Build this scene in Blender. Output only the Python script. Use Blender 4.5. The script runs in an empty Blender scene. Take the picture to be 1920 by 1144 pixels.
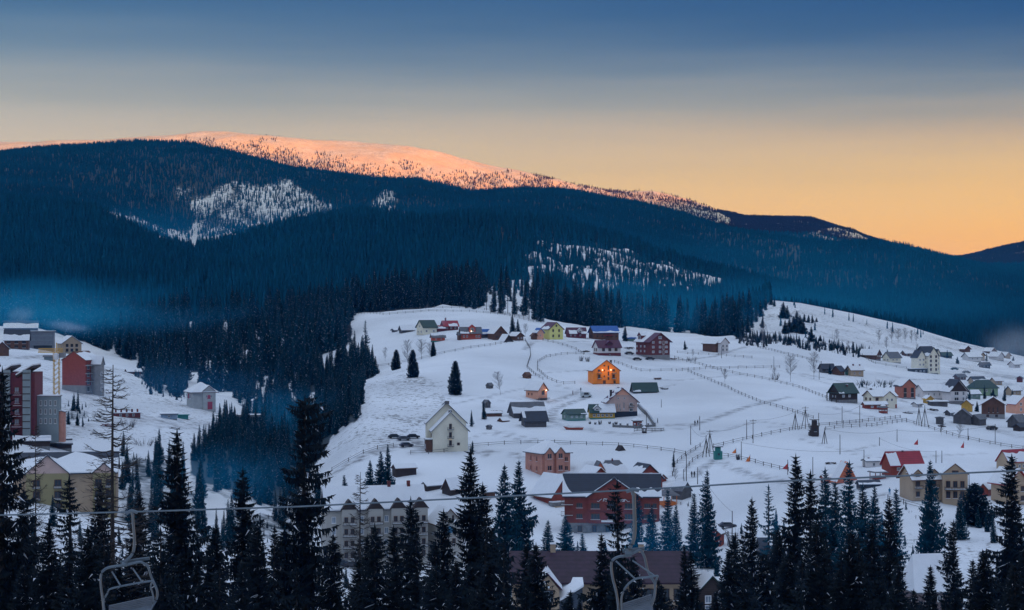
import bpy, math, random
import numpy as np
from mathutils import noise, Vector, Matrix
F = 3400.0; CX = 960.0; CY = 572.0
rng = np.random.default_rng(7); random.seed(7)
S = bpy.context.scene
COL = S.collection
R = math.radians

# ---------------------------------------------------------------- helpers
def tag(o, label=None, cat=None, group=None, kind=None):
    if label: o['label'] = label
    if cat: o['category'] = cat
    if group: o['group'] = group
    if kind: o['kind'] = kind
    return o

def empty(name, loc, rz=0.0, label=None, cat=None, group=None, sc=1.0):
    o = bpy.data.objects.new(name, None); COL.objects.link(o)
    o.location = loc; o.rotation_euler = (0, 0, rz); o.scale = (sc, sc, sc)
    o.empty_display_size = 0.5
    return tag(o, label, cat, group)

def link(name, me, parent=None, loc=(0, 0, 0), rot=(0, 0, 0), sc=(1, 1, 1)):
    o = bpy.data.objects.new(name, me); COL.objects.link(o)
    o.location = loc; o.rotation_euler = rot; o.scale = sc
    if parent is not None: o.parent = parent
    return o

class MB:
    """collects polygons with material slots and links them as one mesh"""
    def __init__(s): s.v = []; s.f = []; s.m = []; s.mats = []
    def slot(s, m):
        if m not in s.mats: s.mats.append(m)
        return s.mats.index(m)
    def poly(s, pts, m):
        n = len(s.v); s.v.extend([tuple(p) for p in pts]); s.f.append(tuple(range(n, n + len(pts)))); s.m.append(s.slot(m))
    def box(s, c, d, m, rz=0.0, rx=0.0, ry=0.0):
        x, y, z = d[0] / 2, d[1] / 2, d[2] / 2
        M = Matrix.Rotation(rz, 3, 'Z') @ Matrix.Rotation(ry, 3, 'Y') @ Matrix.Rotation(rx, 3, 'X')
        c = Vector(c); k = s.slot(m); n = len(s.v)
        for a in (-x, x):
            for b in (-y, y):
                for e in (-z, z): s.v.append(tuple(c + M @ Vector((a, b, e))))
        for q in ((0, 1, 3, 2), (4, 6, 7, 5), (0, 4, 5, 1), (2, 3, 7, 6), (0, 2, 6, 4), (1, 5, 7, 3)):
            s.f.append(tuple(n + i for i in q)); s.m.append(k)
    def prism(s, pts, ext, m):
        """closed solid: polygon pts swept by vector ext"""
        k = s.slot(m); n = len(s.v); N = len(pts); e = Vector(ext)
        s.v.extend([tuple(p) for p in pts]); s.v.extend([tuple(Vector(p) + e) for p in pts])
        s.f.append(tuple(range(n, n + N))); s.f.append(tuple(range(n + 2 * N - 1, n + N - 1, -1)))
        for i in range(N):
            j = (i + 1) % N; s.f.append((n + i, n + j, n + N + j, n + N + i))
        s.m.extend([k] * (N + 2))
    def tube(s, pts, r, m, seg=6, r2=None):
        pts = [Vector(p) for p in pts]; k = s.slot(m); n = len(s.v); N = len(pts)
        if r2 is None: r2 = r
        for i, p in enumerate(pts):
            t = (pts[min(i + 1, N - 1)] - pts[max(i - 1, 0)]).normalized()
            a = t.cross(Vector((0, 0, 1)) if abs(t.z) < 0.9 else Vector((1, 0, 0))).normalized(); b = t.cross(a)
            rr = r + (r2 - r) * i / max(1, N - 1)
            for q in range(seg):
                an = 2 * math.pi * q / seg; s.v.append(tuple(p + (a * math.cos(an) + b * math.sin(an)) * rr))
        for i in range(N - 1):
            for q in range(seg):
                q2 = (q + 1) % seg
                s.f.append((n + i * seg + q, n + i * seg + q2, n + (i + 1) * seg + q2, n + (i + 1) * seg + q)); s.m.append(k)
        s.f.append(tuple(range(n + seg - 1, n - 1, -1))); s.f.append(tuple(range(n + (N - 1) * seg, n + N * seg))); s.m.extend([k, k])
    def mesh(s, name):
        me = bpy.data.meshes.new(name); me.from_pydata(s.v, [], s.f)
        for m in s.mats: me.materials.append(m)
        me.polygons.foreach_set('material_index', s.m); me.update()
        return me
    def build(s, name, parent=None, **k): return link(name, s.mesh(name), parent, **k)

def npmesh(name, V, Fs, mats, mi=None, smooth=False):
    me = bpy.data.meshes.new(name); V = np.asarray(V, np.float32); Fs = np.asarray(Fs, np.int32)
    me.vertices.add(len(V)); me.vertices.foreach_set('co', V.ravel())
    k = Fs.shape[1]
    me.loops.add(Fs.size); me.loops.foreach_set('vertex_index', Fs.ravel())
    me.polygons.add(len(Fs)); me.polygons.foreach_set('loop_start', np.arange(0, Fs.size, k, dtype=np.int32))
    if mi is not None: me.polygons.foreach_set('material_index', np.asarray(mi, np.int32))
    for m in mats: me.materials.append(m)
    me.update(calc_edges=True)
    if smooth: me.polygons.foreach_set('use_smooth', np.ones(len(Fs), bool))
    return me

# ---------------------------------------------------------------- materials
def nodes(name):
    m = bpy.data.materials.new(name); m.use_nodes = True; nt = m.node_tree
    return m, nt, nt.nodes['Principled BSDF']
_M = {}
def mat(name, col, rough=0.8, var=0.15, scale=0.8, kind=None, metal=0.0):
    if name in _M: return _M[name]
    m, nt, b = nodes(name); N = nt.nodes; Lk = nt.links
    b.inputs['Roughness'].default_value = rough; b.inputs['Metallic'].default_value = metal
    tc = N.new('ShaderNodeTexCoord'); co = tc.outputs['Object']
    nz = N.new('ShaderNodeTexNoise'); nz.inputs['Scale'].default_value = scale; nz.inputs['Detail'].default_value = 4
    Lk.new(co, nz.inputs['Vector'])
    mr = N.new('ShaderNodeMapRange'); mr.inputs[1].default_value = .3; mr.inputs[2].default_value = .7
    mr.inputs[3].default_value = 1 - var; mr.inputs[4].default_value = 1 + var
    Lk.new(nz.outputs['Fac'], mr.inputs[0]); f = mr.outputs[0]
    if kind in ('plank', 'log', 'vplank', 'tile', 'brick'):
        w = N.new('ShaderNodeTexWave'); w.wave_type = 'BANDS'; w.bands_direction = 'X' if kind == 'vplank' else 'Z'
        w.wave_profile = 'SAW' if kind != 'log' else 'SIN'
        w.inputs['Scale'].default_value = {'plank': .9, 'log': .7, 'vplank': .8, 'tile': .6, 'brick': 1.6}[kind]
        w.inputs['Distortion'].default_value = .3
        Lk.new(co, w.inputs['Vector'])
        m2 = N.new('ShaderNodeMapRange'); m2.inputs[3].default_value = .72; m2.inputs[4].default_value = 1.12
        Lk.new(w.outputs['Fac'], m2.inputs[0])
        mu = N.new('ShaderNodeMath'); mu.operation = 'MULTIPLY'; Lk.new(f, mu.inputs[0]); Lk.new(m2.outputs[0], mu.inputs[1]); f = mu.outputs[0]
    hs = N.new('ShaderNodeHueSaturation'); hs.inputs['Color'].default_value = (*col, 1); Lk.new(f, hs.inputs['Value'])
    Lk.new(hs.outputs[0], b.inputs['Base Color'])
    _M[name] = m
    return m

def snow_mat(name, col=(.82, .84, .86)):
    m, nt, b = nodes(name); N = nt.nodes; Lk = nt.links
    b.inputs['Roughness'].default_value = .7
    g = N.new('ShaderNodeTexNoise'); g.inputs['Scale'].default_value = .6; g.inputs['Detail'].default_value = 5
    tc = N.new('ShaderNodeTexCoord'); Lk.new(tc.outputs['Object'], g.inputs['Vector'])
    r = N.new('ShaderNodeMapRange'); r.inputs[3].default_value = .9; r.inputs[4].default_value = 1.06; Lk.new(g.outputs['Fac'], r.inputs[0])
    hs = N.new('ShaderNodeHueSaturation'); hs.inputs['Color'].default_value = (*col, 1); Lk.new(r.outputs[0], hs.inputs['Value'])
    Lk.new(hs.outputs[0], b.inputs['Base Color'])
    return m
SNOW = snow_mat('roof snow')

# ---------------------------------------------------------------- terrain tables
NEAR_D = [20, 40, 60, 100, 150, 200, 250, 300, 350, 400, 450, 480, 510, 540, 570, 600, 650, 700, 750, 800, 850, 900, 950, 1000, 1060, 1150, 1300]
NEARCOL = {
 -700: [(300, 1170), (430, 960), (500, 830), (620, 750), (850, 650), (1000, 625), (1150, 600)],
 0: [(300, 1170), (380, 1010), (430, 955), (500, 825), (540, 803), (620, 742), (700, 702), (850, 657), (950, 640), (1060, 622), (1150, 605)],
 200: [(300, 1180), (430, 990), (500, 880), (540, 835), (600, 772), (650, 748), (750, 713), (850, 690), (1000, 667), (1060, 650), (1150, 625)],
 400: [(300, 1185), (430, 1010), (480, 935), (540, 862), (600, 812), (680, 768), (750, 748), (850, 735), (1000, 690), (1060, 670), (1150, 630)],
 560: [(300, 1190), (430, 1040), (500, 955), (560, 905), (620, 865), (700, 810), (800, 768), (900, 700), (950, 684), (1000, 668), (1060, 645), (1150, 615)],
 700: [(300, 1190), (430, 1050), (500, 960), (540, 893), (570, 850), (600, 812), (650, 768), (700, 735), (750, 714), (800, 708), (850, 698), (900, 668), (950, 645), (1000, 620), (1060, 592), (1150, 577)],
 900: [(300, 1190), (400, 1085), (450, 1020), (500, 955), (540, 890), (570, 848), (600, 818), (650, 770), (700, 732), (750, 702), (800, 677), (850, 655), (900, 637), (950, 620), (1000, 603), (1060, 587), (1150, 565)],
 1100: [(300, 1190), (400, 1075), (480, 1000), (520, 930), (560, 853), (580, 835), (620, 803), (650, 785), (700, 748), (740, 718), (800, 690), (850, 665), (900, 642), (950, 630), (1000, 620), (1060, 611), (1150, 600)],
 1300: [(300, 1190), (400, 1065), (450, 1000), (500, 932), (540, 872), (580, 830), (620, 800), (700, 745), (780, 705), (850, 682), (900, 668), (950, 655), (1000, 645), (1060, 635), (1150, 625)],
 1500: [(300, 1185), (400, 1060), (450, 965), (500, 895), (550, 850), (600, 808), (650, 775), (700, 750), (780, 718), (850, 692), (900, 674), (1000, 648), (1060, 634), (1150, 612)],
 1700: [(300, 1175), (350, 1085), (400, 1005), (430, 955), (480, 890), (550, 850), (600, 820), (650, 795), (700, 768), (750, 746), (850, 712), (950, 690), (1060, 672), (1150, 650)],
 1920: [(300, 1160), (350, 1085), (400, 1005), (450, 950), (500, 897), (550, 862), (600, 835), (650, 808), (700, 785), (800, 748), (900, 720), (1060, 697), (1150, 686)],
 2620: [(300, 1160), (400, 1005), (500, 897), (600, 835), (700, 785), (800, 748), (900, 720), (1150, 690)],
}
# far rows: (D polyline, py polyline); the world beyond the fields, ridge by ridge
FAR = [
 ([(-700, 1300), (2620, 1300)], [(-700, 560), (0, 575), (200, 590), (400, 580), (560, 575), (650, 570), (800, 545), (900, 535), (1000, 545), (1100, 578), (1200, 592), (1300, 604), (1390, 598), (1415, 578), (1445, 561), (1500, 566), (1600, 586), (1700, 608), (1800, 640), (1860, 655), (1920, 668), (2620, 700)]),
 ([(-700, 1500), (2620, 1500)], [(-700, 490), (0, 505), (200, 520), (400, 522), (560, 517), (700, 520), (900, 500), (1100, 525), (1300, 565), (1440, 578), (1500, 583), (1600, 602), (1700, 627), (1800, 655), (1920, 680), (2620, 700)]),
 ([(-700, 1850), (2620, 1850)], [(-700, 420), (0, 430), (200, 450), (400, 490), (560, 455), (700, 460), (900, 450), (1100, 472), (1300, 528), (1440, 563), (1600, 580), (1800, 603), (1920, 612), (2620, 640)]),
 ([(-700, 2200), (2620, 2200)], [(-700, 360), (0, 376), (100, 383), (180, 397), (230, 421), (300, 453), (355, 465), (400, 456), (450, 441), (520, 419), (560, 407), (650, 397), (720, 404), (800, 410), (850, 406), (900, 401), (960, 401), (1050, 414), (1120, 430), (1200, 454), (1300, 488), (1400, 517), (1460, 535), (1550, 558), (1700, 575), (1920, 590), (2620, 610)]),
 ([(-700, 2700), (2620, 2700)], [(-700, 380), (0, 398), (100, 405), (230, 440), (355, 485), (450, 462), (650, 420), (900, 425), (1050, 435), (1200, 474), (1300, 500), (1400, 520), (1550, 545), (1700, 545), (1920, 572), (2620, 600)]),
 ([(-700, 3600), (1300, 3600), (1500, 3000), (2620, 3000)], [(-700, 330), (0, 345), (200, 375), (355, 440), (500, 420), (650, 395), (800, 400), (900, 402), (1100, 412), (1300, 455), (1500, 497), (1700, 505), (1920, 552), (2620, 600)]),
 ([(-700, 4700), (1300, 4600), (1500, 3500), (2620, 3300)], [(-700, 300), (0, 281), (100, 274), (200, 269), (260, 262), (310, 264), (370, 268), (420, 280), (470, 293), (560, 314), (640, 327), (700, 334), (780, 338), (840, 350), (870, 358), (900, 359), (950, 354), (1040, 353), (1090, 358), (1160, 373), (1230, 388), (1290, 402), (1340, 417), (1400, 434), (1450, 442), (1500, 449), (1560, 453), (1600, 449), (1650, 449), (1700, 461), (1760, 474), (1800, 484), (1850, 503), (1920, 533), (2100, 560), (2620, 590)]),
 ([(-700, 5400), (1300, 5300), (1500, 4600), (2620, 4600)], [(-700, 318), (0, 298), (200, 288), (310, 282), (420, 300), (560, 333), (700, 352), (870, 372), (1040, 370), (1160, 385), (1290, 415), (1450, 455), (1650, 470), (1760, 490), (1850, 500), (1920, 515), (2620, 560)]),
 ([(-700, 6350), (2620, 6350)], [(-700, 320), (0, 296), (200, 292), (300, 294), (430, 302), (600, 325), (760, 340), (900, 366), (1000, 378), (1080, 387), (1290, 409), (1400, 418), (1520, 425), (1600, 447), (1760, 487), (1850, 488), (1920, 478), (2620, 470)]),
 ([(-700, 7000), (2620, 7000)], [(-700, 285), (0, 268), (100, 266), (180, 265), (300, 256), (360, 250), (430, 248), (520, 256), (640, 266), (760, 274), (800, 282), (900, 305), (1000, 327), (1080, 347), (1150, 355), (1220, 360), (1290, 374), (1340, 392), (1400, 403), (1460, 404), (1520, 409), (1580, 425), (1630, 442), (1660, 452), (1720, 468), (1770, 482), (1800, 480), (1850, 468), (1920, 455), (2100, 440), (2620, 430)]),
 ([(-700, 8500), (2620, 8500)], [(-700, 330), (430, 320), (1000, 380), (1700, 500), (2620, 490)]),
 ([(-700, 12000), (2620, 12000)], [(-700, 566), (2620, 566)]),
]
def pchip(x, y, xq):
    """x,y: (K,C) per-column knots; xq: (Q,C) or (Q,)"""
    x = np.asarray(x, float); y = np.asarray(y, float)
    h = np.diff(x, axis=0); d = np.diff(y, axis=0) / h
    m = np.zeros_like(y); m[0] = d[0]; m[-1] = d[-1]
    w1 = 2 * h[1:] + h[:-1]; w2 = h[1:] + 2 * h[:-1]; ok = (d[1:] * d[:-1]) > 0
    with np.errstate(all='ignore'):
        hm = (w1 + w2) / (w1 / d[:-1] + w2 / d[1:])
    m[1:-1] = np.where(ok, hm, 0)
    out = np.empty_like(xq, dtype=float)
    for c in range(x.shape[1]):
        q = xq[:, c]; i = np.clip(np.searchsorted(x[:, c], q) - 1, 0, x.shape[0] - 2)
        hh = h[i, c]; t = (q - x[i, c]) / hh
        out[:, c] = ((1 + 2 * t) * (1 - t) ** 2 * y[i, c] + t * (1 - t) ** 2 * hh * m[i, c] + t * t * (3 - 2 * t) * y[i + 1, c] + t * t * (t - 1) * hh * m[i + 1, c])
    return out
PX = np.concatenate([np.arange(-700, -40, 20.), np.arange(-40, 1965, 5.), np.arange(1980, 2621, 20.)])
NC = len(PX)
cols = sorted(NEARCOL)
tab = []
for c in cols:
    pts = NEARCOL[c]; d = [p[0] for p in pts]; z = [-(p[1] - CY) / F * p[0] for p in pts]
    d = [20, 100, 200] + d; z = [-14, -24, -41] + z
    tab.append(pchip(np.array(d)[:, None], np.array(z)[:, None], np.array(NEAR_D[:-1], float)[:, None])[:, 0])
tab = np.array(tab).T                                   # rows D, columns px
cc = np.repeat(np.array(cols, float)[:, None], tab.shape[0], 1)
ZN = pchip(cc, tab.T, np.repeat(PX[:, None], tab.shape[0], 1)).T
KD = [np.full(NC, float(d)) for d in NEAR_D[:-1]]; KZ = [ZN[i] for i in range(len(NEAR_D) - 1)]
for dl, pl in FAR:
    D_ = np.interp(PX, *zip(*dl)); P_ = np.interp(PX, *zip(*pl))
    KD.append(D_); KZ.append(-(P_ - CY) / F * D_)
KD = np.array(KD); KZ = np.array(KZ)
n_near = len(NEAR_D)
rows = []
for i in range(len(KD) - 1):
    if i < n_near - 1: k = max(2, int((NEAR_D[i + 1] - NEAR_D[i]) / 5))
    else: k = [18, 22, 22, 14, 22, 30, 12, 16, 26, 8, 4][i - (n_near - 1)]
    for q in range(k): rows.append(KD[i] + (KD[i + 1] - KD[i]) * q / k)
rows.append(KD[-1]); GD = np.array(rows)                # (NR, NC)
GZ = pchip(KD, KZ, GD); GX = (PX[None, :] - CX) / F * GD; NR = GD.shape[0]
# relief
def fbm(x, y, sc, sd): return noise.fractal(Vector((x / sc, y / sc, sd)), .8, 2.1, 4)
rel = np.zeros_like(GZ)
for i in range(NR):
    for j in range(NC):
        d = GD[i, j]; x = GX[i, j]
        if d < 1100: rel[i, j] = fbm(x, d, 45, 3.) * .35 + fbm(x, d, 9, 5.) * .14
        elif d < 9000: rel[i, j] = fbm(x, d, 260, 1.) * min(9, .35 + (d - 1100) * .006)
GZ = GZ + rel
GPY = CY - GZ / GD * F
VIS = GPY <= np.minimum.accumulate(np.where(GD > 260, GPY, 1e9), axis=0) + 14 * 3400 / np.maximum(GD, 900)

def ground_z(x, y):
    px = CX + x / y * F
    j = np.clip(np.searchsorted(PX, px) - 1, 0, NC - 2); t = (px - PX[j]) / (PX[j + 1] - PX[j])
    dc = GD[:, j] * (1 - t) + GD[:, j + 1] * t; zc = GZ[:, j] * (1 - t) + GZ[:, j + 1] * t
    return float(np.interp(y, dc, zc))
def at(px, py, dmin=280.0, d=None):
    """the point of ground seen at photo pixel (px, py)"""
    j = np.clip(np.searchsorted(PX, px) - 1, 0, NC - 2); t = (px - PX[j]) / (PX[j + 1] - PX[j])
    dc = GD[:, j] * (1 - t) + GD[:, j + 1] * t; zc = GZ[:, j] * (1 - t) + GZ[:, j + 1] * t
    if d is not None: return Vector(((px - CX) / F * d, d, float(np.interp(d, dc, zc))))
    pc = CY - zc / dc * F
    for i in range(len(dc) - 1):
        if dc[i] >= dmin and pc[i + 1] <= py:
            u = 0 if pc[i] <= py else (pc[i] - py) / (pc[i] - pc[i + 1])
            dd = dc[i] + u * (dc[i + 1] - dc[i]); zz = zc[i] + u * (zc[i + 1] - zc[i])
            return Vector(((px - CX) / F * dd, dd, zz))
    raise ValueError((px, py))

def inpoly(x, y, P):
    x = np.asarray(x, float); y = np.asarray(y, float); r = np.zeros(x.shape, bool); n = len(P)
    for i in range(n):
        x1, y1 = P[i]; x2, y2 = P[(i + 1) % n]
        if y1 == y2: continue
        c = ((y1 > y) != (y2 > y)) & (x < (x2 - x1) * (y - y1) / (y2 - y1) + x1); r ^= c
    return r
def blur(a, n):
    for _ in range(n):
        a = (np.roll(a, 1, 0) + np.roll(a, -1, 0) + 2 * a) / 4; a = (np.roll(a, 1, 1) + np.roll(a, -1, 1) + 2 * a) / 4
    return a
# ---------------------------------------------------------------- where the woods grow (0..1)
PG = np.repeat(PX[None, :], NR, 0)
nz1 = np.zeros_like(GZ); nz2 = np.zeros_like(GZ)
for i in range(NR):
    for j in range(NC):
        d = GD[i, j]; x = GX[i, j]
        if d > 420: nz1[i, j] = noise.fractal(Vector((x / 60, d / 90, 8.)), .7, 2., 3); nz2[i, j] = noise.fractal(Vector((x / 190, d / 300, 2.)), .7, 2., 4)
wood = np.where(GD > 1290, 1.0, 0.0)
lim = np.interp(PX, [-700, 0, 60, 160, 200, 230, 300, 330, 420, 480, 520, 560, 600, 640, 652, 656, 760, 800, 830, 860, 900, 1000, 1030, 1100, 1180, 1260, 1290, 1340, 1385, 1400, 1420, 1441, 1445],
                [615, 612, 616, 640, 660, 676, 700, 712, 735, 745, 705, 687, 668, 654, 650, 590, 583, 578, 571, 573, 577, 590, 602, 613, 615, 622, 626, 632, 630, 612, 590, 566, 0])
wood[(GPY < lim[None, :] + nz1 * 5 - 1) & (GD > 640) & (PG < 1445)] = 1.0
RAV = [(480, 742), (520, 700), (560, 697), (610, 700), (640, 690), (662, 680), (700, 706), (676, 722), (672, 745), (668, 790), (645, 800), (618, 818), (602, 850), (575, 880), (545, 960), (480, 1000), (430, 940), (366, 892), (358, 852), (408, 806), (430, 790), (478, 772)]
wood[inpoly(PG + nz2 * 14, GPY + nz1 * 12, RAV) & (GD > 400) & (GD < 1000)] = 1.5
wood[(GD < 1250) & (wood > .5) & (nz1 > .42)] = .15
wood[(GD < 1000) & (GD > 760) & (PG > 330) & (PG < 600) & (GPY > 680) & (GPY < 760) & (nz1 > .15)] = .1
wood[(GD > 1290) & (PG > 1445) & (GD < 1480)] = 0.25 # back of the right hill
wood[(GD > 1310) & (PG > 1455)] = 1
b1 = (GD > 1290) & (GD < 2300); b2 = (GD > 2400) & (GD < 4700); b3 = (GD > 5200) & (GD < 7600)
K1 = [(330, 345), (400, 338), (540, 328), (565, 345), (590, 360), (642, 388), (610, 397), (560, 407), (500, 425), (440, 440), (430, 462), (350, 465), (300, 455), (235, 424), (185, 396), (210, 388), (260, 405), (310, 425), (350, 425), (365, 400), (330, 370)]
K1b = [(430, 375), (470, 350), (540, 338), (590, 360), (645, 390), (610, 396), (555, 405), (500, 412), (460, 395)]
K2 = [(716, 352), (738, 352), (748, 366), (742, 385), (830, 409), (760, 406), (690, 412), (655, 402), (690, 380)]
wood[b2 & inpoly(PG, GPY, K1)] = .42
wood[b2 & inpoly(PG, GPY, K1) & (nz1 > .15)] = .22
wood[b2 & inpoly(PG, GPY, K1) & (nz1 < -.2)] = .8
wood[b2 & inpoly(PG, GPY, K1b)] = .34
wood[b2 & inpoly(PG, GPY, [(165, 383), (230, 400), (300, 420), (350, 428), (430, 425), (440, 452), (355, 472), (300, 464), (225, 432)]) & (nz1 > -.35)] = .16
wood[b2 & inpoly(PG, GPY, K2)] = .4
K3 = [(970, 470), (1040, 452), (1110, 452), (1190, 470), (1290, 500), (1370, 520), (1330, 535), (1240, 530), (1190, 540), (1120, 555), (1050, 540), (990, 520)]
wood[b1 & inpoly(PG, GPY, K3) & (nz1 + nz2 > -.3)] = .26
wood[b1 & inpoly(PG, GPY, [(880, 470), (960, 440), (1120, 440), (1420, 530), (1400, 560), (1200, 575), (1000, 560)]) & (nz1 > .32) & (wood > .5)] = .3
for P in ([(1085, 495), (1118, 505), (1124, 545), (1104, 548), (1088, 520)], [(1040, 458), (1090, 452), (1150, 470), (1100, 476)], [(1290, 505), (1350, 515), (1340, 530), (1300, 524)], [(905, 540), (950, 520), (1000, 520), (1015, 560), (1005, 600), (905, 588)]):
    wood[(GD > 1050) & (GD < 2300) & inpoly(PG, GPY, P)] = .16
wood[(GD > 1050) & (GD < 1400) & inpoly(PG, GPY, [(905, 560), (1010, 560), (1020, 600), (900, 590)])] = .05
wood[(GD > 1290) & (GD < 2000) & (PG < 640) & (nz1 > .55)] = .55
edge = np.interp(PX, [0, 300, 430, 520, 560, 700, 840, 1000, 1090, 1290, 1340, 1375, 1400, 1500, 1625, 1640, 2620], [300, 285, 283, 288, 299, 322, 333, 348, 357, 379, 388, 0, 0, 0, 0, 0, 0])
wood[b3] = 0.0
wood[b3 & ((nz1 * .7 + nz2 * .8 + (GPY - edge[None, :]) * .03) > -.22)] = .8
wood[b3 & (PG < 300)] = 0
wood[b3 & (PG < 1345) & (GPY < edge[None, :] - 42)] = 0
wood[b3 & (PG > 1345)] = 1.0
wood[b3 & (PG > 1380) & (PG < 1420) & (nz1 > .3)] = .4
wood[b3 & inpoly(PG, GPY, [(1500, 437), (1560, 424), (1600, 430), (1635, 450), (1560, 452)]) & (nz1 > -.2)] = .08
wood[b3 & inpoly(PG, GPY, [(1345, 395), (1372, 408), (1366, 425), (1340, 412)])] = .1
wood[(GD > 4700) & (GD < 5200)] = 1.0
wood[(GD > 4700) & (GD < 5200) & (PG > 1060) & (PG < 1345)] = .6
P4 = [(232, 850), (335, 855), (372, 900), (402, 965), (330, 985), (235, 930)]
wood[inpoly(PG + nz2 * 10, GPY + nz1 * 8, P4) & (GD > 380) & (GD < 600)] = .8
for P in ([(245, 700), (300, 690), (345, 720), (330, 745), (285, 742)], [(108, 765), (165, 768), (160, 795), (110, 790)], [(300, 735), (345, 740), (330, 752)], [(430, 745), (480, 740), (490, 765), (450, 770)]):
    wood[inpoly(PG + nz2 * 12, GPY + nz1 * 6, P) & (GD > 420) & (GD < 900)] = .75
wood[inpoly(PG + nz2 * 14, GPY + nz1 * 10, [(228, 895), (350, 880), (430, 905), (500, 940), (600, 920), (615, 990), (560, 1040), (230, 1030)]) & (GD > 400) & (GD < 620)] = .7
wood[inpoly(PG, GPY, [(375, 935), (410, 930), (440, 985), (395, 1010)]) & (GD > 400) & (GD < 620)] = 0
SCRUB = [[(238, 704), (290, 690), (345, 716), (335, 748), (285, 745)], [(104, 762), (168, 764), (164, 798), (108, 793)], [(300, 735), (348, 738), (335, 756)], [(215, 860), (300, 862), (330, 885), (230, 890)], [(455, 1000), (600, 900), (610, 930), (500, 1030)], [(1590, 1010), (1720, 1020), (1700, 1140), (1590, 1130)], [(1330, 990), (1400, 1000), (1400, 1060), (1330, 1050)],
    [(1600, 715), (1680, 722), (1690, 732), (1600, 728)], [(1420, 634), (1520, 645), (1640, 668), (1640, 675), (1420, 642)], [(1380, 630), (1440, 640), (1430, 655), (1380, 648)], [(1640, 940), (1700, 955), (1720, 985), (1650, 975)], [(1265, 890), (1278, 925), (1300, 960), (1275, 950)]]
scrub = np.zeros_like(GZ)
for P in SCRUB: scrub[inpoly(PG + nz2 * 10, GPY + nz1 * 5, P) & (GD > 285) & (GD < 1250)] = 1
for x0, y0, y1, hw in ((214, 640, 690, 5), (258, 628, 700, 3), (292, 625, 690, 4), (345, 630, 712, 4), (360, 600, 640, 8), (395, 620, 700, 4), (420, 600, 660, 6), (448, 640, 720, 3), (480, 610, 680, 4), (526, 600, 690, 4), (565, 610, 668, 3), (500, 690, 750, 6), (545, 700, 760, 5)):
    wood[(np.abs(PG - x0 - nz1 * 9) < hw) & (GPY > y0) & (GPY < y1) & (GD > 640) & (GD < 1290)] = .03
patch = (GD > 1290) & (GD < 2300) & (wood < .3)
cover = blur(wood, 1)
GZ = GZ - cover * np.interp(GD, [1000, 1290, 1600, 2700, 3200, 9000], [0, 3, 13, 13, 10, 8]); GPY = CY - GZ / GD * F
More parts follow.
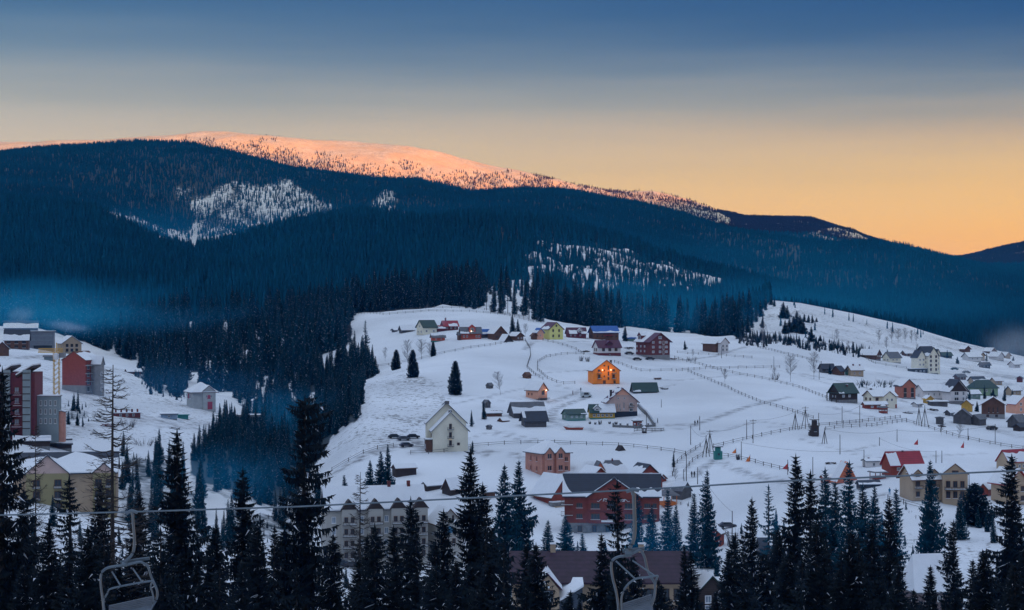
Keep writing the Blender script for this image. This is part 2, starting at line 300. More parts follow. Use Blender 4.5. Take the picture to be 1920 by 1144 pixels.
# ---------------------------------------------------------------- ground sheet
def ground_material():
    m, nt, b = nodes('snowfield'); N = nt.nodes; Lk = nt.links
    b.inputs['Roughness'].default_value = .75
    ge = N.new('ShaderNodeNewGeometry'); at_ = N.new('ShaderNodeAttribute'); at_.attribute_name = 'wood'
    ty = N.new('ShaderNodeAttribute'); ty.attribute_name = 'tuft'
    n1 = N.new('ShaderNodeTexNoise'); n1.inputs['Scale'].default_value = .02; n1.inputs['Detail'].default_value = 6; Lk.new(ge.outputs['Position'], n1.inputs['Vector'])
    r1 = N.new('ShaderNodeMapRange'); r1.inputs[1].default_value = .3; r1.inputs[2].default_value = .7; r1.inputs[3].default_value = .80; r1.inputs[4].default_value = 1.06; Lk.new(n1.outputs['Fac'], r1.inputs[0])
    hs = N.new('ShaderNodeHueSaturation'); hs.inputs['Color'].default_value = (.80, .825, .85, 1); Lk.new(r1.outputs[0], hs.inputs['Value'])
    # dry grass and twigs poking through
    n2 = N.new('ShaderNodeTexNoise'); n2.inputs['Scale'].default_value = .55; n2.inputs['Detail'].default_value = 6; n2.inputs['Roughness'].default_value = .7; Lk.new(ge.outputs['Position'], n2.inputs['Vector'])
    n3 = N.new('ShaderNodeTexNoise'); n3.inputs['Scale'].default_value = .05; n3.inputs['Detail'].default_value = 3; Lk.new(ge.outputs['Position'], n3.inputs['Vector'])
    a1 = N.new('ShaderNodeMath'); a1.operation = 'MULTIPLY_ADD'; Lk.new(n3.outputs['Fac'], a1.inputs[0]); a1.inputs[1].default_value = .35; Lk.new(n2.outputs['Fac'], a1.inputs[2])
    a2 = N.new('ShaderNodeMath'); a2.operation = 'MULTIPLY_ADD'; Lk.new(ty.outputs['Fac'], a2.inputs[0]); a2.inputs[1].default_value = .21; Lk.new(a1.outputs[0], a2.inputs[2])
    r2 = N.new('ShaderNodeMapRange'); r2.inputs[1].default_value = .86; r2.inputs[2].default_value = .95; r2.inputs[4].default_value = .75; Lk.new(a2.outputs[0], r2.inputs[0])
    mx = N.new('ShaderNodeMixRGB'); Lk.new(r2.outputs[0], mx.inputs[0]); Lk.new(hs.outputs[0], mx.inputs[1]); mx.inputs[2].default_value = (.10, .09, .08, 1)
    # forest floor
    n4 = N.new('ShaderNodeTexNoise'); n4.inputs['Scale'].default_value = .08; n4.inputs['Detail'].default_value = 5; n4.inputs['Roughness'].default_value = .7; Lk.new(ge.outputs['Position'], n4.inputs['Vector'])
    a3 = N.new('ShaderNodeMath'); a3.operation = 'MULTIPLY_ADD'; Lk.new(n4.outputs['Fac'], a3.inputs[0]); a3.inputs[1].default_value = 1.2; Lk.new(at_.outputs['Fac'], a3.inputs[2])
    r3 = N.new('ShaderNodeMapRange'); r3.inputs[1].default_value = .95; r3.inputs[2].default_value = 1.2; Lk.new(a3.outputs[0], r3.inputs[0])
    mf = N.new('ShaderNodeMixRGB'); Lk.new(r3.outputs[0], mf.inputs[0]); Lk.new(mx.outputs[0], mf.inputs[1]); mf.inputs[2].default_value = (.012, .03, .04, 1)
    # beaten tracks and bare earth
    tr = N.new('ShaderNodeAttribute'); tr.attribute_name = 'track'
    n5 = N.new('ShaderNodeTexNoise'); n5.inputs['Scale'].default_value = .35; n5.inputs['Detail'].default_value = 5; Lk.new(ge.outputs['Position'], n5.inputs['Vector'])
    r5 = N.new('ShaderNodeMapRange'); r5.inputs[1].default_value = .35; r5.inputs[2].default_value = .65; Lk.new(n5.outputs['Fac'], r5.inputs[0])
    m5 = N.new('ShaderNodeMath'); m5.operation = 'MULTIPLY'; Lk.new(tr.outputs['Fac'], m5.inputs[0]); Lk.new(r5.outputs[0], m5.inputs[1])
    mt = N.new('ShaderNodeMixRGB'); Lk.new(m5.outputs[0], mt.inputs[0]); Lk.new(mf.outputs[0], mt.inputs[1]); mt.inputs[2].default_value = (.17, .165, .17, 1)
    al = N.new('ShaderNodeAttribute'); al.attribute_name = 'summit_glow'
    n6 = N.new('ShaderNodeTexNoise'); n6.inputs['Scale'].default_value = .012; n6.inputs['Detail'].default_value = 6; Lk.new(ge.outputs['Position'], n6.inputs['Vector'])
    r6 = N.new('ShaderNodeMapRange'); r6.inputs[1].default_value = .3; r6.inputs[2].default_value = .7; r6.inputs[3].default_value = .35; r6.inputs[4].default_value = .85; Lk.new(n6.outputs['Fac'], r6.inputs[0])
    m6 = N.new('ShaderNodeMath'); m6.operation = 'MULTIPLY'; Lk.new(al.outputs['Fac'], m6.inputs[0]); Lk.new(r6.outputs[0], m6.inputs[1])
    ma = N.new('ShaderNodeMixRGB'); Lk.new(m6.outputs[0], ma.inputs[0]); Lk.new(mt.outputs[0], ma.inputs[1]); ma.inputs[2].default_value = (.62, .46, .30, 1)  # warm sunset glow painted into the summit snow's colour
    Lk.new(ma.outputs[0], b.inputs['Base Color'])
    bp = N.new('ShaderNodeBump'); bp.inputs['Strength'].default_value = .35; bp.inputs['Distance'].default_value = 1.0; Lk.new(n2.outputs['Fac'], bp.inputs['Height']); Lk.new(bp.outputs[0], b.inputs['Normal'])
    return m
tuft = np.zeros_like(GZ)
tuft[inpoly(PG, GPY, [(690, 715), (760, 690), (840, 720), (850, 770), (780, 820), (640, 870), (560, 880), (620, 800), (668, 760)]) & (GD < 900)] = .75
tuft[inpoly(PG, GPY, [(1440, 560), (1900, 665), (1780, 665), (1600, 650), (1400, 640)]) & (GD > 900) & (GD < 1320)] = .7
tuft[inpoly(PG, GPY, [(0, 660), (300, 700), (480, 800), (400, 860), (250, 820), (0, 830)]) & (GD < 900)] = .65
tuft[inpoly(PG, GPY, [(1560, 1000), (1920, 1000), (1920, 1200), (1500, 1200)]) & (GD < 480)] = .6
tuft[inpoly(PG, GPY, [(1740, 680), (1920, 665), (1920, 730), (1800, 720)]) & (GD < 1300)] = .5
tuft[(GD > 5200) & (GD < 7600)] = .8
tuft = blur(tuft, 4)
track = np.zeros_like(GZ)
def path_mask(P, w, v=1.0):
    a = np.zeros(GZ.shape)
    for (x1, y1), (x2, y2) in zip(P[:-1], P[1:]):
        A = at(x1, y1); B = at(x2, y2); dx = B.x - A.x; dy = B.y - A.y; L2 = dx * dx + dy * dy + 1e-6
        t = np.clip(((GX - A.x) * dx + (GD - A.y) * dy) / L2, 0, 1)
        q = np.hypot(GX - A.x - t * dx, GD - A.y - t * dy); a = np.maximum(a, np.clip(1.6 - q / w, 0, 1) * v)
    a[GD > 1320] = 0
    np.maximum(track, a, out=track)
path_mask([(610, 895), (660, 868), (715, 845), (770, 828), (800, 840)], 2.6, 1.0)
path_mask([(40, 672), (110, 668), (180, 690)], 3, .9)
path_mask([(60, 820), (140, 800), (300, 790), (420, 800)], 5, .5)
path_mask([(1450, 800), (1560, 795), (1690, 785)], 2, .35)
path_mask([(1265, 905), (1300, 850), (1340, 835)], 3, .35)
path_mask([(1800, 690), (1860, 700), (1919, 712)], 7, .7)
path_mask([(1770, 700), (1850, 712), (1919, 730)], 4, .6)
path_mask([(1640, 770), (1760, 775), (1850, 800), (1919, 820)], 3, .5)
for P in ([(1090, 735), (1060, 745), (1030, 755), (900, 745)], [(1100, 745), (1040, 765), (1030, 790), (1060, 800), (1180, 815), (1300, 800)], [(1305, 797), (1380, 770), (1480, 745)], [(1300, 893), (1330, 870), (1345, 862)], [(1230, 800), (1290, 795), (1303, 797)], [(1400, 650), (1340, 668), (1260, 676), (1180, 672)],
          [(985, 655), (1000, 640), (1060, 641), (1100, 640)], [(1555, 762), (1600, 775), (1650, 785)], [(1650, 700), (1700, 712), (1770, 712)], [(1345, 865), (1450, 900), (1600, 930), (1668, 930)], [(880, 845), (960, 850), (1000, 870)], [(300, 800), (420, 812), (470, 800)], [(60, 700), (110, 720), (200, 760), (330, 800)], [(1500, 700), (1600, 720), (1700, 755)]):
    path_mask(P, 1.5, .8)
for k in range(16):   # ski and walking tracks wandering over the fields
    x0 = random.uniform(720, 1700); y0 = random.uniform(700, 880); dx = random.uniform(60, 200); P = [(x0 + dx * t, y0 + random.uniform(-8, 8) + 14 * math.sin(k + t * 2)) for t in (0, .5, 1, 1.5)]
    try: path_mask([q for q in P if q[0] < 1915], .9, .6)
    except ValueError: pass
path_mask([(1000, 640), (1100, 645), (1190, 675)], 2, .3)
V = np.stack([GX, GD, GZ], -1).reshape(-1, 3)
idx = np.arange(NR * NC).reshape(NR, NC)
Q = np.stack([idx[:-1, :-1], idx[:-1, 1:], idx[1:, 1:], idx[1:, :-1]], -1).reshape(-1, 4)
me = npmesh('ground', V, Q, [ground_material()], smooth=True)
for nm, arr in (('wood', cover * np.interp(GD, [1000, 1250, 5000, 5300], [.62, 1, 1, .45]) * np.where((GD > 5200) & (PG > 1345), 2.2, 1)), ('tuft', tuft), ('track', track), ('summit_glow', np.interp(GD, [5200, 6000], [0, 1]))):
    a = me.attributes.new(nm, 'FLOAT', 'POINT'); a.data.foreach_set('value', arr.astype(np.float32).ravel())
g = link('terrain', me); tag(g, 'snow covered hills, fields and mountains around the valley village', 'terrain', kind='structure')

# the long ridge in the west, outside the frame, that the sun is setting behind
SUN_EL = R(3.0); SUND = Vector((.5, -.866, 0)).normalized()
def west_ridge():
    c = Vector((0, 6000, 0)) + SUND * 8000; t = Vector((.866, .5, 0)); V = []; n = 90; k = 14
    for i in range(n):
        s = -8200 + 12200 * i / (n - 1)
        s0 = s; fall = min(1, (s + 8200) / 900) * min(1, (4000 - s) / 900)
        H = (RIDGE_H + 150 * max(0, min(1, (-600 - s) / 700)) + 14 * noise.noise(Vector((s / 700, 0, 4)))) * fall + 60 * (fall - 1)
        for j in range(k):
            u = -1 + 2 * j / (k - 1); z = -60 + (H + 60) * (1 - abs(u)) ** 1.1
            p = c + t * s + SUND * (u * 1500)
            V.append((p.x, p.y, z + 12 * noise.noise(Vector((p.x / 300, p.y / 300, 1))) * (1 - abs(u))))
    idx = np.arange(n * k).reshape(n, k); Q = np.stack([idx[:-1, :-1], idx[:-1, 1:], idx[1:, 1:], idx[1:, :-1]], -1).reshape(-1, 4)
    o = link('mountain_ridge', npmesh('mountain_ridge', V, Q, [mat('far ridge woodland', (.05, .08, .1), 1, .4, .004)], smooth=True))
    tag(o, 'wooded mountain ridge across the valley behind which the sun sets', 'mountain', kind='structure')
RIDGE_H = 888
west_ridge()
# ---------------------------------------------------------------- sky, sun, camera
w = bpy.data.worlds.new('World'); S.world = w; w.use_nodes = True; nt = w.node_tree; N = nt.nodes; Lk = nt.links
bg = N['Background']; tc = N.new('ShaderNodeTexCoord'); sx = N.new('ShaderNodeSeparateXYZ'); Lk.new(tc.outputs['Generated'], sx.inputs[0])
def math_(op, a, b=None, c=None):
    n = N.new('ShaderNodeMath'); n.operation = op
    for k, v in enumerate((a, b, c)):
        if v is None: continue
        if isinstance(v, (int, float)): n.inputs[k].default_value = v
        else: Lk.new(v, n.inputs[k])
    return n.outputs[0]
def s2l(c): return tuple(((v / 255) / 12.92 if v <= 10 else ((v / 255 + .055) / 1.055) ** 2.4) for v in c)
def ramp(fac, stops):
    r = N.new('ShaderNodeValToRGB'); r.color_ramp.interpolation = 'B_SPLINE'
    while len(r.color_ramp.elements) < len(stops): r.color_ramp.elements.new(.5)
    for e, (p, c) in zip(r.color_ramp.elements, stops): e.position = p; e.color = (*c, 1)
    Lk.new(fac, r.inputs[0]); return r.outputs[0]
# elevation in radians/0.4, azimuth factor 0 = frame's left, 1 = frame's right
nzx = N.new('ShaderNodeTexNoise'); nzx.inputs['Scale'].default_value = 1.0; nzx.inputs['Detail'].default_value = 5
mp = N.new('ShaderNodeMapping'); mp.inputs['Scale'].default_value = (3.2, 2, 38); mp.inputs['Rotation'].default_value = (0, R(-3), 0); Lk.new(tc.outputs['Generated'], mp.inputs[0]); Lk.new(mp.outputs[0], nzx.inputs['Vector'])
wob = math_('MULTIPLY_ADD', nzx.outputs['Fac'], .028, -.014)
el = math_('ADD', sx.outputs[2], wob)
az = math_('DIVIDE', sx.outputs[0], math_('MAXIMUM', sx.outputs[1], .05))
azf = math_('MINIMUM', math_('MAXIMUM', math_('MULTIPLY_ADD', az, 1.8, .5), 0), 1)
e = math_('MULTIPLY', el, 1 / .4)
# z -> px row: z=.0 572, .03 470, .06 368, .09 266, .12 164, .165 8
LSKY = [(0, (228, 190, 150)), (.075, (221, 190, 158)), (.21, (196, 180, 165)), (.25, (180, 174, 167)), (.30, (150, 157, 163)), (.34, (118, 139, 160)), (.38, (84, 118, 152)), (.42, (66, 105, 146)), (.6, (62, 104, 165)), (1, (64, 112, 190))]
RSKY = [(0, (244, 178, 122)), (.075, (243, 180, 120)), (.14, (240, 190, 132)), (.19, (218, 182, 142)), (.235, (190, 166, 148)), (.28, (142, 147, 153)), (.32, (92, 115, 144)), (.37, (48, 88, 136)), (.42, (38, 80, 132)), (.6, (62, 104, 165)), (1, (64, 112, 190))]
def through(p, c):
    L = min(12750, 900 / max(p * .4, .01)); out = []
    for q, ex, al, am in zip(s2l(c), (.01, .31, 1.), (.008, .11, .32), (.5, .33, .42)):
        T = math.exp(-9.5e-5 * ex * L); out.append(max(.004, (q - al / ex * (1 - T) * am) / T))
    return tuple(out)
cl = ramp(e, [(p, through(p, c)) for p, c in LSKY]); cr = ramp(e, [(p, through(p, c)) for p, c in RSKY])
mx = N.new('ShaderNodeMixRGB'); Lk.new(azf, mx.inputs[0]); Lk.new(cl, mx.inputs[1]); Lk.new(cr, mx.inputs[2])
# the bright blue twilight high overhead, above the frame, lights the snow
hi = N.new('ShaderNodeMapRange'); hi.interpolation_type = 'SMOOTHSTEP'; Lk.new(sx.outputs[2], hi.inputs[0]); hi.inputs[1].default_value = .2; hi.inputs[2].default_value = .75
HIC = (.58, .735, 1.07)
mh = N.new('ShaderNodeMixRGB'); Lk.new(hi.outputs[0], mh.inputs[0]); Lk.new(mx.outputs[0], mh.inputs[1]); mh.inputs[2].default_value = (*HIC, 1)
sky = N.new('ShaderNodeTexSky'); sky.sky_type = 'NISHITA'; sky.sun_disc = False; sky.sun_elevation = SUN_EL
sky.sun_rotation = math.atan2(SUND.x, SUND.y)
ad = N.new('ShaderNodeMixRGB'); ad.blend_type = 'ADD'; ad.inputs[0].default_value = .004; Lk.new(mh.outputs[0], ad.inputs[1]); Lk.new(sky.outputs[0], ad.inputs[2])
Lk.new(ad.outputs[0], bg.inputs[0]); bg.inputs[1].default_value = .5
sun = bpy.data.lights.new('sun', 'SUN'); sun.energy = 4.6; sun.angle = R(.5); sun.color = (1, .43, .03)
so = bpy.data.objects.new('sun', sun); COL.objects.link(so)
sd = Vector((SUND.x * math.cos(SUN_EL), SUND.y * math.cos(SUN_EL), math.sin(SUN_EL))); so.rotation_euler = sd.to_track_quat('Z', 'Y').to_euler(); so.location = (0, 0, 900)
cam = bpy.data.cameras.new('camera'); cam.sensor_width = 36; cam.lens = F / 1920 * 36; cam.clip_end = 30000; cam.clip_start = .5
co = bpy.data.objects.new('camera', cam); COL.objects.link(co); co.rotation_euler = (R(90), 0, 0); S.camera = co
S.view_settings.view_transform = 'Standard'; S.view_settings.look = 'None'; S.view_settings.exposure = 1; S.view_settings.gamma = 1
S.cycles.use_denoising = True
S.cycles.volume_bounces = 1; S.cycles.max_bounces = 6; S.cycles.diffuse_bounces = 3; S.cycles.transparent_max_bounces = 12
# ---------------------------------------------------------------- haze
def haze():
    m = bpy.data.materials.new('valley haze'); m.use_nodes = True; n = m.node_tree; n.nodes.remove(n.nodes['Principled BSDF'])
    v = n.nodes.new('ShaderNodeVolumePrincipled'); v.inputs['Density'].default_value = HAZE; v.inputs['Color'].default_value = HAZEC
    v.inputs['Absorption Color'].default_value = (1, .6, 0, 1)
    n.links.new(v.outputs[0], n.nodes['Material Output'].inputs['Volume'])
    mb = MB(); zmin = float(min(GZ.min(), -75)) - 2
    mb.box((500, 3500, (900 + zmin) / 2), (26000, 18500, 900 - zmin), m)
    tag(mb.build('haze'), 'thin blue evening haze over the whole valley', 'haze', kind='stuff')
HAZE = 9.5e-5; HAZEC = (.008, .11, .32, 1)
haze()

# ---------------------------------------------------------------- wood smoke hanging in the valley
def smoke(name, label, px, py, d, rx, rz, ry, col, dens, abso=(1, 1, .9), nscale=2.2, thr=.38, tilt=0):
    """soft bank of smoke: px/py centre, half width rx and half height rz in photo pixels, half depth ry in metres"""
    m = bpy.data.materials.new(name); m.use_nodes = True; n = m.node_tree; n.nodes.remove(n.nodes['Principled BSDF']); N = n.nodes; Lk = n.links
    v = N.new('ShaderNodeVolumePrincipled'); v.inputs['Color'].default_value = (*col, 1); v.inputs['Absorption Color'].default_value = (*abso, 1)
    tc = N.new('ShaderNodeTexCoord'); le = N.new('ShaderNodeVectorMath'); le.operation = 'LENGTH'; Lk.new(tc.outputs['Object'], le.inputs[0])
    nz = N.new('ShaderNodeTexNoise'); nz.inputs['Scale'].default_value = nscale; nz.inputs['Detail'].default_value = 3; Lk.new(tc.outputs['Object'], nz.inputs['Vector'])
    a = N.new('ShaderNodeMath'); a.operation = 'MULTIPLY_ADD'; Lk.new(nz.outputs['Fac'], a.inputs[0]); a.inputs[1].default_value = -1.1 if nscale else 0; a.inputs[2].default_value = 1.0 + .45
    b = N.new('ShaderNodeMath'); b.operation = 'SUBTRACT'; Lk.new(a.outputs[0], b.inputs[0]); Lk.new(le.outputs['Value'], b.inputs[1])
    r = N.new('ShaderNodeMapRange'); r.interpolation_type = 'SMOOTHSTEP'; r.inputs[1].default_value = 0; r.inputs[2].default_value = .9; r.inputs[4].default_value = dens; Lk.new(b.outputs[0], r.inputs[0])
    e = N.new('ShaderNodeMapRange'); e.inputs[1].default_value = 1; e.inputs[2].default_value = .45; Lk.new(le.outputs['Value'], e.inputs[0])
    q = N.new('ShaderNodeMath'); q.operation = 'MULTIPLY'; Lk.new(r.outputs[0], q.inputs[0]); Lk.new(e.outputs[0], q.inputs[1])
    Lk.new(q.outputs[0], v.inputs['Density']); Lk.new(v.outputs[0], N['Material Output'].inputs['Volume'])
    V = []; Fa = []; nu, nv = 16, 9
    for j in range(nv + 1):
        for i in range(nu): t = math.pi * j / nv; p = 6.28319 * i / nu; V.append((math.sin(t) * math.cos(p) * 1.03, math.sin(t) * math.sin(p) * 1.03, math.cos(t) * 1.03))
    for j in range(nv):
        for i in range(nu): Fa.append((j * nu + i, (j + 1) * nu + i, (j + 1) * nu + (i + 1) % nu, j * nu + (i + 1) % nu))
    me = bpy.data.meshes.new(name); me.from_pydata(V, [], Fa); me.materials.append(m)
    o = link(name, me, None, ((px - CX) / F * d, d, (CY - py) / F * d), (0, R(tilt), 0), (rx * d / F, ry, rz * d / F)); tag(o, label, 'smoke', kind='stuff'); return o
BL = (.01, .20, .40)
smoke('smoke', 'blue smoke bank lying against the dark slope at the far left', 95, 580, 1010, 380, 85, 110, BL, .015)
smoke('smoke', 'blue smoke filling the ravine below the forest edge', 545, 800, 690, 230, 95, 80, BL, .02)
smoke('smoke', 'teal haze at the forest foot behind the hamlet', 1180, 585, 1220, 470, 85, 170, BL, .012)
smoke('smoke', 'teal haze in front of the wooded slope right of centre', 1600, 565, 1750, 620, 95, 200, BL, .0045)
smoke('smoke', 'grey smoke drifting up at the right edge', 1900, 650, 1150, 75, 62, 60, (.35, .40, .45), .016, (.6, .6, .6), 1.6, tilt=-12)
smoke('smoke', 'brownish smoke trail rising from the far smoky cluster', 1820, 690, 930, 78, 13, 20, (.50, .47, .47), .035, (.7, .6, .5), 1.8, tilt=-28)
smoke('smoke', 'pale chimney smoke curling above the left chalets', 128, 612, 930, 62, 15, 25, (.42, .50, .66), .03, (.7, .7, .8), 1.8, tilt=8)
smoke('smoke', 'small pale smoke plume over the far left roofs', 40, 590, 1010, 36, 26, 25, (.42, .50, .66), .02, (.7, .7, .8), 1.6, tilt=-20)
smoke('smoke', 'thin white smoke column above the crimson roofed house', 832, 592, 935, 14, 30, 8, (.7, .75, .85), .04, (.8, .8, .9), 1.5, tilt=8)
smoke('smoke', 'blue smoke among the spruces at the lower right', 1580, 980, 345, 240, 120, 32, BL, .022)
smoke('smoke', 'blue smoke between the spruces at the lower middle', 1180, 1010, 330, 240, 90, 20, BL, .016)
smoke('smoke', 'blue smoke behind the lower left spruces', 420, 900, 480, 230, 90, 60, BL, .013)
smoke('haze_bank', 'faint blue haze lying between the near ridge and the mountain', 500, 440, 3000, 1100, 92, 260, BL, .0027, abso=(.15, .15, .2), nscale=1.2)
smoke('haze_bank', 'faint blue haze in front of the centre ridge', 1150, 560, 1500, 800, 90, 160, BL, .0022, nscale=1.2)
smoke('haze_bank', 'faint blue haze behind the centre ridge on the right', 1500, 490, 2650, 950, 85, 200, BL, .0024, nscale=1.2)
smoke('smoke', 'thin grey blue smoke veil over the right hand village', 1790, 690, 850, 260, 55, 110, (.12, .30, .48), .0022, nscale=1.6)
smoke('smoke', 'thin blue smoke veil over the left building plots', 330, 730, 650, 360, 80, 130, (.03, .20, .42), .0030, nscale=1.6)
smoke('smoke', 'wisp of blue smoke climbing the dark forest left of the fields', 330, 600, 900, 300, 40, 60, BL, .0045, nscale=1.8, tilt=-8)
# ---------------------------------------------------------------- trees
def leafmat(name, col, var=.35):
    m, nt, b = nodes(name); N = nt.nodes; Lk = nt.links; b.inputs['Roughness'].default_value = .85
    b.inputs['Specular IOR Level'].default_value = .15
    oi = N.new('ShaderNodeObjectInfo'); ge = N.new('ShaderNodeNewGeometry')
    nz = N.new('ShaderNodeTexNoise'); nz.inputs['Scale'].default_value = .35; nz.inputs['Detail'].default_value = 3; Lk.new(ge.outputs['Position'], nz.inputs['Vector'])
    a = N.new('ShaderNodeMath'); a.operation = 'MULTIPLY_ADD'; Lk.new(oi.outputs['Random'], a.inputs[0]); a.inputs[1].default_value = .45
    n2 = N.new('ShaderNodeTexNoise'); n2.inputs['Scale'].default_value = .007; n2.inputs['Detail'].default_value = 4; Lk.new(ge.outputs['Position'], n2.inputs['Vector'])
    c = N.new('ShaderNodeMath'); c.operation = 'MULTIPLY_ADD'; Lk.new(n2.outputs['Fac'], c.inputs[0]); c.inputs[1].default_value = 1.1; c.inputs[2].default_value = -.55
    c2 = N.new('ShaderNodeMath'); c2.operation = 'ADD'; Lk.new(c.outputs[0], c2.inputs[0]); Lk.new(nz.outputs['Fac'], c2.inputs[1]); Lk.new(c2.outputs[0], a.inputs[2])
    r = N.new('ShaderNodeMapRange'); r.inputs[1].default_value = .3; r.inputs[2].default_value = 1.1; r.inputs[3].default_value = 1 - var; r.inputs[4].default_value = 1 + var; Lk.new(a.outputs[0], r.inputs[0])
    h = N.new('ShaderNodeHueSaturation'); h.inputs['Color'].default_value = (*col, 1); Lk.new(r.outputs[0], h.inputs['Value']); Lk.new(h.outputs[0], b.inputs['Base Color'])
    return m
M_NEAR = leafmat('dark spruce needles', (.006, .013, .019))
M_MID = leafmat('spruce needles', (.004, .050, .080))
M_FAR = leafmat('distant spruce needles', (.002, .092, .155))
M_SUM = leafmat('dwarf pine needles', (.035, .022, .035))
M_BARK = mat('spruce bark', (.045, .038, .036), .95, .4, 2.)
M_TWIG = mat('bare twigs', (.075, .068, .075), .95, .3, 2.)
M_FLECK = mat('snow on branches', (.75, .78, .82), .8, .1, 2.)

def spruce_mesh(name, seed, needle, H=25.0, Rm=3.6, base=.06, step=.42, nb=6, tw=7, snow=.03, ragged=.25, power=.85, top_blob=0., droop=.35, gap=0., irr=.3):
    r = random.Random(seed); Vn = []; Fn = []; Mi = []
    def tri(a, b, c, m):
        n = len(Vn); Vn.extend((a, b, c)); Fn.append((n, n + 1, n + 2)); Mi.append(m)
    z = H * base
    lobes = [(r.uniform(0, 6.28), r.uniform(.1, .9), r.uniform(.5, 1.)) for _ in range(10)]
    while z < H * .985:
        t = z / H
        rad = Rm * (1 - t) ** power * (1 - .35 * max(0, .22 - t) / .22)
        if top_blob and t > .9: rad = max(rad, top_blob * (1 - ((t - .945) / .058) ** 2) if abs(t - .945) < .057 else 0)
        rad = max(rad, .25)
        k = max(3, int(round(nb * (.6 + .4 * (1 - t)))))
        a0 = r.uniform(0, 6.28)
        for i in range(k):
            if r.random() < gap * (0 if t > .8 else 1): continue
            an = a0 + 6.283 * i / k + r.uniform(-.35, .35)
            ln = rad * (1 - ragged * r.random()) * (1 + .12 * math.sin(an * 3 + seed))
            for la, lt, ls in lobes:
                if abs(lt - t) < .08: ln *= 1 + irr * ls * math.cos(an - la)
            dz0 = r.uniform(-.15, .25)
            ca, sa = math.cos(an), math.sin(an)
            dr = droop * (1.15 - t) * ln; lift = .18 * ln * (1 if t > .5 else .6)
            nt_ = max(3, int(tw * (ln / Rm) ** .6 + .5))
            def P(s):
                rr = ln * s
                return (ca * rr, sa * rr, z + dz0 - dr * math.sin(s * 2.2) + lift * s * s * 1.1)
            for q in range(nt_):
                s = (q + .35 + r.uniform(-.3, .3)) / nt_; s = min(max(s, .04), 1)
                p = P(s); w = ln * (.34 * (1 - s) + .13) + .12; w *= r.uniform(.75, 1.25)
                hang = (.30 + .22 * r.random()) * w + .12
                for sg in (-1, 1):
                    fx = .55 * w
                    tip = (p[0] + ca * fx - sa * sg * w * .8, p[1] + sa * fx + ca * sg * w * .8, p[2] - hang * r.uniform(.6, 1.5))
                    q2 = P(min(1, s + .9 / nt_))
                    m = 2 if r.random() < snow else 1
                    tri((p[0], p[1], p[2] + .04), q2, tip, m)
                    if m == 2: continue
                    tip2 = (p[0] + ca * w * .25 - sa * sg * w * .25, p[1] + sa * w * .25 + ca * sg * w * .25, p[2] - hang * r.uniform(1.2, 2.2))
                    tri(p, q2, tip2, 1)
            e = P(1.0); tri(P(.72), (e[0] - sa * .18, e[1] + ca * .18, e[2] - .15), (e[0] + ca * .35, e[1] + sa * .35, e[2] + .1), 1)
        z += step * (1.25 - .5 * t) * r.uniform(.8, 1.25)
    # leader
    for i in range(3):
        a = i * 2.1; tri((math.cos(a) * .16, math.sin(a) * .16, H * .955), (math.cos(a + 2) * .16, math.sin(a + 2) * .16, H * .955), (0, 0, H * 1.01), 1)
    crown = npmesh(name + '_crown', Vn, Fn, [M_BARK, needle, M_FLECK], Mi)
    mb = MB(); lean = [(0, 0, -2.5), (0, 0, H * .3), (r.uniform(-.1, .1), 0, H * .65), (0, 0, H * .97)]
    mb.tube(lean, Rm * .075 + .05, M_BARK, 7, .04)
    for i in range(10):   # dead lower branches
        zz = H * r.uniform(.03, max(.08, base + .05)); a = r.uniform(0, 6.28); l = Rm * r.uniform(.25, .55)
        mb.tube([(0, 0, zz), (math.cos(a) * l, math.sin(a) * l, zz - .3)], .035, M_BARK, 3, .012)
    return crown, mb.mesh(name + '_trunk')

def bare_mesh(name, seed, H=25.0, Rm=4., n=110, z0=.12, up=.55, conifer=True, sub=5, thick=1.):
    """larch or broadleaf tree without leaves: real limbs and twigs"""
    r = random.Random(seed); mb = MB(); tr = MB()
    tr.tube([(0, 0, -2.5), (.1, 0, H * .35), (-.1, .1, H * .7), (0, 0, H)], (.24 if conifer else .2) * thick * H / 25, M_TWIG if not conifer else M_BARK, 7, .03)
    for i in range(n):
        t = z0 + (1 - z0) * (i + r.random()) / n * .98; z = H * t; a = r.uniform(0, 6.28)
        ln = (Rm * (1 - t) ** .75 if conifer else Rm * math.sin(min(1, (t - z0) / (1 - z0) * .95 + .12) * 3.0) ** .7) * r.uniform(.55, 1.1) + .3
        ca, sa = math.cos(a), math.sin(a)
        rise = ln * up * (1 if not conifer else .5)
        def P(s): return (ca * ln * s, sa * ln * s, z + (rise * s * s if conifer else rise * s * 1.2) - (.18 * ln * math.sin(s * 2.5) if conifer else 0))
        pts = [P(s) for s in (0, .35, .7, 1)]; mb.tube(pts, .05 * thick, M_TWIG if not conifer else M_BARK, 4, .012)
        for q in range(sub):
            s = r.uniform(.25, .95); p = P(s); l2 = ln * (1.05 - s) * r.uniform(.4, .8) + .3; a2 = a + r.choice((-1, 1)) * r.uniform(.5, 1.1)
            e = (p[0] + math.cos(a2) * l2, p[1] + math.sin(a2) * l2, p[2] + (r.uniform(-.25, .45) if conifer else r.uniform(.3, 1.1)) * l2)
            mb.tube([p, e], .022 * thick, M_TWIG if not conifer else M_BARK, 3, .008)
            for _ in range(2):
                u = r.uniform(.3, 1); p2 = [p[k] + (e[k] - p[k]) * u for k in range(3)]; l3 = l2 * .4; a3 = a2 + r.uniform(-1.2, 1.2)
                mb.tube([p2, (p2[0] + math.cos(a3) * l3, p2[1] + math.sin(a3) * l3, p2[2] + r.uniform(-.2, .8) * l3)], .014 * thick, M_TWIG if not conifer else M_BARK, 3, .006)
    return mb.mesh(name + '_crown'), tr.mesh(name + '_trunk')

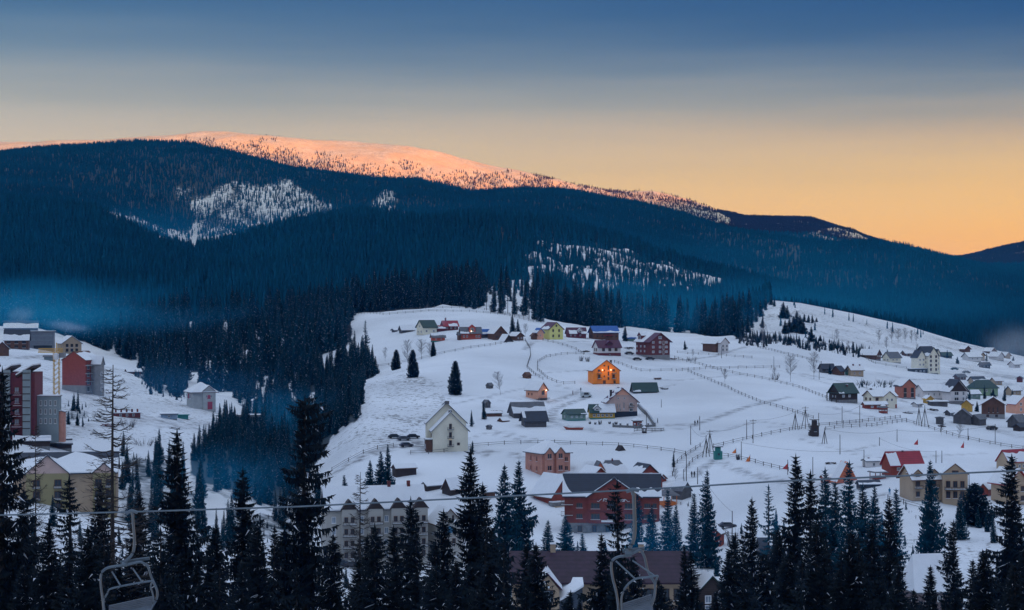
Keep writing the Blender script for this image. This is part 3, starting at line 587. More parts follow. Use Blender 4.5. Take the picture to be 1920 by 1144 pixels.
TM = {}
for i in range(4): TM['near%d' % i] = spruce_mesh('near_spruce', 11 + i, M_NEAR, 25, (3.5, 3.9, 3.1, 4.2)[i], .08, .36, 8, 11, .022, .45, .8, 0, .42, .16, .38)
TM['bigblob'] = spruce_mesh('old_spruce', 31, M_NEAR, 25, 3.6, .30, .44, 7, 11, .018, .45, .55, 1.5, .30, .2, .35)
TM['ragged'] = spruce_mesh('ragged_spruce', 37, M_NEAR, 25, 3.4, .2, .50, 6, 9, .028, .55, .7, 0, .5, .3, .5)
for i in range(3): TM['mid%d' % i] = spruce_mesh('mid_spruce', 51 + i, M_MID, 25, (3.6, 4.2, 3.0)[i], .06, .42, 7, 8, .05, .3, .85, 0, .4, .06, .25)
TM['bluetree'] = spruce_mesh('blue_spruce', 57, M_MID, 25, 5.0, .05, .42, 8, 8, .04, .25, .9, 0, .45, .04, .2)
TM['dense'] = spruce_mesh('dense_spruce', 61, leafmat('dense spruce needles', (.008, .030, .045)), 14, 3.7, .04, .30, 9, 7, .02, .2, .55, 0, .4, .0, .12)
TM['thin'] = spruce_mesh('thin_spruce', 67, M_MID, 25, 3.0, .42, .60, 5, 7, .04, .5, .8, 0, .5, .25, .4)
TM['larch'] = bare_mesh('larch', 71, 25, 4.4, 120, .12, .75, True, 6, 1.0)
TM['bare'] = bare_mesh('bare_tree', 73, 12, 3.3, 60, .25, .9, False, 5, .8)
TM['bare1'] = bare_mesh('bare_tree', 79, 12, 2.2, 60, .2, 1.2, False, 5, .7)
TH = {'dense': 14, 'bare': 12, 'bare1': 12}
treecount = {}
def tree(kind, px, top, py=None, label=None, d=None, group=None, cat='tree', name=None, w=1.0, lean=0):
    """a tree whose tip shows at photo pixel (px, top); it stands at ground pixel row py or at depth d"""
    g = at(px, py) if py is not None else at(px, 0, d=d)
    Hm = g.y * (CY - top) / F - g.z; H0 = TH.get(kind, 25); sc = Hm / H0
    nm = name or {'larch': 'larch_tree', 'bare': 'bare_tree', 'bare1': 'bare_tree'}.get(kind, 'spruce_tree')
    o = empty(nm, g, random.uniform(0, 6.28), label, cat, group)
    o.scale = (sc * w, sc * w, sc); o.rotation_euler[1] = lean
    c, t = TM[kind]; link('trunk', t, o); link('crown', c, o)
    return o

# the woods: low, many-tiered crowns placed by point instancing, one 'stuff' object per stand
def lowtree(seed, mt, H=20., Rm=3.2, tiers=7, snow=.06):
    r = random.Random(seed); V = []; Fa = []; Mi = []
    def tri(a, b, c, m): n = len(V); V.extend((a, b, c)); Fa.append((n, n + 1, n + 2)); Mi.append(m)
    for k in range(tiers):
        t = .07 + .83 * k / tiers; z = H * t; rad = Rm * (1 - t) ** .8 * r.uniform(.8, 1.15); top = z + H / tiers * 1.5
        n = 9; a0 = r.uniform(0, 6)
        for i in range(n):
            a = a0 + 6.283 * i / n; rr = rad * r.uniform(.65, 1.2); a1 = a + 6.283 / n * .75
            p = (math.cos(a) * rr, math.sin(a) * rr, z - r.uniform(0, .9)); q = (math.cos(a1) * rr * r.uniform(.5, .9), math.sin(a1) * rr * .7, z + r.uniform(-.3, .5))
            tri((math.cos(a) * .1, math.sin(a) * .1, top), p, q, 1 if r.random() < snow else 0)
    tri((.25, 0, H * .85), (-.2, .2, H * .85), (0, 0, H), 0); tri((0, .25, H * .85), (0, -.25, H * .85), (0, 0, H), 0)
    tri((.2, 0, 0), (-.2, 0, 0), (0, 0, H * .4), 0)
    me = npmesh('wood tree', V, Fa, [mt, M_FLECK], Mi); return me
def lowbare(seed):
    r = random.Random(seed); mb = MB(); H = 14
    T2 = mat('distant bare wood', (.008, .045, .075), .95, .3, 2.); mb.tube([(0, 0, 0), (0, 0, H)], .13, T2, 3, .03)
    for i in range(26):
        z = H * r.uniform(.25, .95); a = r.uniform(0, 6.28); l = 2.3 * (1 - z / H) + .9
        mb.tube([(0, 0, z), (math.cos(a) * l, math.sin(a) * l, z + l * .9)], .05, T2, 3, .02)
    return mb.mesh('bare wood tree')
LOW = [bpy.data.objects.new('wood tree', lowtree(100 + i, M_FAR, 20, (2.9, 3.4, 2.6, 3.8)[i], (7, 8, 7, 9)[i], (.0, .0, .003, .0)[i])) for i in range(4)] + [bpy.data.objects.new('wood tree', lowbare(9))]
def woods(name, label, mask, dens, smin, smax, pbare=0.0, cat='forest', protos=None, sz=None):
    """mask over grid cells (0..1); dens = trees per square metre"""
    wgt = mask[:-1, :-1] * VIS[:-1, :-1]
    ar = np.abs((GX[:-1, 1:] - GX[:-1, :-1]) * (GD[1:, :-1] - GD[:-1, :-1]))
    ex = wgt * ar * (dens(GD[:-1, :-1]) if callable(dens) else dens); n = int(ex.sum())
    p = ex.ravel() / ex.sum(); c = rng.choice(p.size, n, p=p); i = c // (NC - 1); j = c % (NC - 1)
    u = rng.random(n); v = rng.random(n)
    def bl(A): return (A[i, j] * (1 - u) + A[i, j + 1] * u) * (1 - v) + (A[i + 1, j] * (1 - u) + A[i + 1, j + 1] * u) * v
    P = np.stack([bl(GX), bl(GD), bl(GZ) - .3], -1)
    me = bpy.data.meshes.new(name); me.vertices.add(n); me.vertices.foreach_set('co', P.astype(np.float32).ravel())
    sc = (smin + (smax - smin) * rng.random(n) ** 1.4).astype(np.float32)
    sc *= np.interp(P[:, 1], [600, 760, 900, 1000], [.48, .48, .8, 1]).astype(np.float32) * np.where((P[:, 1] > 1200), 1, 1)
    if sz is not None: sc *= sz[i, j].astype(np.float32)
    kind = rng.integers(0, 4, n); kb = rng.random(n) < (pbare[i, j] if isinstance(pbare, np.ndarray) else pbare); kind[kb] = 4
    for nm, ty, dt in (('sc', 'FLOAT', sc), ('rz', 'FLOAT', (rng.random(n) * 6.28).astype(np.float32)), ('kind', 'INT', kind.astype(np.int32))):
        a = me.attributes.new(nm, ty, 'POINT'); a.data.foreach_set('value', dt)
    o = link(name, me); tag(o, label, cat, kind='stuff')
    ng = bpy.data.node_groups.new(name, 'GeometryNodeTree'); ng.interface.new_socket('Geometry', in_out='INPUT', socket_type='NodeSocketGeometry'); ng.interface.new_socket('Geometry', in_out='OUTPUT', socket_type='NodeSocketGeometry')
    N = ng.nodes; L = ng.links; gi = N.new('NodeGroupInput'); go = N.new('NodeGroupOutput')
    ip = N.new('GeometryNodeInstanceOnPoints'); jn = N.new('GeometryNodeJoinGeometry')
    m2p = N.new('GeometryNodeMeshToPoints'); L.new(gi.outputs[0], m2p.inputs[0]); L.new(m2p.outputs[0], ip.inputs['Points'])
    for ob in reversed(protos or LOW):
        oi = N.new('GeometryNodeObjectInfo'); oi.inputs['Object'].default_value = ob; oi.inputs['As Instance'].default_value = True; L.new(oi.outputs['Geometry'], jn.inputs[0])
    L.new(jn.outputs[0], ip.inputs['Instance']); ip.inputs['Pick Instance'].default_value = True
    def na(nm, ty):
        q = N.new('GeometryNodeInputNamedAttribute'); q.data_type = ty; q.inputs['Name'].default_value = nm; return q.outputs['Attribute']
    L.new(na('kind', 'INT'), ip.inputs['Instance Index']); L.new(na('sc', 'FLOAT'), ip.inputs['Scale'])
    cx = N.new('ShaderNodeCombineXYZ'); L.new(na('rz', 'FLOAT'), cx.inputs[2]); L.new(cx.outputs[0], ip.inputs['Rotation'])
    L.new(ip.outputs[0], go.inputs[0])
    md = o.modifiers.new('trees', 'NODES'); md.node_group = ng
    print(name, n); return o
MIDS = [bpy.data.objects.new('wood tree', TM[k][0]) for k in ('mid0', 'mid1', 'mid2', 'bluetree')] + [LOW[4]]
inv = (GD < 1100) | (GPY < lim[None, :] + 40)
k3 = inpoly(PG, GPY, [(900, 440), (1100, 440), (1400, 510), (1440, 600), (1380, 640), (1250, 620), (1050, 560), (900, 500)])
pb = np.where(k3 & (GD < 2300), .45 * np.clip(nz2 + .9, 0, 1), .02)
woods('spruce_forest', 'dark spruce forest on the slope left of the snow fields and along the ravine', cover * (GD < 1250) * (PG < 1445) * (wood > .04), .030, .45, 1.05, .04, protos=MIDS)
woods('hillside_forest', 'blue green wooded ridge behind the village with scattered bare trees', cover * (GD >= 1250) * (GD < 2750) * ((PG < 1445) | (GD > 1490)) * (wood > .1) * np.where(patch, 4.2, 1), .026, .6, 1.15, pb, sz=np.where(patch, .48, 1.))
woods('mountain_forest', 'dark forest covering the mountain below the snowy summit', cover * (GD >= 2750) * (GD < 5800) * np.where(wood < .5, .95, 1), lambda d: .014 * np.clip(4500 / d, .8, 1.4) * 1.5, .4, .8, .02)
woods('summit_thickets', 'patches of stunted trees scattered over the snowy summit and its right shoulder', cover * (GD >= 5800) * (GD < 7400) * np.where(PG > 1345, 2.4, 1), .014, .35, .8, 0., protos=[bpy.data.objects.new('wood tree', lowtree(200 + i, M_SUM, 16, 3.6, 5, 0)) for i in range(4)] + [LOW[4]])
sp = np.zeros_like(GZ); sp[inpoly(PG, GPY, [(1440, 562), (1900, 660), (1700, 655), (1480, 640), (1430, 600)]) & (GD > 900) & (GD < 1320)] = 1
sp *= (nz1 > .1) * .8 + .05

woods('hillside_saplings', 'sparse young spruces and shrubs dotted over the snowy hill on the right', sp, .004, .18, .42, .45)
woods('scrub', 'dark bare scrub and knee high spruces on banks, hedgerows and building plots', scrub, lambda d: np.where(d < 420, .05, .10), .10, .26, .55, cat='scrub', protos=[MIDS[0], MIDS[1], MIDS[3], MIDS[0], bpy.data.objects.new('wood tree', TM['bare'][0])])
und = ((GD > 115) & (GD < 335)).astype(float)
und[(GD > 262) & (PG > 940) & (PG < 1385)] = 0; und[(GD > 235) & (PG > 1660) & (PG < 1850)] = 0; und[(PG > 1560) & (PG < 1700) & (GD > 200)] *= .35; und[(PG > 590) & (PG < 640) & (GD > 200)] *= .4
woods('spruce_undergrowth', 'thick young spruce undergrowth filling the bottom edge between the tall trunks', und, .042, .16, .46, .1, protos=[bpy.data.objects.new('wood tree', TM[k][0]) for k in ('near0', 'near1', 'near3', 'mid1')] + [bpy.data.objects.new('wood tree', TM['bare'][0])])
low = ((GD > 322) & (GD < 432)).astype(float) * np.interp(PX, [-100, 560, 620, 830, 860, 1000, 1040, 1250, 1290, 1580, 1640, 1700, 1810, 1860, 1960], [1, 1, .55, .55, .9, .8, .25, .25, .45, .8, .6, .15, .2, .8, 1])[None, :]
low *= np.where((PG > 960) & (PG < 1380) & (GD < 345), 0, 1) * np.where((PG > 600) & (PG < 850) & (GD > 385), 0, 1) * np.where((PG < 230) & (GD > 412), 0, 1)
low *= np.clip(.8 + nz2 * 0, 0, 1)
woods('valley_spruces', 'young spruces crowding the valley floor between the big trees and the first houses', low, .020, .22, .62, .06, protos=MIDS)
# ---------------------------------------------------------------- trees one can tell apart
FG = 'tall dark spruces in the foreground'
for k, px, top, d, w, lb in (
    ('bigblob', 572, 742, 200, .95, 'tallest dark spruce with dense round top and long bare lower trunk'),
    ('near0', 332, 806, 190, .95, 'shaggy dark spruce with a light gap in its crown, right of the bare larch'),
    ('near1', 455, 876, 205, .9, 'slim pointed dark spruce between the shaggy spruce and the tallest one'),
    ('near2', 4, 690, 150, .8, 'dark spruce cut by the left picture edge'), ('ragged', 130, 892, 215, 1.1, 'dark spruce standing before the yellow apartment house'),
    ('near3', 188, 905, 205, .9, 'dark spruce whose tip crosses the bare larch trunk'), ('near0', 45, 915, 175, 1., 'low dark spruce at the lower left corner'), ('near2', 262, 925, 170, 1.1, 'dark spruce just left of the shaggy gap crowned spruce'),
    ('near3', 405, 985, 165, 1., 'broad low dark spruce left of the slim pointed one'), ('ragged', 515, 985, 180, 1., 'low ragged spruce against the tallest trunk, left side'), ('near1', 625, 1000, 170, 1., 'low dark spruce against the tallest trunk, right side'),
    ('near0', 882, 842, 205, .95, 'high dark spruce with a double tip left of the blue green pair'), ('near3', 905, 905, 215, .9, 'dark spruce leaning in behind the double tipped spruce'), ('near1', 770, 932, 195, .95, 'dark spruce before the round blue window'),
    ('near2', 738, 985, 180, 1.1, 'low dark spruce left of the one before the round window'), ('near3', 832, 955, 185, 1., 'dark spruce left shoulder of the double tipped spruce'), ('ragged', 945, 1012, 150, .9, 'short dark spruce with snow flecks beside the plum roofed terrace'),
    ('ragged', 1157, 898, 190, .85, 'narrow dark spruce before the red hotel sign'), ('near0', 1128, 1000, 175, .9, 'bushy lower spruce at the foot of the narrow one'), ('near2', 1283, 1022, 175, .75, 'small dark pointed spruce before the plum terrace right end'),
    ('near1', 1410, 932, 235, .7, 'dark spruce with a ragged thin tip left of the see-through one'), ('near3', 1378, 1000, 215, 1.05, 'wide dark spruce at the foot of the ragged tipped one'), ('near0', 1492, 852, 262, .85, 'tall dark spruce beside the orange banner'),
    ('near2', 1520, 882, 235, .9, 'blackest tall spruce leaning on the tall one by the orange banner'), ('ragged', 1548, 1008, 215, 1., 'low ragged spruce right of the blackest tall spruce'), ('near3', 1668, 932, 190, .72, 'lone dark spruce with layered skirt left of the clipped snow roof'),
    ('near1', 1788, 975, 215, .8, 'dark spruce covering the right end of the clipped snow roof'), ('near0', 1897, 852, 262, 1.0, 'great dark spruce cut by the right picture edge'), ('near2', 1842, 1030, 220, .9, 'dark spruce between the clipped roof and the great right edge spruce'),
    ('near3', 1460, 1010, 200, 1., 'squat dark spruce in front of the blue grey roofed building'), ('near0', -20, 900, 160, 1., 'broad spruce mostly outside the left picture edge'), ('near1', 985, 1092, 150, .9, 'small spruce tip in front of the terrace bay'),
    ('near2', 672, 1045, 150, 1.1, 'low black spruce at the bottom beneath the bare larch by the apartments'), ('near3', 1745, 1060, 190, .9, 'low spruce at the bottom edge under the clipped snow roof'), ('near1', 1600, 1100, 170, .9, 'small spruce at the bottom right between lone spruce and smoke'), ('near3', 1235, 1085, 150, .7, 'small dark spruce tip before the plum terrace windows')):
    tree(k, px, top, None, lb, d=d, group=FG, w=w * (1.25 if k == 'bigblob' else 1.55))
tree('larch', 212, 684, None, 'tall bare larch with upswept twigs and a dense top', d=165, w=1.1)
tree('larch', 676, 885, None, 'slender bare larch in front of the cream apartments', d=185, w=.85)
tree('larch', 66, 792, None, 'thin sparse larch tip by the maroon apartment block', d=195, w=.6)
o = None
FM = 'spruces among the houses'
for k, px, top, d, w, lb in (
    ('bluetree', 946, 870, 372, .75, 'left one of the blue green spruce pair beside the timber lodge'), ('bluetree', 973, 862, 382, .72, 'right one of the blue green spruce pair beside the timber lodge'),
    ('mid0', 1028, 975, 385, 1.2, 'short snowy spruce below the stone terrace walls'), ('mid1', 1060, 965, 390, 1.3, 'short full spruce at the hotel left corner'), ('mid2', 1092, 1000, 380, 1.4, 'lowest spruce before the hotel footing'),
    ('mid0', 1195, 925, 400, .9, 'spruce hiding the right half of the hotel gable'), ('mid1', 1222, 945, 395, .9, 'spruce before the hotel right wing'), ('mid2', 1252, 918, 400, 1.0, 'spruce in front of the snowy pavilion'), ('mid0', 1268, 945, 390, .8, 'spruce right of the one before the pavilion'),
    ('mid1', 1326, 880, 400, .72, 'tall spruce with drooping tip left of the red cabin'), ('mid2', 1302, 925, 410, 1.1, 'loose crowned spruce just behind the drooping tip spruce'), ('thin', 1441, 908, 345, .9, 'see-through spruce with bare stem in the snow field'),
    ('mid0', 1547, 876, 335, .85, 'spruce right of the blackest tall one, beside the orange shed'), ('mid1', 1566, 902, 330, .8, 'shorter spruce in front of the tent shaped shelter left side'), ('mid2', 1593, 864, 325, .9, 'high spruce at the right side of the tent shaped shelter'),
    ('mid1', 1618, 905, 330, .9, 'spruce below the dark hut, left of its pair'), ('mid0', 1640, 910, 335, .85, 'spruce below the dark hut, right of its pair'), ('mid2', 1680, 915, 340, .9, 'spruce left of the beige guest house, partly behind the lone dark spruce'),
    ('bluetree', 1744, 862, 352, .62, 'grey green spruce rising before the middle of the beige guest house'), ('dense', 1828, 905, 415, 1.3, 'round bushy conifer beside the dark red shed'), ('mid1', 1800, 925, 395, .8, 'small pointed conifer at the beige guest house right corner'),
    ('bluetree', 500, 858, 520, .8, 'blue spruce rising from the ravine smoke behind the slim dark one'), ('mid0', 480, 880, 500, .9, 'spruce left beside the blue one in the ravine smoke'), ('mid2', 405, 855, 520, .8, 'spruce on the snowy spur right of the shaggy dark one'),
    ('bluetree', 694, 862, 500, .8, 'left bushy spruce below the curved road'), ('mid1', 714, 845, 500, .9, 'middle spruce below the curved road'), ('bluetree', 727, 832, 505, .6, 'right and highest spruce below the curved road'), ('mid2', 645, 890, 495, 1.2, 'small spruce left of the trees below the curved road')):
    tree(k, px, top, None, lb, d=d, group=FM, w=w * 1.6)
for k, px, top, py, w, lb in (
    ('thin', 685, 600, 700, 1.15, 'tall slim spruce on the field edge, highest on the open hill'), ('mid1', 704, 667, 702, 1.2, 'short spruce at the right foot of the tall slim spruce'), ('mid0', 697, 655, 704, 1.3, 'spruce tucked against the tall slim one'),
    ('dense', 743, 655, 693, .95, 'compact spruce left of the bare trees on the hill rim'), ('dense', 774, 655, 708, .85, 'dark cone shaped spruce on the hill rim'), ('dense', 854, 676, 740, .82, 'lone dark spruce in the middle of the open slope'),
    ('dense', 812, 640, 668, .8, 'small dark spruce below the orange shed'), ('mid1', 961, 588, 627, 1.2, 'higher spruce behind the small brown snow roofed house'), ('mid0', 971, 598, 628, 1.3, 'lower spruce behind the small brown snow roofed house'),
    ('mid1', 907, 750, 786, .9, 'little blue spruce beside the narrow grey hut'), ('mid0', 884, 768, 800, .9, 'young spruce right of the tall cream guest house'), ('mid2', 1263, 845, 876, 1., 'little spruce where the curved rail fences meet'),
    ('mid0', 1284, 638, 656, 1.5, 'small spruce left of the staggered roofed chalet'), ('mid1', 1172, 610, 640, 1.3, 'spruce behind the blue roofed hut'), ('mid1', 1556, 682, 702, 1.2, 'dark young spruce before the low brown house'), ('mid0', 886, 826, 848, 1.3, 'sapling by the cream guest house right wall')):
    tree(k, px, top, py, lb, group='spruces on the open slope', w=w * 1.25)
for k, px, top, py, w, lb, ln in (
    ('bare', 655, 612, 646, .9, 'bare tree at the forest edge left of the tall slim spruce', 0), ('bare1', 722, 652, 678, 1., 'thin bare tree between the tall slim spruce and the compact one', 0), ('bare', 764, 640, 692, .8, 'tall bare tree behind the cone shaped spruce', 0),
    ('bare', 790, 638, 674, 1.2, 'wide bare tree below the cream house on the hill rim', 0), ('bare', 805, 645, 672, 1., 'bare tree left of the small dark spruce', 0), ('bare', 939, 698, 741, .95, 'leaning bare tree alone on the open slope', R(-12)),
    ('bare1', 1359, 692, 717, 1.4, 'small round bare tree right of the fence crossing', 0), ('bare', 1482, 668, 716, 1.1, 'wide crowned bare tree in the upper right field', 0), ('bare1', 1526, 662, 711, 1.2, 'tall brown birch left of the slate roofed bungalow', 0),
    ('bare1', 1431, 606, 652, .9, 'slim bare tree at the foot of the hill slope', 0), ('bare1', 1299, 655, 672, 1., 'small bare tree by the dark round bush', 0), ('bare', 1765, 790, 816, 1.2, 'gnarled bare tree below the square grey shed', 0), ('bare', 1800, 795, 822, 1.1, 'bare fruit tree left below the slate grey barn', 0),
    ('bare', 1266, 880, 905, 1., 'bare bush like tree by the pavilion path', 0), ('bare1', 1452, 690, 710, 1.2, 'thin bare thicket tree left of the wide crowned one', 0), ('bare', 985, 608, 632, .9, 'bare tree between the brown house and the yellow house', 0)):
    tree(k, px, top, py, lb, group='bare trees on the slopes', w=w, lean=ln)
ORD = 'first second third fourth fifth sixth seventh eighth ninth tenth eleventh twelfth thirteenth fourteenth fifteenth sixteenth seventeenth eighteenth nineteenth twentieth'.split()
def row(desc, group, pts, kinds, w=1.0):
    pts = sorted(pts)
    for i, (px, top, py) in enumerate(pts): tree(kinds[i % len(kinds)], px, top, py, ORD[i] + ' ' + desc, group=group, w=w * random.uniform(.85, 1.2))
row('bare birch from the left on the snowy right hill', 'birches on the right hill', [(1569, 618, 641), (1648, 620, 647), (1662, 632, 658), (1672, 615, 643), (1684, 617, 643), (1697, 616, 643), (1709, 620, 643), (1718, 624, 645), (1590, 640, 656), (1720, 645, 660)], ['bare1', 'bare1', 'bare'], 1.1)
row('spruce from the left in the clumps on the right hill', 'spruce clumps on the right hill', [(1469, 566, 596), (1476, 572, 598), (1465, 580, 597), (1494, 582, 612), (1488, 592, 622), (1480, 596, 624), (1500, 590, 624), (1472, 600, 626), (1508, 588, 604), (1516, 590, 605), (1523, 590, 606), (1531, 595, 604), (1521, 612, 641), (1538, 628, 640), (1555, 635, 643), (1506, 602, 626)], ['mid0', 'mid1', 'bluetree'], 2.3)
row('spruce from the left at the wedge where the forest meets the right hill', 'spruces at the forest wedge', [(1392, 596, 634), (1402, 588, 624), (1410, 580, 615), (1418, 570, 604), (1426, 562, 594), (1436, 552, 582), (1446, 550, 572), (1452, 556, 575), (1430, 590, 615), (1384, 600, 636)], ['mid0', 'mid2', 'mid1'], 1.5)
row('spruce from the left along the forest edge above the ravine', 'spruces lining the forest edge', [(632, 566, 652), (645, 570, 648), (618, 575, 660), (600, 566, 665), (580, 570, 672), (560, 578, 682), (540, 575, 690), (524, 590, 700), (500, 585, 705), (470, 590, 722), (440, 600, 730), (410, 610, 735), (380, 610, 728), (350, 605, 716)], ['mid0', 'mid2', 'mid1'], 1.0)
row('spruce from the left on the ravine bank below the field', 'spruces on the ravine bank', [(600, 676, 725), (618, 678, 735), (640, 690, 758), (655, 676, 762), (664, 700, 772), (668, 720, 786), (586, 672, 722), (648, 730, 800), (630, 745, 815), (570, 690, 740), (610, 720, 800), (590, 745, 830)], ['mid1', 'mid0', 'mid2'], 1.0)
row('spruce from the left standing in the snowy clearing behind the hill', 'spruces in the clearing behind the hill', [(912, 530, 582), (926, 528, 586), (938, 532, 588), (952, 528, 588), (964, 525, 590), (985, 528, 592), (992, 540, 598), (1002, 530, 600), (1014, 535, 604), (875, 535, 578), (890, 540, 580)], ['mid2', 'mid0', 'thin'], 1.1)
row('young spruce from the left at the rim of the building site', 'young spruces by the building site', [(395, 805, 860), (412, 800, 850), (425, 795, 842), (440, 800, 850), (462, 810, 880), (450, 825, 890), (300, 706, 738), (282, 712, 740), (318, 700, 735), (335, 712, 745), (128, 770, 796), (145, 772, 798), (112, 765, 790), (155, 780, 800)], ['mid0', 'mid1', 'bluetree'], 1.2)
r_ = random.Random(5)
thick = []
for i in range(84):
    px = -30 + i * 1985 / 83 + r_.uniform(-14, 14)
    if 1005 < px < 1120 or 1195 < px < 1262 or 1300 < px < 1345 or 1690 < px < 1790 or 600 < px < 650: top = r_.uniform(1095, 1130)
    else: top = r_.uniform(975, 1065)
    thick.append((px, top, r_.uniform(125, 225)))
BAND = ('far left', 'bare larch', 'tallest spruce', 'cream apartments', 'plum terrace', 'blue grey roof', 'smoky stand', 'clipped snow roof')
for i, (px, top, d) in enumerate(thick):
    b = BAND[min(7, int(px / 240)) if px > 0 else 0]; q = ORD[sum(1 for t in thick[:i] if min(7, max(0, int(t[0] / 240))) == min(7, max(0, int(px / 240))))]
    tree(('near0', 'near1', 'near2', 'near3', 'ragged')[i % 5], px, top, None, q + ' low spruce from the left in the dark thicket under the ' + b, d=d, group='low spruces along the bottom edge', w=r_.uniform(1.5, 2.1))
row('conifer from the left among the right hand village houses', 'conifers among the village houses', [(1846, 722, 748), (1862, 728, 752), (1884, 724, 752), (1898, 730, 756), (1818, 728, 750), (1832, 752, 772), (1776, 655, 672), (1718, 650, 672), (1664, 655, 670), (1795, 668, 682), (1850, 662, 678), (1900, 668, 684), (1812, 742, 768), (1600, 640, 652)], ['mid0', 'bluetree', 'mid2'], 1.6)
def bush(label, px, py, w, h, m, seed, snow=False):
    g = at(px, py); s = g.y / F; r = random.Random(seed); mb = MB()
    for i in range(46):
        a = r.uniform(0, 6.28); e = r.uniform(.1, 1); b = (math.cos(a) * w * s * .25, math.sin(a) * w * s * .2, -.3)
        mb.tube([b, (b[0] + math.cos(a) * w * s * .3 * e, b[1] + math.sin(a) * w * s * .25 * e, h * s * r.uniform(.5, 1))], .05, m, 3, .02)
    tag(mb.build('bush', loc=g), label, 'bush', 'bushes on the slopes')
for i, (px, py, w, h, lb) in enumerate(((1090, 677, 9, 10, 'left bare bush above the orange guest house'), (1102, 678, 10, 10, 'right bare bush above the orange guest house'), (1297, 677, 22, 9, 'dark round hedge like bush at the upper fence'), (1400, 640, 30, 12, 'bushy thicket at the right foot of the forest'), (1438, 645, 26, 12, 'low thicket at the hill foot'), (1453, 712, 18, 14, 'tangled bush in the fenced field'),
    (1384, 862, 10, 12, 'small bush by the lower post fence'), (1620, 722, 40, 10, 'long hedge above the cream cross gabled house'), (1660, 720, 40, 10, 'hedge behind the brick red house'), (560, 960, 60, 30, 'bare scrub beside the ravine mouth'), (1380, 1020, 50, 30, 'bare scrub right of the red cabin'), (1600, 1080, 60, 30, 'snowy scrub under the smoky spruces'),
    (1660, 1110, 60, 26, 'snowy scrub left of the clipped snow roof'), (1106, 795, 5, 5, 'first shrub of the garden row'), (1116, 796, 5, 5, 'second shrub of the garden row'), (1125, 796, 8, 8, 'large shrub of the garden row'), (1143, 795, 5, 5, 'fourth shrub of the garden row'), (1155, 796, 6, 6, 'last shrub of the garden row'), (240, 800, 40, 16, 'scrub at the brick ruin'), (270, 835, 50, 14, 'dry scrub on the left snow slope'), (375, 845, 20, 16, 'lone bush on the snowy spur'))):
    bush(lb, px, py, w, h, mat('dry brush', (.06, .055, .06), .95, .3), i)
# ---------------------------------------------------------------- building kit
GLASS = mat('window glass', (.03, .045, .06), .12, .2, .5); GLASSB = mat('pale window glass', (.22, .28, .34), .15, .3, .5)
WHITE = mat('white paint', (.72, .72, .72), .6, .06); DKWOOD = mat('dark stained wood', (.045, .03, .028), .8, .2, 1, 'plank')
BROWN = mat('brown timber', (.14, .065, .042), .8, .2, 1, 'plank'); GREYW = mat('weathered grey timber', (.11, .105, .11), .9, .25, 1, 'vplank')
STONE = mat('grey stone footing', (.20, .20, .20), .9, .25, 1.5); CONC = mat('bare concrete', (.27, .27, .27), .9, .15, .6); METAL = mat('galvanised steel', (.30, .33, .36), .45, .15, 2, None, .6)
BLACKM = mat('black metal', (.02, .02, .022), .5, .2); CREAM = mat('cream render', (.84, .78, .62), .9, .07, .4); BEIGE = mat('beige render', (.46, .34, .23), .9, .08, .4)
TEALR = mat('teal green roofing', (.01, .055, .05), .5, .12, .8, 'tile'); CRIMR = mat('crimson roofing', (.34, .01, .03), .5, .12, .8, 'tile'); PURR = mat('dark plum roofing', (.085, .008, .042), .5, .12, .8, 'tile')
BLUER = mat('blue metal roofing', (.0, .11, .42), .45, .1, .8, 'tile'); SLATE = mat('slate blue roofing', (.018, .028, .05), .55, .15, .8, 'tile'); GREYR = mat('grey sheet roofing', (.13, .135, .15), .6, .2, .8, 'tile')
BRICK = mat('red brick', (.24, .055, .042), .9, .15, 1.2, 'brick'); BRICKD = mat('dark red brick', (.17, .045, .045), .9, .2, 1.2, 'brick'); PINKB = mat('pale hollow brick', (.58, .27, .20), .9, .12, 1., 'brick')
ORANGE = mat('orange render', (.97, .27, .04), .85, .06, .4); YELLOW = mat('yellow green render', (.78, .74, .26), .9, .05, .4); PALEG = mat('pale green render', (.26, .36, .22), .9, .08, .4)
PINK = mat('salmon pink render', (.80, .40, .27), .9, .08, .4); MAUVE = mat('dusty pink render', (.56, .40, .35), .9, .1, .5); REDW = mat('red brown timber', (.30, .055, .035), .75, .2, 1, 'plank')
REDO = mat('red orange cladding', (.55, .10, .06), .8, .15, 1, 'vplank'); OCHRE = mat('ochre timber', (.62, .36, .06), .8, .15, 1, 'vplank'); GRNP = mat('grey green boards', (.20, .30, .26), .8, .12, 1, 'plank'); WHITEW = mat('white render', (.72, .68, .66), .9, .07, .4)
TEALP = mat('teal paint', (.03, .22, .20), .6, .1); MAROON = mat('maroon cladding', (.16, .03, .04), .8, .15, 1, 'plank'); PANEL = mat('grey green wall panels', (.24, .29, .30), .8, .1, .5)
FLAGO = mat('orange banner cloth', (.8, .22, .06), .8, .1); FLAGR = mat('red banner cloth', (.55, .05, .05), .8, .1)
LAMP, _nt, _b = nodes('lit lamp'); _b.inputs['Emission Color'].default_value = (1, .80, .55, 1); _b.inputs['Emission Strength'].default_value = 2.5
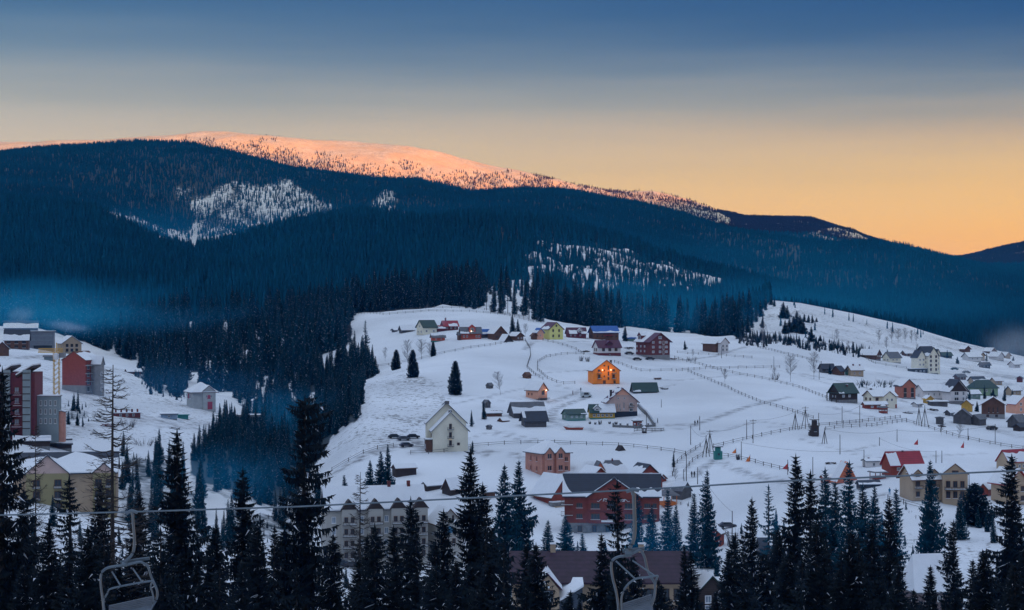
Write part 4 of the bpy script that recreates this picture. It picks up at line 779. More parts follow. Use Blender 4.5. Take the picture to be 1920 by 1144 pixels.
def winmesh(w, h, fm=WHITE, gm=GLASS, bars=1):
    key = ('win', round(w, 2), round(h, 2), fm.name, gm.name, bars)
    if key in _M: return _M[key]
    mb = MB(); t = min(.14, w * .12)
    for x in (-w / 2 + t / 2, w / 2 - t / 2): mb.box((x, -.05, 0), (t, .14, h), fm)
    for z in (-h / 2 + t / 2, h / 2 - t / 2): mb.box((0, -.05, z), (w - 2 * t, .138, t), fm)
    for k in range(bars): mb.box((-w / 2 + w * (k + 1) / (bars + 1), -.05, 0), (t * .6, .12, h - 2 * t), fm)
    mb.box((0, -.02, 0), (w - 2 * t, .06, h - 2 * t), gm)
    if h > 1.2: mb.box((0, -.10, -h / 2 - .05), (w + .16, .2, .08), SNOW)
    _M[key] = mb.mesh('window'); return _M[key]
def balmesh(w, h, d, m):
    key = ('bal', round(w, 2), round(h, 2), round(d, 2), m.name)
    if key in _M: return _M[key]
    mb = MB(); mb.box((0, -d / 2, -h / 2), (w, d, .15), m); mb.box((0, -d + .04, h / 2), (w, .08, .08), m)
    for x in (-w / 2 + .04, w / 2 - .04): mb.box((x, -d / 2, h / 2), (.07, d - .1, .07), m); mb.box((x, -d + .05, 0), (.09, .09, h - .1), m)
    n = max(3, int(w / .35))
    for k in range(1, n): mb.box((-w / 2 + w * k / n, -d + .04, 0), (.05, .05, h - .1), m)
    mb.box((0, -d / 2, -h / 2 + .115), (w - .1, d - .12, .07), SNOW)
    _M[key] = mb.mesh('balcony'); return _M[key]
FACE = {'F': (0, 0), 'R': (90, 1), 'L': (-90, 1), 'B': (180, 0)}
def on_face(W, L, f, u, z, off=0.0):
    """local point on wall face f, u to the viewer's right, z up"""
    a = R(FACE[f][0]); hd = (W / 2 if FACE[f][1] else L / 2) + off
    v = Matrix.Rotation(a, 3, 'Z') @ Vector((u, -hd, 0)); return Vector((v.x, v.y, z)), a
def grid(f, us, zs, w, h, kind='w'): return [(f, u, z, w, h, kind) for u in us for z in zs]
def slopes(W, L, H, Rr, o, hip):
    """roof planes as (name, corner list: eave a, eave b, ridge b, ridge a)"""
    ez = H - o * Rr / (W / 2) + .24; rz = H + Rr + .24; ex = W / 2 + o; ey = L / 2 + o; ry = ey - hip
    P = {'L': [(-ex, ey, ez), (-ex, -ey, ez), (0, -ry, rz), (0, ry, rz)], 'R': [(ex, -ey, ez), (ex, ey, ez), (0, ry, rz), (0, -ry, rz)]}
    if hip > .1: P['F'] = [(-ex, -ey, ez), (ex, -ey, ez), (0, -ry, rz), (0, -ry, rz)]; P['B'] = [(ex, ey, ez), (-ex, ey, ez), (0, ry, rz), (0, ry, rz)]
    return P
def snow_outline(P, v0, v1, seed, wob=.06, u0=0., u1=1.):
    """patch between slope fractions v0 (eave side) and v1 (ridge side)"""
    a, b, c, d = [Vector(p) for p in P]; r = random.Random(seed); n = 12; lo = []; hi = []
    ph = r.uniform(0, 6)
    for k in range(n + 1):
        u = u0 + (u1 - u0) * k / n; e = a.lerp(b, u); t = d.lerp(c, u)
        w1 = 0 if v1 > .97 else wob * (math.sin(u * 7 + ph) + .6 * math.sin(u * 17 + ph) + r.uniform(-.5, .5))
        w0 = 0 if v0 < .01 else wob * (math.sin(u * 6 + ph * 2) + r.uniform(-.5, .5))
        A = min(max(v0 + w0, 0), 1); B = min(max(v1 + w1, A + .02), 1)
        lo.append(e.lerp(t, A)); hi.append(e.lerp(t, B))
    pts = lo + hi[::-1]; out = [pts[0]]
    for p in pts[1:]:
        if (p - out[-1]).length > .02: out.append(p)
    if (out[0] - out[-1]).length < .02: out.pop()
    return out
def add_roof(par, W, L, H, Rr, o, hip, roofm, snow, seed, nm='roof', th=.22):
    P = slopes(W, L, H, Rr, o, hip); mb = MB()
    for k, q in P.items():
        q = [Vector(p) for p in q]
        if (q[2] - q[3]).length < .05: q = q[:3]
        mb.prism(q, (0, 0, -th), roofm)
    ro = mb.build(nm, par)
    sb = MB()
    for k, q in P.items():
        s = snow.get(k) if isinstance(snow, dict) else snow
        if not s: continue
        for one in (s if isinstance(s, list) else [s]):
            if one == 'full' or one is True: one = (0, 1)
            off = Vector((0, 0, .012)); sb.prism([p + off for p in snow_outline(q, one[0], one[1], seed, .06, *(one[2:] if len(one) > 2 else (0, 1)))], (0, 0, .16), SNOW)
    if sb.v: so_ = sb.build('roof_snow', ro)
    return ro
def house(name, label, px, py, W, L, H, Rr, yaw, wall, roof, snow=None, win=(), foot=STONE, footh=0., chim=(), dorm=(), over=2.2, hip=0., cat='house', d=None, group=None, gable=None, fm=WHITE, gm=GLASS, dmin=280, lift=0, balm=BLACKM, kw=None):
    g = at(px, py, dmin) if d is None else Vector(((px - CX) / F * d, d, (CY - py) / F * d))
    s = g.y / F; th = R(yaw); W, L, H, Rr, o, hip = [v * s for v in (W, L, H, Rr, over, hip)]; fh = footh * s
    dep = (W * abs(math.sin(th)) + L * abs(math.cos(th))) / 2
    sc_ = (g.y + dep) / g.y
    root = empty(name, (g.x * sc_, g.y + dep, g.z + lift * s), th, label, cat, group)
    seed = int(px * 7 + py); mb = MB()
    if Rr > 0 and hip < .1: mb.prism([(-W / 2, -L / 2, fh), (W / 2, -L / 2, fh), (W / 2, -L / 2, H), (0, -L / 2, H + Rr), (-W / 2, -L / 2, H)], (0, L, 0), wall)
    else: mb.box((0, 0, (H + fh) / 2), (W, L, H - fh), wall)
    wo = mb.build('wall', root)
    fb = MB(); fb.box((0, 0, (fh - 3.5) / 2), (W + (.06 if fh else -.06), L + (.06 if fh else -.06), fh + 3.5 - .004), foot); fb.build('foundation', root)
    if gable:      # cladding of the gable triangle
        gb = MB(); z0 = gable[1] * s if len(gable) > 1 else H; x0 = W / 2 * min(1, (H + Rr - z0) / Rr)
        gb.prism([(-x0, -L / 2 - .09, z0), (x0, -L / 2 - .09, z0), (0, -L / 2 - .09, z0 + Rr * x0 / (W / 2))], (0, .08, 0), gable[0]); gb.build('gable_cladding', root)
    if Rr > 0: ro = add_roof(root, W, L, H, Rr, o, hip, roof, snow, seed)
    else:
        rb = MB(); rb.box((0, 0, H + .12), (W + 2 * o, L + 2 * o, .24), roof); ro = rb.build('roof', root)
        if snow: sb = MB(); sb.box((0, 0, H + .33), (W + 2 * o - .2, L + 2 * o - .2, .18), SNOW); sb.build('roof_snow', ro)
    for (f, u, z, w, h, k) in win:
        if k == 'b':
            p, a = on_face(W, L, f, u * s, z * s, .05); link('balcony', balmesh(w * s, h * s, 1.1, balm), root, p, (0, 0, a))
        elif k == 'd':
            p, a = on_face(W, L, f, u * s, z * s, .03); link('door', winmesh(w * s, h * s, fm, BROWN, 0), root, p, (0, 0, a))
        elif k == 'l':
            p, a = on_face(W, L, f, u * s, z * s, .35); lb = MB(); lb.tube([p - Vector((0, 0, .12)), p, p + Vector((0, 0, .12))], w * s / 2, LAMP, 8); lb.build('wall_lamp', root)
        else:
            p, a = on_face(W, L, f, u * s, z * s, .02); link('window', winmesh(w * s, h * s, fm, gm if k == 'w' else GLASSB, 1 if w * s < 2 else 2), root, p, (0, 0, a))
    for c in chim:
        x, y, h, w = (c + (2.4,))[:4]; cb = MB(); x *= s; y *= s; zb = H + Rr * (1 - abs(x) / (W / 2)) if Rr else H
        cm = c[4] if len(c) > 4 else BRICKD
        cb.box((x, y, zb + h * s / 2 - .5), (w * s, w * s, h * s + 1), cm); cb.box((x, y, zb + h * s + .08), (w * s + .2, w * s + .2, .15), SNOW if len(c) < 6 else cm); cb.build('chimney', ro)
    for (side, y, w, h, fx, dm, dr, ds) in dorm:
        sg = -1 if side == 'L' else 1; w *= s; h *= s; y *= s; x = W / 2 * fx; zb = H + Rr * (1 - fx); rr = w * .42
        db = empty_part = MB(); db.prism([(sg * x, y - w / 2, zb - .4), (sg * x, y + w / 2, zb - .4), (sg * x, y + w / 2, zb + h), (sg * x, y, zb + h + rr), (sg * x, y - w / 2, zb + h)], (-sg * x, 0, 0), dm); do = db.build('dormer', root)
        rb = MB(); oo = .35
        for q in (-1, 1): rb.prism([(sg * (x + oo), y, zb + h + rr + .16), (sg * (x + oo), y + q * (w / 2 + oo), zb + h + .16 - oo * .84), (0, y + q * (w / 2 + oo), zb + h + .16 - oo * .84), (0, y, zb + h + rr + .16)], (0, 0, -.14), dr)
        if ds:
            for q in (-1, 1): rb.prism([(sg * (x + oo), y, zb + h + rr + .175), (sg * (x + oo), y + q * (w / 2 + oo), zb + h + .175 - oo * .84), (0, y + q * (w / 2 + oo), zb + h + .175 - oo * .84), (0, y, zb + h + rr + .175)], (0, 0, .14), SNOW)
        rb.build('dormer_roof', do)
        link('window', winmesh(w * .5, h * .8, fm, gm), do, (sg * (x + .02), y, zb + h * .55), (0, 0, R(90) * sg))
    return root
def addbox(root, nm, c, dd, m, s=1., rz=0): mb = MB(); mb.box([q * s for q in c], [q * s for q in dd], m, rz); return mb.build(nm, root)
def sub(root, s, nm, x, y, W, L, H, Rr, rz, wall, roof, snow=None, z0=0., win=(), over=1.5, hip=0., gable=None, fm=WHITE):
    """a wing of the same building: wall, roof and windows parented to it"""
    W, L, H, Rr, o, hip = [v * s for v in (W, L, H, Rr, over, hip)]; a = R(rz); M = Matrix.Translation((x * s, y * s, z0 * s)) @ Matrix.Rotation(a, 4, 'Z')
    mb = MB()
    if Rr and hip < .1: mb.prism([(-W / 2, -L / 2, -3 if z0 == 0 else 0), (W / 2, -L / 2, -3 if z0 == 0 else 0), (W / 2, -L / 2, H), (0, -L / 2, H + Rr), (-W / 2, -L / 2, H)], (0, L, 0), wall)
    else: mb.box((0, 0, (H - (3 if z0 == 0 else 0)) / 2), (W, L, H + (3 if z0 == 0 else 0)), wall)
    wo = mb.build(nm, root); wo.matrix_local = M
    if gable: gb = MB(); gb.prism([(-W / 2, -L / 2 - .09, H), (W / 2, -L / 2 - .09, H), (0, -L / 2 - .09, H + Rr)], (0, .08, 0), gable); gb.build('gable_cladding', wo)
    if Rr: add_roof(wo, W, L, H, Rr, o, hip, roof, snow, int(x * 3 + 50), 'wing_roof')
    else:
        rb = MB(); rb.box((0, 0, H + .1), (W + 2 * o, L + 2 * o, .2), roof)
        if snow: rb.box((0, 0, H + .3), (W + 2 * o - .1, L + 2 * o - .1, .18), SNOW)
        rb.build('wing_roof', wo)
    for (f, u, z, w, h, k) in win:
        p, aa = on_face(W, L, f, u * s, z * s, .02)
        link('balcony' if k == 'b' else 'window', balmesh(w * s, h * s, 1.1, BLACKM) if k == 'b' else winmesh(w * s, h * s, fm, GLASS, 1), wo, p, (0, 0, aa))
    return wo
# ---------------------------------------------------------------- the upper row of the hill village
G1 = 'houses along the upper edge of the snowy hill'
house('country_house', 'cream two storey house with dark green roof at the upper left of the hill hamlet', 800, 628, 24, 30, 15, 12, -55, CREAM, TEALR, {'L': (0, .35)}, grid('F', [-6, 5], [6], 3, 4) + grid('F', [0], [16], 3, 4) + grid('R', [-8, 8], [7], 4, 4), group=G1, dmin=800)
house('shed', 'low grey plank shed under a thick snow roof beside the cream house', 762, 624, 14, 24, 6, 7, -65, GREYW, GREYR, 'full', group=G1, cat='shed', dmin=800)
house('shed', 'tiny grey hut standing alone left of the snow roofed shed', 740, 623, 8, 8, 4, 2, -50, GREYW, GREYR, 'full', group=G1, cat='shed', dmin=800)
r = house('country_house', 'maroon house with crimson roof behind the barns, smoke rising near it', 843, 620, 22, 27, 9, 9, -72, MAROON, CRIMR, {'R': (0, .4, .35, .9)}, grid('R', [-8, 0, 8], [5], 3, 4), chim=[(0, -8, 6)], group=G1, dmin=800)
house('shed', 'small maroon outbuilding with pale post left of the crimson roofed house', 826, 622, 8, 13, 7, 4, -70, MAROON, CRIMR, {'R': (0, .5)}, group=G1, cat='shed', dmin=800)
house('shed', 'low orange shed with grey sheet roof in front of the crimson roofed house', 821, 641, 14, 24, 9, 6, -75, REDO, GREYR, {'R': (.5, 1)}, grid('R', [-5, 5], [5], 2, 3), foot=TEALP, footh=2, group=G1, cat='shed', dmin=780)
r = house('country_house', 'red orange house with grey curved roofs and a pointed central gable', 882, 637, 18, 38, 13, 10, -78, REDO, GREYR, {'R': (.0, .2, 0, .4)}, grid('R', [-14, -8, 10, 15], [6], 3, 4) + [('R', 0, 16, 2, 2, 'l')], dorm=[('R', 2, 12, 9, .95, REDO, CRIMR, False)], group=G1, dmin=780)
s = r.location.y / F; sub(r, s, 'wall', 0, -20, 15, 8, 9, 5, 0, BROWN, GREYR, None)
house('shed', 'small blue roofed plank shed squeezed between red and brown houses', 909, 634, 12, 14, 9, 7, -70, GREYW, BLUER, {'R': (0, .3)}, group=G1, cat='shed', dmin=780)
r = house('chalet', 'dark brown timber chalet with snow on its left roof slope', 932, 638, 27, 24, 13, 13, 32, BROWN, BROWN, {'L': 'full', 'R': (.1, 1)}, grid('F', [-8, 0, 8], [6], 4, 4) + grid('F', [0], [15], 5, 4), fm=BROWN, group=G1, cat='chalet', dmin=780)
house('shed', 'dark triangular hay shed with snow on its roof reaching the ground', 948, 642, 22, 15, 1, 13, 40, DKWOOD, DKWOOD, {'L': 'full'}, group=G1, cat='shed', dmin=780)
house('country_house', 'small brown house with snow covered roof and grey side wall', 968, 639, 18, 20, 9, 6, 42, BROWN, BROWN, 'full', grid('F', [-4, 4], [5], 3, 3), group=G1, dmin=780)
# yellow house
r = house('country_house', 'tall yellow green house with plum roof and five dark windows', 1035, 637, 30, 31, 20, 12, 30, YELLOW, PURR, {'L': (0, .35, .2, .9)}, [('F', -7, 7, 3, 5, 'w'), ('F', 6, 7, 3, 5, 'w'), ('F', -7, 17, 3, 5, 'w'), ('F', 6, 17, 3, 5, 'w'), ('F', 0, 26, 3, 4, 'w')], group=G1, dmin=780, fm=DKWOOD)
house('country_house', 'narrow pink house with blue roof joined to the left of the yellow one', 1010, 637, 13, 16, 14, 7, 25, PINK, BLUER, {'L': (0, .5), 'R': (.3, 1)}, [('F', 0, 8, 2, 3, 'w')], group=G1, dmin=780)
house('shed', 'brown dome shaped wooden shed left of the narrow pink house', 1001, 637, 9, 9, 8, 4, 20, BROWN, BROWN, None, group=G1, cat='shed', dmin=780)
house('country_house', 'long maroon house with snow patches between yellow house and blue roofed barn', 1080, 634, 22, 34, 9, 10, -80, MAROON, PURR, {'R': [(0, .5, .1, .5), (0, .3, .7, 1)]}, grid('R', [-12, -4, 6], [5], 3, 3), dorm=[('R', 6, 9, 4, .9, WHITEW, PURR, True)], group=G1, dmin=790)
r = house('barn', 'long brown timber building with bright blue metal roof', 1132, 638, 27, 50, 15, 11, -72, BROWN, BLUER, {'R': (0, .14)}, grid('R', [-18, -8, 2, 12, 20], [7], 4, 4) + grid('F', [0], [8], 4, 4), fm=BROWN, group=G1, cat='barn', dmin=780)
addbox(r, 'awning', (13.5 + 2, 3, 9), (5, 16, .8), CRIMR, r.location.y / F)
house('hut', 'small blue roofed hut behind the blue roofed barn and a conifer', 1180, 640, 10, 20, 7, 5, -75, GRNP, BLUER, {'R': (.2, 1)}, group=G1, cat='hut', dmin=800)
# white house
r = house('country_house', 'white house with plum roof, three windows and a maroon footing', 1138, 668, 25, 46, 17, 12, -68, WHITEW, PURR, {'L': (0, .6, 0, 1)}, grid('R', [-13, 0, 13], [12], 6, 6) + grid('F', [-4, 4], [12], 3, 6) + [('R', 0, 3, 4, 2.5, 'p')], foot=MAROON, footh=6, dorm=[('R', 0, 12, 4, .8, PURR, PURR, False)], chim=[(-3, -4, 4)], dmin=740, fm=BROWN)
# red brick guest house
rw = grid('F', [-15, 0, 14], [13, 22, 31], 5, 4.5, 'p') + grid('F', [7.5], [12, 21, 30], 3.5, 7, 'd') + grid('F', [0], [40], 7, 5, 'p') + grid('L', [-22, -8, 6], [14, 23], 4, 4, 'p')
r = house('guest_house', 'large four storey brick guest house with plum roof half covered in snow', 1224, 673, 43, 52, 33, 15, 27, BRICKD, PURR, {'L': (0, 1, .0, .62)}, rw, foot=CONC, footh=7, over=4, dorm=[('L', 16, 13, 9, .9, BRICKD, PURR, True)], cat='guest house', dmin=740)
g = r.location; car_spots = []
# orange house
ow = [('F', -14, 26, 5, 4, 'w'), ('F', 14, 26, 5, 4, 'w'), ('F', -14, 15, 5, 7, 'w'), ('F', 14, 15, 5, 7, 'w'), ('F', 4, 31, 2.5, 8, 'w'), ('F', 4, 20, 2.5, 8, 'w'), ('F', 4, 11, 3, 5, 'w'), ('F', -4, 26, 2, 3, 'w'), ('F', -4, 15, 2, 3, 'w'), ('F', -4, 35, 3, 2.5, 'w'),
      ('F', -4, 4, 5, 7, 'd'), ('F', 16, 4, 4, 6, 'd'), ('F', -14, 22, 8, 3, 'b'), ('F', 14, 22, 8, 3, 'b'), ('F', -14, 12, 8, 3, 'b'), ('F', 14, 12, 8, 3, 'b'), ('F', -8, 27, 1.6, 2, 'l'), ('F', 8.5, 27, 1.6, 2, 'l')]
r = house('guest_house', 'bright orange three storey guest house standing alone mid slope', 1132, 721, 52, 36, 26, 19, 13, ORANGE, BROWN, {'L': 'full', 'R': (.2, 1)}, ow, foot=BROWN, footh=1.2, chim=[(15, 4, 10, 3.2, DKWOOD, 1)], over=2.5, fm=BROWN, cat='guest house', dmin=690)
for u in (-8, 8.5):
    li = bpy.data.lights.new('wall lamp light', 'POINT'); li.energy = 45; li.color = (1, .62, .30); li.shadow_soft_size = .25
    s = r.location.y / F; lo = bpy.data.objects.new('wall_lamp_light', li); COL.objects.link(lo); lo.parent = r; lo.location = (u * s, -18 * s - 2.2, 26 * s)
# pink small house
r = house('country_house', 'small salmon house with snow roof, big dark window and glowing lamp', 1006, 750, 27, 30, 17, 13, 50, PINK, BROWN, {'L': 'full', 'R': (.3, 1)}, [('F', 1, 12, 8, 9, 'w'), ('L', -8, 9, 2, 4, 'w'), ('L', 0, 9, 2, 4, 'w'), ('F', 9, 16, 2, 2, 'l')], chim=[(9, -8, 9, 2.2, REDW, 1)], over=2.4, fm=BROWN, dmin=640, lift=1.5)
s = r.location.y / F; addbox(r, 'deck', (0, -18, 1), (30, 5, 1), GREYW, s)
li = bpy.data.lights.new('porch lamp light', 'POINT'); li.energy = 18; li.color = (1, .5, .2); li.shadow_soft_size = .2; lo = bpy.data.objects.new('porch_lamp_light', li); COL.objects.link(lo); lo.parent = r; lo.location = (9 * s, -16 * s - 1.5, 15 * s)
# big mauve house
mw = [('F', -8, 36, 4, 3, 'w'), ('F', 4, 36, 4, 3, 'w'), ('F', 17, 24, 7, 6, 'w'), ('F', 17, 14, 7, 6, 'w'), ('F', -18, 14, 6, 6, 'w'), ('F', -10, 22, 1.5, 8, 'w'), ('F', -5, 22, 1.5, 8, 'w'), ('F', 3, 22, 2, 12, 'w'), ('F', -4, 14, 1.5, 6, 'w'), ('F', 17, 21, 10, 3, 'b')]
r = house('guest_house', 'large dusty pink house with striped snow on its plum roof above a dark footing', 1163, 783, 58, 30, 30, 24, 12, MAUVE, PURR, {'L': [(0, .25), (.35, .6), (.7, .95)], 'R': (.05, 1)}, mw, foot=SLATE, footh=11, chim=[(-20, -6, 13, 3.6, DKWOOD, 1)], over=4, gable=(PINK, 42), cat='guest house', dmin=640)
house('pavilion', 'dark green low roofed shelter behind the large dusty pink house', 1208, 738, 22, 46, 5, 14, -78, GREYW, TEALR, {'R': (0, .12, 0, .3), 'L': (0, 1)}, cat='shelter', dmin=660)
r = house('country_house', 'grey green gabled cottage with dark green roof left of the yellow wing', 1076, 790, 24, 38, 13, 8, -66, GRNP, TEALR, {'R': (0, .15, .7, 1)}, grid('R', [-10, 0, 10], [8], 4, 4, 'p') + [('F', 0, 8, 4, 5, 'p')], footh=2.5, foot=TEALP, fm=WHITE, dmin=610)
s = r.location.y / F
r2 = house('country_house', 'ochre timber cottage with thick snow roof and small white dormer', 1128, 786, 26, 46, 13, 13, -84, OCHRE, TEALR, {'R': (0, 1, .38, 1), 'L': 'full'}, grid('R', [-16, -8, 0, 8, 16], [7], 5, 5, 'w'), dorm=[('R', -10, 12, 5, .85, WHITEW, TEALR, True)], fm=WHITE, footh=2, foot=TEALP, dmin=610)
house('kiosk', 'small red brick kiosk with snow cap beside the stone garden fence', 1195, 801, 14, 12, 12, 4, 15, REDW, GREYR, 'full', [('F', 0, 6, 4, 5, 'w')], hip=6, cat='kiosk', dmin=600)
# wooden well house
def gazebo(label, px, py, w, h, roofm, postm, snow=True, cat='gazebo', nm='gazebo'):
    g = at(px, py); s = g.y / F; w *= s; h *= s; o = empty(nm, g, .3, label, cat)
    for x in (-1, 1):
        for y in (-1, 1): mb = MB(); mb.box((x * w * .38, y * w * .38, h * .3), (.16, .16, h * .62 + .6), postm); mb.build('post', o)
    mb = MB(); mb.box((0, 0, h * .12), (w * .7, w * .7, h * .22), postm); mb.build('low_wall', o)
    mb = MB(); e = w * .62
    for k in range(4):
        a = k * math.pi / 2 + math.pi / 4; b = a + math.pi / 2
        mb.prism([(math.cos(a) * e * 1.2, math.sin(a) * e * 1.2, h * .6), (math.cos(b) * e * 1.2, math.sin(b) * e * 1.2, h * .6), (0, 0, h)], (0, 0, -.12), roofm)
    ro = mb.build('roof', o)
    if snow:
        mb = MB()
        for k in range(4):
            a = k * math.pi / 2 + math.pi / 4; b = a + math.pi / 2; q = h * .6
            mb.prism([(math.cos(a) * e, math.sin(a) * e, q + .09), (math.cos(b) * e, math.sin(b) * e, q + .09), (0, 0, h * .97 + .02)], (0, 0, .13), SNOW)
        mb.build('roof_snow', ro)
    return o
gazebo('little open wooden well house in front of the red kiosk', 1208, 812, 8, 14, DKWOOD, DKWOOD)
r = house('barn', 'long grey barn with snow on its roof, just left of the blue roofed barn', 988, 786, 30, 62, 13, 17, -70, GREYW, GREYR, {'R': (0, .5)}, over=3, cat='barn', dmin=610)
house('barn', 'small dark slate roofed barn standing before the long grey barn', 1001, 802, 24, 42, 15, 14, -72, GREYW, SLATE, {'R': (.3, .9, 0, .12)}, over=4, cat='barn', dmin=600)
# cream chalet with double gable
cw = grid('F', [0], [17, 32, 48], 5, 10) + grid('F', [0], [13, 28, 44], 12, 4, 'b') + [('F', 15, 15, 5, 5, 'w'), ('F', 0, 26, 1.6, 1.6, 'l')]
r = house('guest_house', 'tall cream guest house with steep snowy gables and three stacked balconies', 841, 848, 66, 70, 41, 33, 8, CREAM, GREYR, {'L': 'full', 'R': (.05, .9)}, cw + grid('L', [-15, 5], [15, 30], 6, 7, 'w'), over=4, chim=[(0, -30, 4, 6, GREYW), (16, 20, 14, 1.6, GREYR, 1), (19, 20, 14, 1.6, GREYR, 1)], fm=BROWN, cat='guest house', dmin=530)
s = r.location.y / F
sub(r, s, 'wall', -3, 22, 74, 30, 52, 36, 0, CREAM, GREYR, {'L': (0, .85), 'R': (0, .85)}, over=3)
sub(r, s, 'wall', -39, -14, 12, 30, 22, 0, 0, BROWN, GREYR, True, win=grid('L', [-8, 6], [10], 6, 8))
addbox(r, 'chimney', (-3, 0, 90), (8, 6, 6), GREYW, s)
# sheds on the middle slope
for px, py, W, L, H, Rr, yw, wl, rf, lb in ((918, 729, 9, 10, 6, 4, -40, GREYW, GREYR, 'tiny grey plank hut on the open slope left of a leaning tree'), (988, 710, 11, 12, 6, 5, -40, BROWN, BROWN, 'tiny brown hut on the open slope above the small salmon house'),
    (912, 765, 10, 13, 9, 5, 35, GREYW, GREYR, 'narrow grey hut behind the blue spruce near the woodshed'), (925, 782, 12, 30, 6, 3, -70, BROWN, GREYR, 'long low brown woodshed with snow roof beside the blue spruce'), (917, 806, 8, 8, 6, 2, -30, GREYW, GREYR, 'small dark crate like hut alone below the woodshed'),
    (944, 792, 14, 16, 2, 5, -50, BROWN, BROWN, 'snow buried brown lean to right of the woodshed'), (1163, 846, 13, 12, 1, 8, 30, DKWOOD, DKWOOD, 'black tent shaped hut by the long rail fence')):
    house('hut', lb, px, py, W, L, H, Rr, yw, wl, rf, 'full' if 'snow' in lb else None, cat='hut', dmin=500, over=1)
house('shed', 'wooden shed with snow roof and open side below the curved road', 758, 895, 18, 42, 16, 6, -62, DKWOOD, BROWN, 'full', cat='shed', dmin=470, over=2)
house('barn', 'long low dark barn with snow roof at the edge of the bright field', 815, 922, 18, 52, 10, 6, -48, DKWOOD, GREYR, 'full', cat='barn', dmin=440, over=2)
house('barn', 'dark barn with a pointed gable half hidden by the tall spruce', 858, 930, 26, 54, 12, 18, -50, DKWOOD, BROWN, 'full', cat='barn', dmin=440, over=2)
house('shed', 'grey garden shed with snow behind the tall double topped spruce', 916, 935, 12, 22, 12, 5, -60, BROWN, GREYR, 'full', cat='shed', dmin=440)
# pink brick unfinished villa
r = house('unfinished_villa', 'unfinished pink brick villa with arched openings and snowy hip roof', 1027, 892, 62, 62, 42, 19, 30, PINKB, GREYR, {'L': 'full', 'R': 'full', 'F': 'full', 'B': 'full'}, grid('F', [-18, 6], [14, 33], 11, 11) + grid('F', [22], [12, 29], 8, 9) + grid('L', [-10, 12], [12, 30], 4, 9), hip=26, over=4, cat='villa', dmin=470, fm=PINKB, gm=BLACKM)
s = r.location.y / F
for x in (-18, 6):
    sub(r, s, 'wall', x, -32, 17, 8, 42, 9, 0, PINKB, GREYR, 'full', win=[('F', 0, 36, 10, 10, 'w'), ('F', 0, 14, 10, 10, 'w')], fm=PINKB)
# cabin left of the hotel
r = house('wooden_lodge', 'red timber lodge with a big snow covered roof and stone terrace walls', 1040, 948, 56, 60, 20, 34, 35, REDW, BROWN, {'L': 'full', 'R': (.1, 1)}, [('F', 0, 24, 14, 9, 'w'), ('F', 17, 26, 4, 5, 'p')], foot=STONE, footh=3, over=6, fm=BROWN, cat='lodge', dmin=440)
s = r.location.y / F; addbox(r, 'terrace', (-4, -34, 3), (60, 14, 7), STONE, s); addbox(r, 'terrace', (6, -38, -6), (74, 16, 10), BEIGE, s); addbox(r, 'terrace_snow', (-4, -34, 7.4), (59, 13, 1.6), SNOW, s)
# orange roofed houses behind the hotel
r = house('wooden_lodge', 'orange walled house with hipped snowy roof behind the red hotel', 1148, 915, 42, 62, 26, 22, -80, mat('orange boards', (.60, .16, .07), .8, .1, 1, 'plank'), GREYR, {'R': (0, .68), 'F': 'full', 'L': 'full'}, grid('R', [-20, 0, 18], [16], 6, 7), hip=20, over=3, chim=[(0, 0, 5)], cat='lodge', dmin=470)
s = r.location.y / F; sub(r, s, 'wall', 8, -28, 16, 30, 34, 14, 90, mat('orange boards', (.60, .16, .07)), GREYR, None)
house('wooden_lodge', 'red timber gabled house with round emblem peeking over the dark hotel roof', 1207, 945, 56, 44, 47, 25, 24, REDW, SLATE, {'L': (0, .75), 'R': 'full'}, [('F', 3, 54, 6, 7, 'p')], over=4, cat='lodge', d=512)
house('wooden_lodge', 'dark timber gable with snow roof just left behind the red hotel', 1113, 945, 46, 60, 45, 21, 22, REDW, BROWN, 'full', [('F', 0, 50, 9, 4, 'p')], over=4, cat='lodge', d=515)
